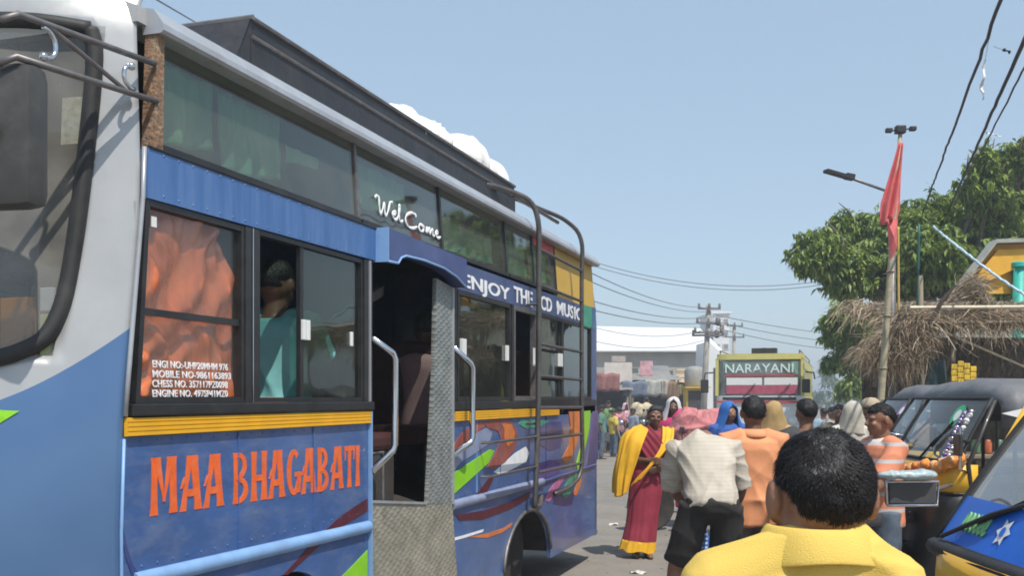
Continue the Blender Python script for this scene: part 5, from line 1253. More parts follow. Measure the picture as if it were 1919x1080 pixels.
def head_parts(mb, c, H, M, face=True, ear=1.0):
    h = H
    def E(p, rx, ry, rz, n=16): mb.ell(c + M @ (V(*p) * h), rx * h, ry * h, rz * h, M, n, 10)
    E((0, .008, .012), .0455, .057, .053, 20)
    E((0, -.014, -.028), .036, .038, .038)
    E((0, -.034, -.050), .020, .016, .014)
    E((0, .018, -.012), .043, .046, .044)
    if face:
        for s in (-1, 1):
            E((s * .022, -.040, -.016), .014, .013, .012); E((s * .020, -.045, .011), .017, .009, .006); E((s * (.050 + .006 * (ear - 1) / .3), .008, -.006), .008, .014 * ear, .021 * ear)
        mb.limb([c + M @ (V(0, -.050, .004) * h), c + M @ (V(0, -.060, -.014) * h)], [.006 * h, .0095 * h], 8)
        for s in (-1, 1): E((s * .0075, -.056, -.017), .006, .007, .0055, 8)
        E((0, -.050, -.034), .015, .008, .0042, 10); E((0, -.049, -.041), .013, .008, .0044, 10)
    else:
        for s in (-1, 1): E((s * (.050 + .006 * (ear - 1) / .3), .008, -.006), .008, .014 * ear, .021 * ear)
def hair_cap(root, c, H, M, m=None, style='short', res=(40, 28), seed=0, mid=None):
    """closed hair volume; below the hairline it dives inside the skull"""
    nu, nv = res; vs = []; fs = []; rs = np.random.RandomState(seed)
    for i in range(nv + 1):
        th = math.pi * i / nv
        for j in range(nu):
            ph = 2 * math.pi * j / nu
            d = Vector((math.sin(th) * math.cos(ph), math.sin(th) * math.sin(ph), math.cos(th)))
            fr = max(0, -d.y)                    # 1 in front
            lim = -.62 + 1.12 * max(0, (-d.y + .15)) ** .8 if style == 'short' else -.75 + 1.25 * max(0, (-d.y + .05)) ** .7
            if abs(d.x) > .75 and style == 'short': lim = max(lim, -.18)
            k = max(0, min(1, (d.z - lim) / .30)); k = k * k * (3 - 2 * k)
            n_ = noise.noise(d * 4 + Vector((seed, 0, 0))) * .05 + noise.noise(d * 13) * .025
            sc = .90 + (.175 + n_ + .04 * max(0, d.z)) * k
            vs.append(c + M @ Vector((d.x * .0475 * H * sc, d.y * .060 * H * sc + .008 * H, d.z * .058 * H * sc + .012 * H)))
    for i in range(nv):
        for j in range(nu):
            k = (j + 1) % nu; fs.append((i * nu + j, (i + 1) * nu + j, (i + 1) * nu + k, i * nu + k))
    return MB().add(vs, fs).obj('hair', m or m_hair, root, smooth=True)
# folded polo collar: stand and fall, with two points at the front
def polo_collar(root, J, H, m, w=1.0, up=0.0):
    nk = J['neck'] + V(0, -.002 * H, (-.004 + up) * H); n = 48; rings = []
    prof = [(.045, .052, -.020), (.044, .050, .012), (.0445, .0505, .020), (.047, .054, .024), (.052, .060, .017), (.060, .0675, .003), (.0635, .071, -.007), (.064, .0715, -.010)]
    for rx, ry, hh in prof:
        ring = []
        for k in range(n):
            a = 2 * math.pi * k / n; sa = math.sin(a)
            fr = max(0, -sa); dz = -.030 * fr ** 2 * H - (.012 * H * fr if hh < .01 else 0) - .016 * H * abs(math.cos(a)) ** 2 * max(0, (.02 - hh) / .04)
            wob = 1 + .018 * math.sin(3 * a + 1) + .010 * math.sin(7 * a)
            ring.append(nk + V(rx * w * H * math.cos(a) * wob, ry * w * H * sa * wob - .004 * H, hh * H + dz))
        rings.append(ring)
    o = MB().loft(rings, cap=False).obj('collar', m, root, smooth=True); o.modifiers.new('t', 'SOLIDIFY').thickness = .0035
    ss = o.modifiers.new('s', 'SUBSURF'); ss.levels = 1; ss.render_levels = 1
    return o
def person(label, loc, yaw, H=1.62, pose=None, skin=None, shirt=None, sleeve=.55, hem=-.05, trousers=None, leg_end=1.0, head=(0, 0), vox=.012, face=True, hair='short', curl=.5,
           group=None, shirt_w=1.0, wr=.012, hands=True, scale=1.0, shirt_extra=None, hairm=None, collar=None, seed=1, belly=0.0, shoes=None, neck_w=1.0, ear=1.0):
    skin = skin or m_skin2
    J = {k: Vector(v) for k, v in BASE.items()}
    if pose:
        for k, v in pose.items(): J[k] = Vector(v)
    J = {k: v * H for k, v in J.items()}
    root = thing('person', label, 'person', loc, R(yaw), group)
    M = headM(*head)
    # body: one continuous surface
    mb = MB(); mb.loft(torso_rings(J, H, BODYT))
    for s in 'LR':
        sg = 1 if s == 'L' else -1
        sh, el, w_ = J['sh' + s], J['el' + s], J['wr' + s]
        mb.ell(sh, .036 * H, .034 * H, .036 * H)
        mb.limb([lerp(sh, J['neck'], .35), sh, lerp(sh, el, .45), el, lerp(el, w_, .35), w_], [.036 * H, .034 * H, .030 * H, .0235 * H, .0245 * H, .0155 * H])
        if hands: hand(mb, el, w_, H, sg, curl)
        hp, kn, an, to = J['hi' + s], J['kn' + s], J['an' + s], J['to' + s]
        mb.limb([hp, lerp(hp, kn, .4), kn, lerp(kn, an, .3), lerp(kn, an, .65), an], [.056 * H, .050 * H, .034 * H, .036 * H, .027 * H, .021 * H])
        mb.limb([an + V(0, .02 * H, -.02 * H), lerp(an, to, .5) + V(0, 0, -.002 * H), to], [.022 * H, .024 * H, .017 * H])
    mb.limb([J['neck'] - (J['head'] - J['neck']) * .3, J['neck'], lerp(J['neck'], J['head'], .6)], [.040 * H * neck_w, .036 * H * neck_w, .034 * H * neck_w])
    head_parts(mb, J['head'], H, M, face, ear)
    body = remesh(mb, 'body', skin, vox, root, 2)
    if hair: hair_cap(root, J['head'], H, M, hairm, hair, (28, 20) if vox > .009 else (48, 34), seed)
    if face:
        for s in (-1, 1):
            e = MB(); q = J['head'] + M @ (V(s * .0205, -.0455, .0005) * H)
            e.ell(q, .0075 * H, .005 * H, .0030 * H, M, 10, 6); e.cur = 1; e.ell(q + M @ V(0, -.0032 * H, 0), .0042 * H, .003 * H, .0032 * H, M, 8, 6); e.obj('eye', [m_eyew, m_eyeb], root, smooth=True)
    if shirt:
        w = shirt_w; mb = MB()
        tab = [(hem, .104 * w, .084 * w + belly * .6, 0), (hem + .1, .106 * w, .086 * w + belly, 0), (.25, .106 * w, .084 * w + belly, 0), (.45, .100 * w, .078 * w + belly * .7, 0), (.65, .106 * w, .078 * w, 0), (.80, .114 * w, .077 * w, 0), (.89, .112 * w, .068 * w, 0), (.95, .084, .056, 0), (.99, .048, .046, 0)]
        mb.loft(torso_rings(J, H, tab, 24))
        for s in 'LR':
            sh, el, w_ = J['sh' + s], J['el' + s], J['wr' + s]
            if sleeve <= 1: end = lerp(sh, el, sleeve); P = [lerp(sh, J['neck'], .55) - V(0, 0, .002 * H), sh, lerp(sh, end, .5), end]; Q = [.043 * H, .047 * H * w, .045 * H * w, .045 * H * w]
            else: end = lerp(el, w_, sleeve - 1); P = [lerp(sh, J['neck'], .45), sh, lerp(sh, el, .5), el, end]; Q = [.043 * H, .046 * H * w, .041 * H * w, .036 * H * w, .031 * H * w]
            d0 = (P[0] - P[1]).normalized()
            mb.tube([P[0] + d0 * Q[0] * .5] + P, [Q[0] * .6] + Q, 16)
        if shirt_extra: shirt_extra(mb, J, H)
        sh_ = remesh(mb, 'shirt', shirt, vox, root, 10 if vox < .007 else 3, wr=(wr * 1.5, 24 / H, seed, 6))
        if collar:
            cm = MB(); nk = J['neck']; up = (J['head'] - nk).normalized(); n = 20; rings = []
            for rr_, hh in ((.044, -.012), (.043, .018), (.047, .022), (.056, .004), (.062, -.012)):
                rings.append([nk + up * (hh * H) + V(rr_ * H * math.cos(2 * math.pi * k / n), rr_ * 1.02 * H * math.sin(2 * math.pi * k / n), -.014 * H * max(0, -math.sin(2 * math.pi * k / n))) for k in range(n)])
            o = cm.loft(rings, cap=False).obj('collar', collar, root, smooth=True); o.modifiers.new('t', 'SOLIDIFY').thickness = .004
    if trousers:
        mb = MB(); mb.loft(torso_rings(J, H, [(-.06, .060, .050, 0), (.02, .092, .074, 0), (.14, .101, .077, 0), (.26, .096, .072, 0)], 24))
        for s in 'LR':
            hp, kn, an = J['hi' + s], J['kn' + s], J['an' + s]
            if leg_end <= .5: e = lerp(hp, kn, leg_end * 2); P = [hp + V(0, 0, .02 * H), lerp(hp, e, .5), e]; Q = [.064 * H, .060 * H, .056 * H]
            else: e = lerp(kn, an, leg_end * 2 - 1); P = [hp + V(0, 0, .02 * H), lerp(hp, kn, .45), kn, lerp(kn, e, .5), e]; Q = [.064 * H, .058 * H, .045 * H, .042 * H, .040 * H]
            mb.tube([P[0] + V(0, 0, .02)] + P, [Q[0] * .7] + Q, 16)
        remesh(mb, 'trousers', trousers, vox, root, 3, wr=(min(wr, .018) * 1.1, 20 / H, seed + 3, 6))
    if shoes:
        for s in 'LR':
            an, to = J['an' + s], J['to' + s]; mb = MB(); mb.limb([an + V(0, .022 * H, -.030 * H), lerp(an, to, .5) + V(0, 0, -.014 * H), to + V(0, 0, -.004)], [.016 * H, .022 * H, .017 * H], 10); mb.obj('sandal', shoes, root, smooth=True)
    return root, J

def combed_hair(root, J, H1, hd, count, res, seed, wd=1.0):
    """thick short hair: a cap plus many short combed locks"""
    c = J['head'] + V(0, 0.002, .002); M = headM(*hd); rs = random.Random(seed)
    def lim(d): 
        back = max(0, d.y); 
        return -.86 + .34 * abs(d.x) ** 2 + (1.25 * max(0, -d.y + .05) ** .8) + .42 * max(0, min(1, (abs(d.x) - .62) / .14)) * max(0, min(1, (.62 - d.y) / .2))
    def surf(d, k=1.0): return c + M @ Vector((d.x * (.0485 * H1 * k), d.y * .0600 * H1 * k + .009 * H1, d.z * .0560 * H1 * k + .009 * H1))
    vs = []; fs = []; nu, nv = res
    for i in range(nv + 1):
        th = math.pi * i / nv
        for j in range(nu):
            ph = 2 * math.pi * j / nu; d = Vector((math.sin(th) * math.cos(ph), math.sin(th) * math.sin(ph), math.cos(th)))
            k = max(0, min(1, (d.z - lim(d)) / .30)); k = k * k * (3 - 2 * k)
            vs.append(surf(d, .90 + (.16 + .05 * noise.noise(d * 3.2 + Vector((3, 1, 2))) + .02 * noise.noise(d * 9)) * k))
    for i in range(nv):
        for j in range(nu): k = (j + 1) % nu; fs.append((i * nu + j, (i + 1) * nu + j, (i + 1) * nu + k, i * nu + k))
    cap = MB().add(vs, fs).obj('hair', m_hair, root, smooth=True)
    st = MB(); wh = Vector((.15, .55, .82)).normalized()
    for i in range(count):
        d = Vector((rs.gauss(0, 1), rs.gauss(0, 1), rs.gauss(0, 1))).normalized()
        if d.z < lim(d) + rs.uniform(-.02, .12): continue
        away = (d - wh); away = (away - d * away.dot(d))
        tw = d.cross(away); g = (away.normalized() if away.length > 1e-3 else d.orthogonal()) * .9 + (tw.normalized() if tw.length > 1e-3 else d.orthogonal()) * .35 + Vector((0, 0, -.35)) + Vector((rs.gauss(0, .5), rs.gauss(0, .5), rs.gauss(0, .5)))
        k = max(0, min(1, (d.z - lim(d)) / .30))
        base = surf(d, (.925 + .115 * k + .05 * k * noise.noise(d * 3.2 + Vector((3, 1, 2)))))
        ln = (.007 + .013 * k) * rs.uniform(.6, 1.3); gw = M @ g.normalized(); dw = M @ d; gw = (gw - dw * gw.dot(dw)).normalized(); sd = gw.cross(dw).normalized() * rs.uniform(.0006, .0012) * wd
        a = base; m1 = base + gw * ln * .5 + dw * ln * (.08 + .10 * rs.random()); t = base + gw * ln + dw * ln * rs.uniform(-.10, .12)
        st.add([a - sd, a + sd, m1 + sd * .9, m1 - sd * .9, t], [(0, 1, 2, 3), (3, 2, 4)])
    st.obj('hair_locks', mat('black_hair_strand', (0.012, 0.010, 0.010), 0.62, var=.4, spec=.25), cap, kind='stuff')
m_ypolo = mat('yellow_polo_knit', (0.70, 0.49, 0.105), 0.85, var=0.07, scale=4, bump=0.25, bscale=420, dirt=0.2, dcol=(0.66, 0.45, 0.085), dscale=6)
m_beige = striped('beige_check_shirt', (0.50, 0.45, 0.375), (0.42, 0.375, 0.31), 2, 42, .12, .85, var=.12, scale=6, bump=.2, bscale=200)
m_black_tr = mat('black_trousers', (0.022, 0.019, 0.017), 0.85, var=.35, scale=7, dirt=.35, dcol=(.06, .05, .04))
m_peach = mat('peach_orange_shirt', (0.72, 0.30, 0.14), 0.85, var=.12, scale=6, bump=.2, bscale=200)
m_grey_tr = mat('grey_trousers', (0.19, 0.165, 0.145), 0.85, var=.2, scale=8)
m_jeans = mat('blue_grey_jeans', (0.09, 0.12, 0.16), 0.85, var=.25, scale=10)
m_teal_sh = mat('aqua_satin_shirt', (0.17, 0.43, 0.43), 0.34, var=.15, scale=6)
m_stripe_sh = striped('orange_striped_polo', (0.66, 0.24, 0.13), (0.52, 0.47, 0.46), 2, 9.0, .22, .85, phase=.25, var=.12, scale=8)

def traps(mb, J, H):
    for s in 'LR':
        sg = 1 if s == 'L' else -1
        mb.limb([J['neck'] + V(sg * .022, .006, .002) * H, lerp(J['neck'], J['sh' + s], .55) + V(0, .004, .006) * H, J['sh' + s] + V(0, 0, .002) * H], [.040 * H, .044 * H, .046 * H])
    mb.limb([J['neck'] + V(0, .004, -.018) * H, V(-.005, .016, .775) * H, V(0, .012, .70) * H], [.058 * H, .070 * H, .074 * H], 20)
    mb.ell(V(-.004, .020, .792) * H, .100 * H, .055 * H, .050 * H)
# man in the yellow polo, back to the camera, nearest of all
p1, J1 = person('man seen from behind in a plain yellow collared polo shirt, nearest to the camera', ((1500 - CX) / F_PX * 1.70, 1.70, 0), 180, 1.575, skin=m_skin, shirt=m_ypolo, sleeve=.75, trousers=m_grey_tr, vox=.006, face=True, wr=.014,
                head=(3, 4), shirt_w=1.0, shirt_extra=traps, neck_w=1.25, ear=1.12, pose=dict(head=(-.0215, -.004, .912), neck=(-.013, .016, .846), shL=(.089, .014, .805), shR=(-.081, .014, .803), elL=(.128, .03, .64), elR=(-.128, .03, .64), chest=(-.003, .008, .72)), hair=None, seed=4, hands=True)
H1 = 1.575
combed_hair(p1, J1, H1, (3, 4), 20000, (96, 64), 2)
polo_collar(p1, J1, H1, m_ypolo, 1.06, .019)

# woman in the maroon and yellow sari
HW = 1.53
m_maroonc = mat('maroon_sari_cloth', (0.27, 0.022, 0.045), 0.75, var=.22, scale=7, bump=.2, bscale=150)
m_yelc = mat('yellow_sari_cloth', (0.80, 0.43, 0.015), 0.7, var=.14, scale=7, bump=.2, bscale=150)
dw = 10.1
pw, JW = person('woman with cropped hair in a maroon sari with a yellow shawl, standing in the road', (xof(1200, dw), dw, 0), 4, HW, skin=m_skin2, head=(-4, 4), vox=.0075, hair='short', seed=9, curl=.7,
                pose=dict(elL=(.150, .01, .640), wrL=(.06, -.085, .600), elR=(-.150, .0, .635), wrR=(-.015, -.105, .640), neck=(.012, .012, .832), head=(.014, -.008, .925), anL=(.04, .0, .048), toL=(.045, -.10, .018), anR=(-.035, .02, .048), toR=(-.04, -.08, .018)),
                shirt=m_maroonc, sleeve=.85, hem=.05, shirt_w=.98, wr=.012, shoes=mat('brown_sandal', (.05, .03, .02), .6))
pw.rotation_euler = (0, R(5), R(4))
def folds_loft(rows, nseg, fold_fn, name, m, root, thick=0):
    """rows: (centre, rx, ry); fold_fn(angle, t) scales the radius"""
    rings = []
    for i, (c, rx, ry) in enumerate(rows):
        t = i / (len(rows) - 1); c = Vector(c)
        rings.append([c + V(rx * math.cos(a) * fold_fn(a, t), ry * math.sin(a) * fold_fn(a, t), .012 * math.sin(5 * a + 3) * t) for a in [2 * math.pi * k / nseg for k in range(nseg)]])
    o = MB().loft(rings).obj(name, m, root, sharp=80); return o
def interp(tab, t):
    for (a, *p), (b, *q) in zip(tab, tab[1:]):
        if t <= b: k = (t - a) / (b - a); return [x + (y - x) * k for x, y in zip(p, q)]
    return list(tab[-1][1:])
sk = [(0, 0, 0, .60, .145, .105), (.15, 0, 0, .53, .165, .125), (.4, -.004, 0, .40, .165, .130), (.7, -.010, -.0, .22, .155, .135), (.9, -.022, -.01, .10, .162, .145), (1.0, -.028, -.01, .045, .170, .150)]
def skf(a, t): return 1 + t * (.05 * math.sin(9 * a + 2 * math.sin(2 * a) + 2.5 * t) + .025 * math.sin(17 * a - 3 * t)) + .012 * math.sin(4 * a + 9 * t) + .01 * math.sin(30 * t + 3 * a) * (1 - t)
rows = []
for i in range(24):
    t = i / 23 * .885; x, y, z, rx, ry = interp(sk, t); rows.append(((x * HW, y * HW, z * HW), rx, ry))
folds_loft(rows, 72, lambda a, t: skf(a, t * .885), 'skirt', m_maroonc, pw)
rows = []
for i in range(5):
    t = .88 + i / 4 * .12; x, y, z, rx, ry = interp(sk, t); rows.append(((x * HW, y * HW, z * HW), rx * 1.012, ry * 1.012))
folds_loft(rows, 72, lambda a, t: skf(a, .88 + t * .12), 'hem_border', m_yelc, pw)
def ribbon(path, widths, name, m, root, seed, amp=.012, nf=3.0, nw=14, nrm=None, thick=.004):
    """a draped band: path of centre points, width vectors at each, with running folds"""
    n = 9; P = catmull(path, n); Wd = catmull(widths, n); vs = []; fs = []
    for i, (p, w) in enumerate(zip(P, Wd)):
        tg = (P[min(i + 1, len(P) - 1)] - P[max(i - 1, 0)]).normalized(); nn = tg.cross(w).normalized()
        for j in range(nw + 1):
            s = j / nw - .5
            vs.append(p + w * s + nn * (amp * math.sin(s * nf * 6.283 + seed + .13 * i) + amp * .5 * math.sin(s * nf * 13 + .3 * i + seed)))
    for i in range(len(P) - 1):
        for j in range(nw): a = i * (nw + 1) + j; fs.append((a, a + 1, a + nw + 2, a + nw + 1))
    o = MB().add(vs, fs).obj(name, m, root, smooth=True); o.modifiers.new('t', 'SOLIDIFY').thickness = thick
    return o
# maroon wrap over the chest from her left waist up to the right shoulder
h = HW
ribbon([V(.10, -.075, .60) * h, V(.02, -.092, .70) * h, V(-.05, -.078, .79) * h, V(-.075, -.01, .838) * h, V(-.07, .065, .76) * h], [V(.02, 0, .16) * h, V(.06, 0, .15) * h, V(.085, 0, .10) * h, V(.09, .0, .03) * h, V(.10, 0, -.02) * h], 'chest_drape', m_maroonc, pw, 2, .008, 4)
# yellow shawl: over her left shoulder crossing down to the right hip, and the loose end over the right arm
ribbon([V(.12, .09, .72) * h, V(.112, .01, .862) * h, V(.088, -.095, .765) * h, V(.025, -.124, .66) * h, V(-.055, -.135, .56) * h, V(-.105, -.13, .49) * h], [V(.10, .02, -.03) * h, V(.085, .03, -.01) * h, V(.075, .0, .045) * h, V(.07, 0, .055) * h, V(.07, 0, .055) * h, V(.06, 0, .05) * h], 'shawl', m_yelc, pw, 1, .006, 2)
# loose end of the shawl: one cloth over her right shoulder and arm, hanging to the hip
gf = catmull([V(-.040, -.062, .835) * h, V(-.078, -.112, .73) * h, V(-.10, -.118, .63) * h, V(-.125, -.105, .52) * h, V(-.140, -.095, .425) * h], 9)
gm = catmull([V(-.078, .005, .868) * h, V(-.165, -.015, .795) * h, V(-.195, -.035, .66) * h, V(-.205, -.045, .52) * h, V(-.195, -.05, .385) * h], 9)
gb = catmull([V(-.05, .075, .835) * h, V(-.145, .080, .73) * h, V(-.175, .060, .61) * h, V(-.195, .04, .50) * h, V(-.200, .03, .43) * h], 9)
vs = []; fs = []; n_ = 30
for i, (a, m_, b_) in enumerate(zip(gf, gm, gb)):
    t_ = i / (len(gf) - 1)
    for j in range(n_ + 1):
        s_ = j / n_; q = a * ((1 - s_) * (1 - 2 * s_)) + m_ * (4 * s_ * (1 - s_)) + b_ * (s_ * (2 * s_ - 1))
        o_ = (q - V(-.10, .0, q.z / h) * h).normalized()
        vs.append(q + o_ * h * (.004 + .0075 * (.25 + t_) * math.sin(s_ * 27 + 4 * math.sin(2 * t_)) + .006 * math.sin(s_ * 12 - 5 * t_ + 1) + .006 * t_ * math.sin(s_ * 43 + 2)))
for i in range(len(gf) - 1):
    for j in range(n_): a = i * (n_ + 1) + j; fs.append((a, a + 1, a + n_ + 2, a + n_ + 1))
o = MB().add(vs, fs).obj('shawl_end', m_yelc, pw, smooth=True); o.modifiers.new('t', 'SOLIDIFY').thickness = .003
MB().ell(JW['head'] + headM(-4, 4) @ (V(0, -.0525, .022) * h), .004, .002, .004, nu=8, nv=6).obj('bindi', mat('bindi_red', (.4, .02, .03)), pw)

# bending man in the beige shirt with a checked bag between his knees
d3 = 6.5; H3 = 1.66
bend = dict(pelvis=(.0, .06, .545), hiL=(.06, .05, .53), hiR=(-.055, .05, .53), chest=(.012, -.045, .70), neck=(.02, -.150, .780), head=(.02, -.235, .735), shL=(.118, -.105, .745), shR=(-.088, -.11, .760),
            elL=(.150, -.17, .60), wrL=(.10, -.28, .52), elR=(-.125, -.14, .60), wrR=(-.10, -.22, .50), knL=(.135, -.015, .29), anL=(.150, .07, .048), toL=(.155, -.03, .018), knR=(-.055, -.03, .30), anR=(-.03, .07, .048), toR=(-.035, -.03, .018))
p3, J3 = person('man bending forward in a beige checked shirt and rolled black trousers, seen from behind', (xof(1333, d3), d3, 0), 172, H3, pose=bend, skin=m_skin, shirt=m_beige, sleeve=1.0, hem=.05, trousers=m_black_tr, leg_end=.43, head=(0, 65), vox=.0085, face=False, hair='short', wr=.028, shirt_w=.97, seed=12, shoes=mat('black_sandal', (.02, .02, .02), .6), curl=.9)
m_bag = striped('blue_check_bag', (0.05, 0.16, 0.50), (0.70, 0.73, 0.78), 2, 34, .45, .5, var=.1)
N_, L_, pp = nodes_of(m_bag)
if not m_bag.get('x2'):
    m_bag['x2'] = 1; tc = N_.new('ShaderNodeTexCoord'); sx = N_.new('ShaderNodeSeparateXYZ'); L_.new(tc.outputs['Object'], sx.inputs[0])
    fr_ = N_.new('ShaderNodeMath'); fr_.operation = 'MULTIPLY'; fr_.inputs[1].default_value = 34; L_.new(sx.outputs[0], fr_.inputs[0]); f2 = N_.new('ShaderNodeMath'); f2.operation = 'FRACT'; L_.new(fr_.outputs[0], f2.inputs[0])
    l2 = N_.new('ShaderNodeMath'); l2.operation = 'LESS_THAN'; l2.inputs[1].default_value = .4; L_.new(f2.outputs[0], l2.inputs[0])
    mx_ = N_.new('ShaderNodeMix'); mx_.data_type = 'RGBA'; o__ = base_out(m_bag); L_.new(l2.outputs[0], mx_.inputs[0]); L_.new(o__, mx_.inputs[6]); mx_.inputs[7].default_value = (.05, .16, .5, 1); L_.new(mx_.outputs[2], pp.inputs['Base Color'])
db = 6.85
bg_ = thing('woven_bag', 'blue and white checked woven bag held low between the bending man\'s legs', 'bag', (xof(1297, db), db, zof(1068, db)), R(10))
mb = MB(); mb.loft([[(x * (1 + .06 * math.sin(k)), y, z) for k, (x, y) in enumerate(((-w_, -dd), (w_, -dd), (w_ * 1.05, 0), (w_, dd), (-w_, dd), (-w_ * 1.05, 0)))] for z, w_, dd in ((0, .085, .05), (.08, .10, .06), (.22, .095, .055), (.34, .07, .03))]); mb.obj('pouch', m_bag, bg_, sharp=40)
MB().tube(catmull([(-.05, 0, .33), (-.04, -.01, .45), (0, -.02, .50), (.04, -.01, .45), (.05, 0, .33)], 5), .007, 6).obj('handle', mat('bag_handle', (.05, .15, .45), .5), bg_, smooth=True)

# man in the peach shirt behind him
d4 = 7.0
p4, J4 = person('man seen from behind in a peach orange shirt and grey trousers, beside the bending man', (xof(1411, d4), d4, 0), 176, 1.62, skin=m_skin2, shirt=m_peach, sleeve=.9, hem=-.14, trousers=m_grey_tr, vox=.009, face=False, hair=None, wr=.030, shirt_w=1.06, seed=21, collar=m_peach, shoes=mat('black_sandal', (.02, .02, .02), .6), head=(6, -2))

combed_hair(p4, J4, 1.62, (6, -2), 4500, (48, 32), 5, 2.2)
# man in the striped polo, side on, resting his arm on a motorbike
d7 = 6.9
p7, J7 = person('man in an orange and grey striped polo, looking left beside the rickshaws', (xof(1650, d7), d7, -.03), -80, 1.60, skin=m_skin, shirt=m_stripe_sh, sleeve=.8, hem=-.05, trousers=m_jeans, vox=.0085, face=True, hair=None, wr=.014, seed=31, collar=mat('white_collar', (.65, .6, .57), .8), head=(0, 6), curl=.9,
                pose=dict(elL=(.14, -.09, .655), wrL=(.12, -.20, .55), elR=(-.145, -.06, .645), wrR=(-.13, -.17, .535)), shoes=mat('black_sandal', (.02, .02, .02), .6))

combed_hair(p7, J7, 1.60, (0, 6), 4500, (48, 32), 6, 2.2)
# passenger in the open bus window
pb = bus_world(1.36, .27, 1.0)
p9, J9 = person('bus passenger in an aqua satin shirt sitting at the open window, facing away', (pb.x, pb.y, .60), 0, 1.66, pose=SIT | dict(elL=(.115, -.10, .665), elR=(-.115, -.10, .665)), skin=m_skin2, shirt=m_teal_sh, sleeve=.62, hem=.0, trousers=m_grey_tr, vox=.010, face=False, hair='short', wr=.03, seed=41, shirt_w=.92)
p9.rotation_euler = (0, 0, BUS_ROT + R(-90) + R(180))
pb = bus_world(bus_at(800, 690, .40)[0], .40, 0)
p10, J10 = person('dim bus passenger in a pink shirt reaching across inside the doorway', (pb.x, pb.y, .52), 0, 1.66, pose=SIT | dict(elR=(-.15, -.07, .70), wrR=(-.10, -.22, .66), elL=(.15, -.07, .70), wrL=(.10, -.22, .66)), skin=m_skin2, shirt=mat('dusty_pink_shirt', (.50, .27, .30), .8), sleeve=.9, trousers=m_jeans, vox=.013, face=False, seed=42)
p10.rotation_euler = (0, 0, BUS_ROT + R(90))
pb = bus_world(4.40, .40, 0)
p11, J11 = person('bus passenger in shiny gold cloth at the rear bus window', (pb.x, pb.y, .45), 0, 1.55, pose=SIT, skin=m_skin2, shirt=mat('gold_cloth', (.65, .45, .08), .35, .3), sleeve=1.2, trousers=m_jeans, vox=.014, face=False, hair='long', seed=43, wr=.03)
p11.rotation_euler = (0, 0, BUS_ROT + R(90))

# ---- the crowd further along the street
def headscarf(root, J, H, m, M, drop=.16):
    """cloth draped over the head and shoulders, face left open"""
    c = J['head']; vs = []; fs = []; nu, nv = 28, 16
    for i in range(nv + 1):
        t = i / nv
        for j in range(nu + 1):
            op = R(34) * max(0, min(1, (t - .22) / .2)); ph = R(-90) + op + (R(360) - 2 * op) * j / nu      # open towards the face
            if t < .55: th = t / .55 * R(95); d = Vector((math.sin(th) * math.cos(ph), math.sin(th) * math.sin(ph), math.cos(th))); p = Vector((d.x * .063, d.y * .076 + .010, d.z * .073 + .012)); p = M @ (p * H)
            else:
                k = (t - .55) / .45; p = M @ (Vector((math.cos(ph) * .063, math.sin(ph) * .076 + .010, .006)) * H); q = Vector((math.cos(ph) * .112, math.sin(ph) * .075 + .02, -.14)) * H
                p = p.lerp(q, k ** .8); p += Vector((math.cos(ph), math.sin(ph), 0)) * (.008 * math.sin(7 * ph) * k)
            vs.append(c + p)
    for i in range(nv):
        for j in range(nu): a = i * (nu + 1) + j; fs.append((a, a + 1, a + nu + 2, a + nu + 1))
    o = MB().add(vs, fs).obj('headscarf', m, root, smooth=True); displace(o.data, lambda q: fold(q, .016, 22, 3, 6)); o.modifiers.new('t', 'SOLIDIFY').thickness = .006
def cloth_m(n, c): return mat('cloth_' + n, c, .8, var=.2, scale=7)
CR = 'people in the crowd along the street'
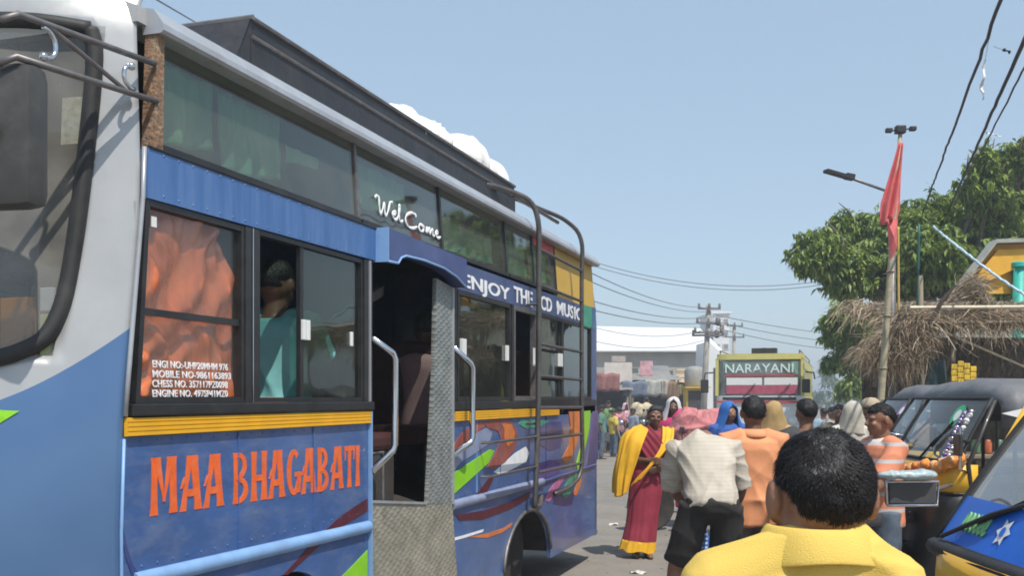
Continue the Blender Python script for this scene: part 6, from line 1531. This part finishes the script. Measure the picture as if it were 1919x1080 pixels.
crowd = [  # px, head-top py, depth, yaw, shirt, label, scarf, trousers, extra
 (1366, 757, 11.5, 5, 'royal_blue', (.03, .10, .36), 'woman in a bright blue headscarf beside the peach shirted man', (.025, .13, .42)),
 (1450, 757, 11.0, 170, 'tan_ochre', (.48, .30, .10), 'person under a tan ochre shawl just right of the peach shirted man', (.38, .25, .10)),
 (1510, 748, 8.2, 178, 'charcoal', (.05, .05, .055), 'dark haired man in charcoal, seen from behind over the yellow polo man\'s head', None),
 (1262, 748, 14.0, -12, 'magenta', (.50, .03, .13), 'woman in magenta with a white cloth over her head behind the woman in the sari', (.62, .58, .58)),
 (1598, 757, 10.5, 160, 'cream_white', (.66, .62, .54), 'person wrapped in a dull cream cloth near the striped polo man', (.46, .42, .35)),
 (1572, 760, 12.5, -30, 'olive', (.20, .17, .10), 'dark person in olive standing beside the cream wrapped person', None),
 (1632, 752, 10.9, 10, 'maroon_shirt', (.22, .04, .05), 'man in a maroon shirt under a beige cap behind the striped polo man', None),
 (1543, 766, 20.0, 175, 'sky', (.25, .36, .45), 'man in a pale blue shirt far down the road right of the yellow bus', None),
 (1560, 764, 17.0, 30, 'grey', (.30, .30, .30), 'man in a grey shirt in the middle distance under the young tree', None),
 (1650, 765, 15.0, 0, 'dull_red', (.35, .08, .06), 'person in dull red standing under the left end of the thatch', None),
 (1690, 760, 14.2, -20, 'dusty_violet', (.22, .16, .26), 'person in dusty violet in the shade by the stall', None),
 (1722, 755, 11.4, 40, 'rust', (.34, .15, .07), 'person in rust brown behind the row of rickshaws', None),
 (1345, 772, 19.0, 160, 'brick', (.40, .10, .08), 'man in brick red near the left headlight of the yellow bus', None),
 (1296, 764, 20.0, 90, 'teal_dark', (.05, .18, .20), 'man in dark teal walking past the pink bundles', None),
 (1212, 745, 31.0, 190, 'khaki', (.42, .37, .27), 'man in khaki standing among the parked motorbikes by the shops', None),
 (1172, 757, 33.0, 30, 'pale_pink', (.60, .36, .42), 'woman in pale pink by the motorbikes near the bus tail', (.62, .40, .46)),
 (1140, 752, 30.0, 0, 'leaf_green', (.14, .28, .10), 'person in leaf green close to the blue bus tail', None),
 (1238, 762, 34.0, 150, 'lilac', (.38, .30, .45), 'person in lilac among the shop goods, left of the woman in the sari', None),
 (1150, 768, 27.0, 120, 'yellow_dull', (.55, .42, .08), 'person in dull yellow crouched close behind the blue bus tail', None),
 (1256, 772, 28.0, 200, 'white', (.66, .65, .62), 'man in white beside the tan stall posts', None),
 (1410, 778, 24.0, 0, 'navy', (.04, .05, .14), 'man in navy crossing in front of the yellow bus', None),
 (1128, 760, 26.0, 80, 'bottle', (.10, .20, .16), 'person in bottle green partly hidden by the bus tail edge', None),
 (1160, 764, 29.0, 200, 'rose', (.5, .2, .25), 'person in rose bending over the bikes near the bus tail', None),
 (1186, 766, 28.0, -60, 'grey_blue', (.24, .28, .36), 'man in grey blue standing beside the parked bikes', None),
 (1224, 766, 29.5, 60, 'cocoa', (.20, .11, .08), 'man in cocoa brown beside the parked bikes, left of the sari', None),
 (1330, 768, 30.0, 45, 'violet', (.26, .12, .34), 'person in violet by the yellow kiosk', None),
]
for i, (px, py, dd, yw, nm, c, lab, scarf) in enumerate(crowd):
    H = 1.6 - (py - HY) * dd / F_PX
    H = H / .992
    far = dd > 16; hd = (rnd.uniform(-25, 25), rnd.uniform(0, 12))
    r_, J_ = person(lab, (xof(px, dd), dd, 0), yw, H, skin=m_skin2 if i % 2 else m_skin, shirt=cloth_m(nm, c), sleeve=rnd.choice((.7, .9, 1.2)), hem=-.06, trousers=cloth_m(nm, c) if scarf else [m_jeans, m_grey_tr, m_black_tr][i % 3], vox=.024 if far else .014,
                    face=not far, hair=None if dd < 9 else ('short' if not scarf else 'long'), hands=not far, seed=50 + i, group=CR, head=hd, wr=.012)
    if dd < 9: combed_hair(r_, J_, H, hd, 4000, (48, 32), 8, 2.4)
    if scarf: headscarf(r_, J_, H, cloth_m(nm + '_scarf', scarf), headM(*hd))
    if 'beige cap' in lab:
        cp = MB(); q = J_['head']; cp.lathe([(.065 * H, 0), (.066 * H, .02 * H), (.055 * H, .05 * H), (.03 * H, .066 * H), (0, .07 * H)], 18, (q.x, q.y + .008 * H, q.z + .022 * H)); cp.add([q + V(-.045 * H, -.05 * H, .024 * H), q + V(.045 * H, -.05 * H, .024 * H), q + V(.03 * H, -.11 * H, .018 * H), q + V(-.03 * H, -.11 * H, .018 * H), q + V(-.045 * H, -.05 * H, .032 * H), q + V(.045 * H, -.05 * H, .032 * H), q + V(.03 * H, -.11 * H, .024 * H), q + V(-.03 * H, -.11 * H, .024 * H)], [(0, 3, 2, 1), (4, 5, 6, 7), (0, 1, 5, 4), (1, 2, 6, 5), (2, 3, 7, 6), (3, 0, 4, 7)])
        cp.obj('cap', mat('beige_cap', (.42, .34, .24), .8), r_, smooth=True)
# ------------------------------------------------------------------ three-wheelers: local -Y is forward
m_rblk = mat('rickshaw_black', (0.02, 0.019, 0.018), 0.42, var=.3, dirt=.4, dcol=(.10, .08, .06), coat=.2)
m_ryel = mat('rickshaw_yellow', (0.72, 0.40, 0.02), 0.4, var=.12, dirt=.25, dcol=(.4, .25, .05), coat=.2)
m_hood = mat('hood_vinyl', (0.15, 0.152, 0.16), 0.5, var=.25, scale=4, bump=.4, bscale=9, dirt=.5, dcol=(.15, .145, .14), dscale=3)
m_rseat = mat('rickshaw_seat', (.05, .045, .05), .5, var=.3)
g_ric = glass('rickshaw_glass', (.70, .80, .76), 1.0, .03, dust_glare=.16)
g_ricD = glass('rickshaw_glass_near', (.72, .78, .76), 1.0, .03, dust_glare=.5, r0=.28)  # strong pale veil paints sky glare on this windscreen
def rickshaw(label, loc, rz, nose, band, side, gls, rake=.22, zb=1.16, ztop=1.66, sticker=None, group='auto rickshaws parked side by side', flat=.22, mirrors=(-1, 1)):
    t = thing('auto_rickshaw', label, 'auto rickshaw', loc, rz, group)
    hw, yb = .55, -1.05
    def plan(k, z, inset=0):
        a = math.pi * k; w = hw + .03 - .16 * max(0, (.85 - z) / .5)
        return (-w * math.copysign(abs(math.cos(a)) ** .55, math.cos(a)) * (1 - inset), yb + .12 - (flat + .10 - .10 * max(0, (z - .5))) * abs(math.sin(a)) ** .7, z)
    def nz(z0, z1, n, nm, m, d=0): return MB().loft([[(x, y - d, z) for x, y, z in [plan(k / 22, z0 + (z1 - z0) * i / n) for k in range(23)]] for i in range(n + 1)], cap=False, closed=False).obj(nm, m, t, smooth=True)
    for o in (nz(.30, zb - .19, 6, 'nose', nose), nz(zb - .19, zb + .0, 2, 'nose_band', band)): o.modifiers.new('s', 'SOLIDIFY').thickness = .012
    MB().tube([plan(k / 22, zb - .19) for k in range(23)], .008, 6).obj('nose_trim', m_rub, t)
    # cowl shelf, windscreen, rubber surround
    MB().loft([[plan(k / 22, zb) for k in range(23)], [(x * .95, yb + .10 + .05 * abs(x), zb + .004) for x, y, z in [plan(k / 22, zb) for k in range(23)]]], cap=False, closed=False).obj('cowl', nose, t)
    def wsp(u, q): return V((hw - .05 * q) * u, yb - .02 + .03 * u * u + rake * q + (-.012 * math.sin(math.pi * q)), zb + .01 + (ztop - zb) * q)
    wn_ = MB().loft([[wsp(-1 + 2 * i / 16, q / 10) for i in range(17)] for q in range(11)], cap=False, closed=False).obj('windscreen', gls, t, smooth=True)
    edge = [wsp(-1 + 2 * i / 12, 0) for i in range(13)] + [wsp(1, q / 6) for q in range(1, 7)] + [wsp(1 - 2 * i / 12, 1) for i in range(1, 13)] + [wsp(-1, 1 - q / 6) for q in range(1, 7)]
    MB().tube(edge, .014, 8).obj('windscreen_rubber', m_rub, t, smooth=True)
    if sticker:
        for nm, r0, r1, m, dd in (('sticker_ring', .0, .085, sticker, .008), ('sticker_centre', 0, .045, m_lite, .011)):
            c = wsp(.45, .72); n_ = (wsp(.45, .82) - wsp(.45, .62)).normalized(); mb = MB(); ring = [c + V(math.cos(a), 0, 0) * r1 + n_ * (math.sin(a) * r1) + V(0, -dd, dd * .4) for a in [2 * math.pi * k / 20 for k in range(20)]]
            mb.add(ring, [tuple(range(20))]); mb.obj(nm, m, wn_)
    # hood
    y0 = yb + rake; rings = []
    for i, y in enumerate((y0 + .04, y0 + .14, y0 + .5, .4, .9, 1.22, 1.33)):
        k = i / 6; drop = .06 if i == 6 else 0; up = .045 * math.sin(math.pi * min(1, k * 1.1))
        o_ = [(-.60, ztop - .17), (-.60, ztop - .02), (-.55, ztop + .05), (-.35, ztop + .10), (0, ztop + .12), (.35, ztop + .10), (.55, ztop + .05), (.60, ztop - .02), (.60, ztop - .17)]
        rings.append([(x * (1 if i else .93), y, (z if i else ztop - .015 + max(0, z - ztop) * .3 - max(0, ztop - z)) + up * (1 if abs(x) < .58 else 0) - drop + (.012 * math.sin(i * 2.1 + x * 6) if 0 < i < 6 else 0)) for x, z in o_])
    h_ = MB().loft(rings, cap=False, closed=False).obj('hood', m_hood, t, smooth=True); h_.modifiers.new('s', 'SOLIDIFY').thickness = .012
    for s in (-1, 1):
        for k in range(3):
            yy = y0 + .14 + .42 * k; w = .20; mb = MB()
            mb.plate([(yy - w * .6, ztop - .085), (yy + w * .5, ztop - .035), (yy + w * .25, ztop - .085), (yy + w * .5, ztop - .14)], .603 * s, .607 * s, ax=0); mb.obj('hood_arrow', m_lite, h_)
        MB().tube([(s * .56, y0, ztop), (s * .575, yb + .06, zb), (s * .56, yb + .14, .45)], .015, 8).obj('pillar', nose, t, smooth=True)
        MB().tube([(s * .57, -.12, .35), (s * .57, -.12, ztop - .05)], .016, 8).obj('pillar', m_rblk, t)
        MB().tube([(s * .57, 1.2, .8), (s * .57, 1.2, ztop - .05)], .016, 8).obj('pillar', m_rblk, t)
        MB().cbox(s * .58 - .02, s * .58 + .02, -.10, 1.28, .34, .80, .012).obj('side_panel', side, t)
        MB().cbox(s * .585 - .022, s * .585 + .022, -.10, 1.28, .802, .86, .01).obj('side_band', band, t)
        w_ = MB().lathe([(.1, -.05), (.20, -.055), (.225, -.03), (.225, .03), (.20, .055), (.1, .05)], 20, (s * .5, .95, .225), 0).obj('wheel', m_tyre, t, sharp=30)
        MB().lathe([(0, -.04), (.10, -.045), (.11, .0), (.10, .045), (0, .04)], 16, (s * .5, .95, .225), 0).obj('rim', m_steel, w_, sharp=30)
        if s not in mirrors: continue
        q = wsp(s, .32); a = MB().tube([q, q + V(s * .10, -.10, .02), q + V(s * .15, -.12, .10), q + V(s * .15, -.12, -.16), q + V(s * .02, -.02, -.20)], .011, 8).obj('mirror_arm', m_chrome, t, smooth=True)
        MB().cbox(q.x + s * .15 - .05, q.x + s * .15 + .05, q.y - .145, q.y - .12, q.z - .08, q.z + .06, .01).obj('mirror', m_rblk, a)
    w_ = MB().lathe([(.1, -.05), (.20, -.055), (.225, -.03), (.225, .03), (.20, .055), (.1, .05)], 20, (0, -.98, .225), 0).obj('wheel', m_tyre, t, sharp=30); MB().lathe([(0, -.045), (.1, -.05), (.1, .05), (0, .045)], 16, (0, -.98, .225), 0).obj('rim', m_steel, w_, sharp=30)
    MB().cbox(-.56, .56, -.85, 1.30, .27, .33, .01).obj('floor', m_rblk, t)
    MB().cbox(-.55, .55, 1.24, 1.30, .34, 1.15, .02).obj('rear_panel', side, t)
    MB().cbox(-.40, .40, -.36, .02, .62, .74, .03).obj('driver_seat', m_rseat, t); MB().box(-.36, .36, -.32, .0, .332, .62).obj('seat_box', m_rblk, t)
    MB().cbox(-.53, .53, .62, 1.08, .60, .74, .03).obj('passenger_seat', m_rseat, t); MB().cbox(-.53, .53, 1.08, 1.20, .70, 1.25, .03).obj('seat_back', m_rseat, t)
    MB().tube([(-.32, -.60, 1.06), (-.20, -.68, 1.02), (0, -.72, 1.0), (.20, -.68, 1.02), (.32, -.60, 1.06)], .014, 8).obj('handlebar', m_steel, t, smooth=True)
    MB().tube([(0, -.72, 1.0), (0, -.85, .5)], .03, 8).obj('steering_column', m_rblk, t)
    yn = plan(.5, .75)[1]
    hl = MB().lathe([(0, -.05), (.06, -.045), (.085, -.01), (.085, .05), (.05, .09), (0, .09)], 18, (0, yn - .03, .78), 1).obj('headlamp', m_chrome, t, smooth=True)
    pa, pb_ = (wsp(-.86, .05), wsp(.15, .42)) if gls is g_ricD else (wsp(.1, .02), wsp(.5, .55))
    wp = MB().tube([pa + V(0, -.03, 0), lerp(pa, pb_, .5) + V(0, -.035, .01), pb_ + V(0, -.018, 0)], .008, 6).obj('wiper_arm', m_rub, t)
    MB().obox(lerp(pa, pb_, .35) + V(0, -.022, 0), pb_ + V(.01, -.014, .03), .014, .012).obj('wiper_blade', m_rub, wp)
    t['wsp'] = 0; del t['wsp']
    return t, wsp, plan
RZ = R(-90)
m_stg = mat('sticker_green', (.03, .42, .16), .5); m_str = mat('sticker_red', (.55, .06, .05), .5); m_stp = mat('sticker_violet', (.40, .16, .42), .5)
rA, wA, plA = rickshaw('black nosed auto rickshaw with a yellow band, green round sticker and orange flowers', (3.95, 7.15, 0), RZ, m_rblk, m_ryel, m_rblk, g_ric, .24, ztop=1.58, sticker=m_stg)
rB, wB, plB = rickshaw('auto rickshaw with a red round windscreen sticker, in the middle of the row', (4.45, 8.75, 0), RZ, m_rblk, m_ryel, m_rblk, g_ric, .26, ztop=1.58, sticker=m_str)
rC, wC, plC = rickshaw('auto rickshaw with a violet windscreen sticker, farthest in the row beside the stall', (4.75, 10.25, 0), RZ, m_rblk, m_ryel, m_rblk, g_ric, .26, ztop=1.57, sticker=m_stp)
rD, wD, plD = rickshaw('yellow auto rickshaw with a blue windscreen strip and wiper at the lower right corner', (2.57, 3.09, 0), RZ, m_ryel, m_ryel, m_ryel, g_ricD, .36, zb=1.075, ztop=1.60, flat=.14, mirrors=(1,))
# blue strip and its decals along the bottom of the near windscreen
mb = MB(); rows = []
for q in (.015, .10, .20, .31): rows.append([wD(-.985 + 1.97 * i / 16, q) + V(0, -.006, .002) for i in range(17)])
sb = mb.loft(rows, cap=False, closed=False).obj('blue_strip', mat('blue_vinyl', (.015, .14, .62), .35, var=.15), rD, smooth=True)
sg = mat('strip_green', (.22, .50, .22), .5); 
P = lambda a, c: wD(a, c) + V(0, -.010, .003)
def curve_on(pts, nm, m, r=.0045): MB().tube(catmull([P(a, c) for a, c in pts], 5), r, 5).obj(nm, m, sb, smooth=True)
for k in range(6):
    a = -.74 + .062 * k; curve_on([(a, .13), (a + .01, .21), (a + .03, .21), (a + .035, .16), (a + .018, .14), (a + .035, .11), (a + .055, .14)], 'green_letter', sg)
mb = MB(); c = (-.18, .165)
star = [P(c[0] + (.085 if k % 2 == 0 else .045) * math.cos(2 * math.pi * k / 12) , c[1] + (.085 if k % 2 == 0 else .05) * math.sin(2 * math.pi * k / 12)) for k in range(12)]
mb.add(star, [tuple(range(12))]).obj('white_emblem', m_lite, sb)
MB().add([P(c[0] + .028 * math.cos(2 * math.pi * k / 10), c[1] + .03 * math.sin(2 * math.pi * k / 10)) + V(0, -.003, .001) for k in range(10)], [tuple(range(10))]).obj('emblem_centre', mat('blue_vinyl', (.015, .14, .62)), sb)
MB().tube([wD(-1 + 2 * i / 16, -.01) + V(0, -.012, -.012) for i in range(17)], .030, 8).obj('lower_rubber', m_rub, rD, smooth=True)
# chrome framed rectangular mirror on a bracket ahead of the black rickshaw
fr_ = MB(); c = V(-1.23 + .0, 0, 0)
def toA(p): return rA.matrix_basis.inverted() @ p
rA_m = Matrix.Translation(rA.location) @ Matrix.Rotation(RZ, 4, 'Z')
inv = rA_m.inverted()
ctr = inv @ W(1710, 926, 6.05)
bx = MB().cbox(ctr.x - .06, ctr.x - .005, ctr.y - .15, ctr.y + .15, ctr.z - .072, ctr.z + .072, .02).obj('big_mirror', m_rblk, rA)
MB().tube([ctr + V(.0, -.15, -.07), ctr + V(.0, .15, -.07), ctr + V(.0, .155, .07), ctr + V(.0, -.155, .07), ctr + V(.0, -.15, -.07)], .010, 8).obj('mirror_frame', m_chrome, bx, smooth=True)
MB().cbox(ctr.x - .004, ctr.x + .012, ctr.y - .14, ctr.y + .14, ctr.z - .06, ctr.z + .06, .006).obj('mirror_back', mat('mirror_grey', (.07, .07, .075), .3), bx)
MB().tube([ctr + V(-.05, .1, 0), V(.45, -1.02, 1.03)], .014, 8).obj('mirror_stay', m_steel, rA)
sack('plastic_bag', 'crumpled pale aqua plastic bag lying on top of the chrome framed mirror', W(1700, 899, 6.02), .23, .11, .05, mat('aqua_plastic', (.36, .45, .47), .3, var=.4, scale=20), 0.1, 5, .012, 'plastic bag', None, .02)
# garlands
def garland(name, lab, pts, r, n, m, m2, part, cat):
    P_ = catmull(pts, max(1, n // (len(pts) - 1))); t = thing(name, lab, cat, P_[0])
    rr_ = random.Random(len(lab)); f1 = None
    MB().tube([p - P_[0] for p in P_], .003, 4).obj('string', m_wire, t)
    me = []
    for m_ in (m, m2):
        mb = MB(); mb.ell((0, 0, 0), r, r * .95, r * .8, None, 9, 6)
        mm = mb.mesh(part, m_, True); displace(mm, lambda c: r * .35 * np.sin(c[:, 0] * 5 / r) * np.sin(c[:, 2] * 6 / r)); me.append(mm)
    for i, p in enumerate(P_):
        o = link(part, me[i % 2], t); o.location = p - P_[0] + Vector((rr_.uniform(-1, 1), rr_.uniform(-1, 1), rr_.uniform(-1, 1))) * r * .3; o.rotation_euler = (rr_.uniform(0, 3), rr_.uniform(0, 3), 0)
m_mar = mat('marigold', (.72, .26, .05), .8, var=.25, scale=40); m_mar2 = mat('pale_marigold', (.72, .42, .22), .8, var=.25, scale=40)
garland('flower_garland', 'thick orange and cream flower garland across the yellow band of the black rickshaw', [rA_m @ (plA(.95, 1.17) + V(0, 0, 0) if False else V(*plA(.93, 1.17)) + V(.02, -.03, .03)), rA_m @ (V(*plA(.7, 1.12)) + V(0, -.04, .02)), rA_m @ (V(*plA(.4, 1.06)) + V(0, -.04, 0)), rA_m @ (V(*plA(.12, 1.05)) + V(-.02, -.04, .0))], .042, 24, m_mar, m_mar2, 'flower', 'garland')
m_tin1 = mat('silver_tinsel', (.6, .6, .62), .25, .8, var=.3, scale=60); m_tin2 = mat('violet_tinsel', (.20, .12, .42), .3, .5, var=.3, scale=60)
for k, (yy, ma, mb_, lab) in enumerate(((.52, m_tin1, m_lite, 'silver tinsel strand hanging at the near edge of the black rickshaw windscreen'), (.44, m_tin2, m_tin1, 'violet and silver tinsel strand beside the silver one on the black rickshaw'))):
    q = [rA_m @ (V(yy, -1.10 + .18 * (1 - z_), 1.14 + .36 * (1 - z_)) + V(0, -.03, 0)) for z_ in (0, .33, .66, 1)]
    garland('tinsel_strand', lab, q, .018, 18, ma, mb_, 'bead', 'tinsel')
mb = MB()
# driver of the black rickshaw
m_gsh = mat('dark_grey_shirt', (.12, .12, .13), .8, var=.2, scale=9)
pd = rA_m @ V(.16, -.12, 0)
person('rickshaw driver in a dark grey shirt sitting under the black hood', (pd.x, pd.y, -.10), -90, 1.60, pose=SIT | dict(head=(0, -.006, .918)), skin=m_skin2, shirt=m_gsh, sleeve=.9, hem=0.0, trousers=m_jeans, vox=.012, face=True, hair='short', seed=71)

# ------------------------------------------------------------------ motorbikes
def motorbike(label, loc, rz, col, group, mirrors=True):
    t = thing('motorbike', label, 'motorbike', loc, rz, group)
    for y in (-.63, .62):
        w = MB().lathe([(.22, -.03), (.28, -.045), (.30, -.02), (.30, .02), (.28, .045), (.22, .03)], 20, (0, y, .30), 0).obj('wheel', m_tyre, t, sharp=40)
        MB().lathe([(0, -.05), (.05, -.05), (.06, -.01), (.21, -.012), (.215, -.02), (.215, .02), (.21, .012), (.06, .01), (.05, .05), (0, .05)], 16, (0, y, .30), 0).obj('rim', m_steel, w, sharp=40)
    MB().tube([(.07, -.63, .30), (.07, -.52, .62), (.06, -.42, .95)], .018, 8).obj('fork', m_chrome, t); MB().tube([(-.07, -.63, .30), (-.07, -.52, .62), (-.06, -.42, .95)], .018, 8).obj('fork', m_chrome, t)
    MB().tube([(0, -.43, .88), (0, -.2, .55), (0, .15, .42), (0, .62, .31)], .03, 8).obj('frame', m_rblk, t)
    mb = MB(); mb.loft([[(w * math.cos(a), y, z + h * math.sin(a)) for a in [2 * math.pi * k / 12 for k in range(12)]] for y, w, h, z in ((-.40, .04, .04, .80), (-.32, .12, .10, .83), (-.15, .14, .11, .83), (.02, .10, .07, .78), (.08, .05, .04, .75))]); mb.obj('fuel_tank', col, t, smooth=True)
    MB().cbox(-.13, .13, .02, .62, .74, .83, .03).obj('seat', m_rseat, t)
    MB().cbox(-.10, .10, -.20, .15, .32, .60, .04).obj('engine', m_steel, t)
    MB().tube([(.12, -.12, .40), (.15, .2, .28), (.15, .75, .36)], [.02, .03, .045], 8).obj('exhaust', m_chrome, t, smooth=True)
    MB().tube([(-.34, -.30, 1.02), (-.2, -.38, 1.02), (0, -.42, .97), (.2, -.38, 1.02), (.34, -.30, 1.02)], .013, 8).obj('handlebar', m_rblk, t, smooth=True)
    MB().lathe([(0, -.07), (.07, -.06), (.085, 0), (.05, .08), (0, .09)], 14, (0, -.55, .88), 1).obj('headlamp', m_chrome, t, smooth=True)
    for y, a0 in ((-.63, 20), (.62, 0)): MB().loft([[(x, y + .325 * math.cos(R(a)), .30 + .325 * math.sin(R(a))) for x in (-.05, 0, .05)] for a in range(a0, 161 - a0 // 2, 14)], cap=False, closed=False).obj('mudguard', col, t, smooth=True).modifiers.new('s', 'SOLIDIFY').thickness = .006
    for s in (-1, 1) if mirrors else ():
        a = MB().tube([(s * .26, -.34, 1.02), (s * .30, -.36, 1.20)], .006, 6).obj('mirror_stalk', m_rblk, t); MB().cbox(s * .30 - .05, s * .30 + .05, -.375, -.35, 1.18, 1.25, .01).obj('mirror', m_rblk, a)
    MB().tube([(.08, .05, .40), (.25, .12, .01)], .012, 6).obj('stand', m_steel, t)
    return t
m_b1 = mat('bike_black', (.02, .02, .022), .3, coat=.4); m_b2 = mat('bike_red', (.35, .02, .03), .3, coat=.4); m_b3 = mat('bike_blue', (.03, .07, .25), .3, coat=.4)
motorbike('black motorbike the striped polo man is leaning over, in front of the rickshaws', ((1612 - CX) / F_PX * 6.5, 6.75, 0), R(-60), m_b1, None, False)
bk = motorbike('motorbike loaded with pink cloth bundles behind the bending man', (xof(1310, 12.3), 12.3, 0), R(-75), m_b2, None)
m_pinkc = mat('pink_bundle_cloth', (.46, .15, .16), .85, var=.35, scale=9, dirt=.7, dcol=(.62, .42, .38), dscale=16, bump=.5, bscale=40); m_mag = mat('magenta_bundle', (.55, .06, .16), .8, var=.25, scale=8)
sack('cloth_bundle', 'large dusty pink cloth bundle piled high on the motorbike seat', Vector((xof(1315, 12.3), 12.3, .84)), .46, .42, .64, m_pinkc, .2, 3, .018, 'bundle', None, .075, 3)
sack('cloth_bundle', 'small magenta bundle beside the large dusty pink bundle on the motorbike', Vector((xof(1283, 12.35), 12.35, 1.03)), .20, .22, .42, m_mag, .4, 6, .02, 'bundle', None, .03, 2)
proto = None
rb = random.Random(12)
pk = ['first bike from the bus tail', 'second bike from the bus tail', 'third bike from the bus tail', 'fourth bike from the bus tail', 'fifth bike from the bus tail', 'bike standing nearest the tan stall', 'bike parked under the pink sign', 'bike parked nearest the woman in the yellow shawl']
protos = {}
for k, (px, dd, yw, c) in enumerate(((1134, 29, 50, 'b'), (1154, 30, 65, 'r'), (1176, 29.5, 48, 'k'), (1198, 30.5, 62, 'k'), (1220, 31, 45, 'b'), (1252, 33, -50, 'r'), (1206, 36.5, 78, 'k'), (1232, 34, 60, 'k'))):
    lab = ['blue', 'red', 'black', 'dark', 'navy', 'maroon', 'black', 'dark'][k] + ' parked ' + ['motorbike, ' + q for q in pk][k]
    lab = lab.replace('bike from', 'in the row from').replace(', bike ', ', ')
    if c not in protos: protos[c] = o = motorbike(lab, (xof(px, dd), dd, 0), R(yw), {'b': m_b3, 'r': m_b2, 'k': m_b1}[c], 'motorbikes parked by the shops')
    else:
        o = copy_tree(protos[c]); o.location = (xof(px, dd), dd, 0); o.rotation_euler = (0, 0, R(yw)); o['label'] = lab
sack('sack', 'large beige sack tied on the fourth parked motorbike from the bus tail', Vector((xof(1203, 30.5), 30.6, .84)), .52, .45, .66, mat('jute_beige', (.50, .43, .30), .9, var=.15), 0, 4, .04, 'sack', None, .05, 2)
# ------------------------------------------------------------------ humid air
hz = MB().box(-920, 920, -80, 1520, -1.2, 13).obj('haze', None or mat('haze_air', (1, 1, 1)), kind='stuff')
hm = bpy.data.materials.new('humid_air'); hm.use_nodes = True; hm.node_tree.nodes.clear()
ho = hm.node_tree.nodes.new('ShaderNodeOutputMaterial'); hv = hm.node_tree.nodes.new('ShaderNodeVolumePrincipled')
hv.inputs['Color'].default_value = (0.86, 0.92, 1.0, 1); hv.inputs['Density'].default_value = 0.003; hv.inputs['Anisotropy'].default_value = 0.2
hm.node_tree.links.new(hv.outputs[0], ho.inputs['Volume'])
hz.data.materials.clear(); hz.data.materials.append(hm)
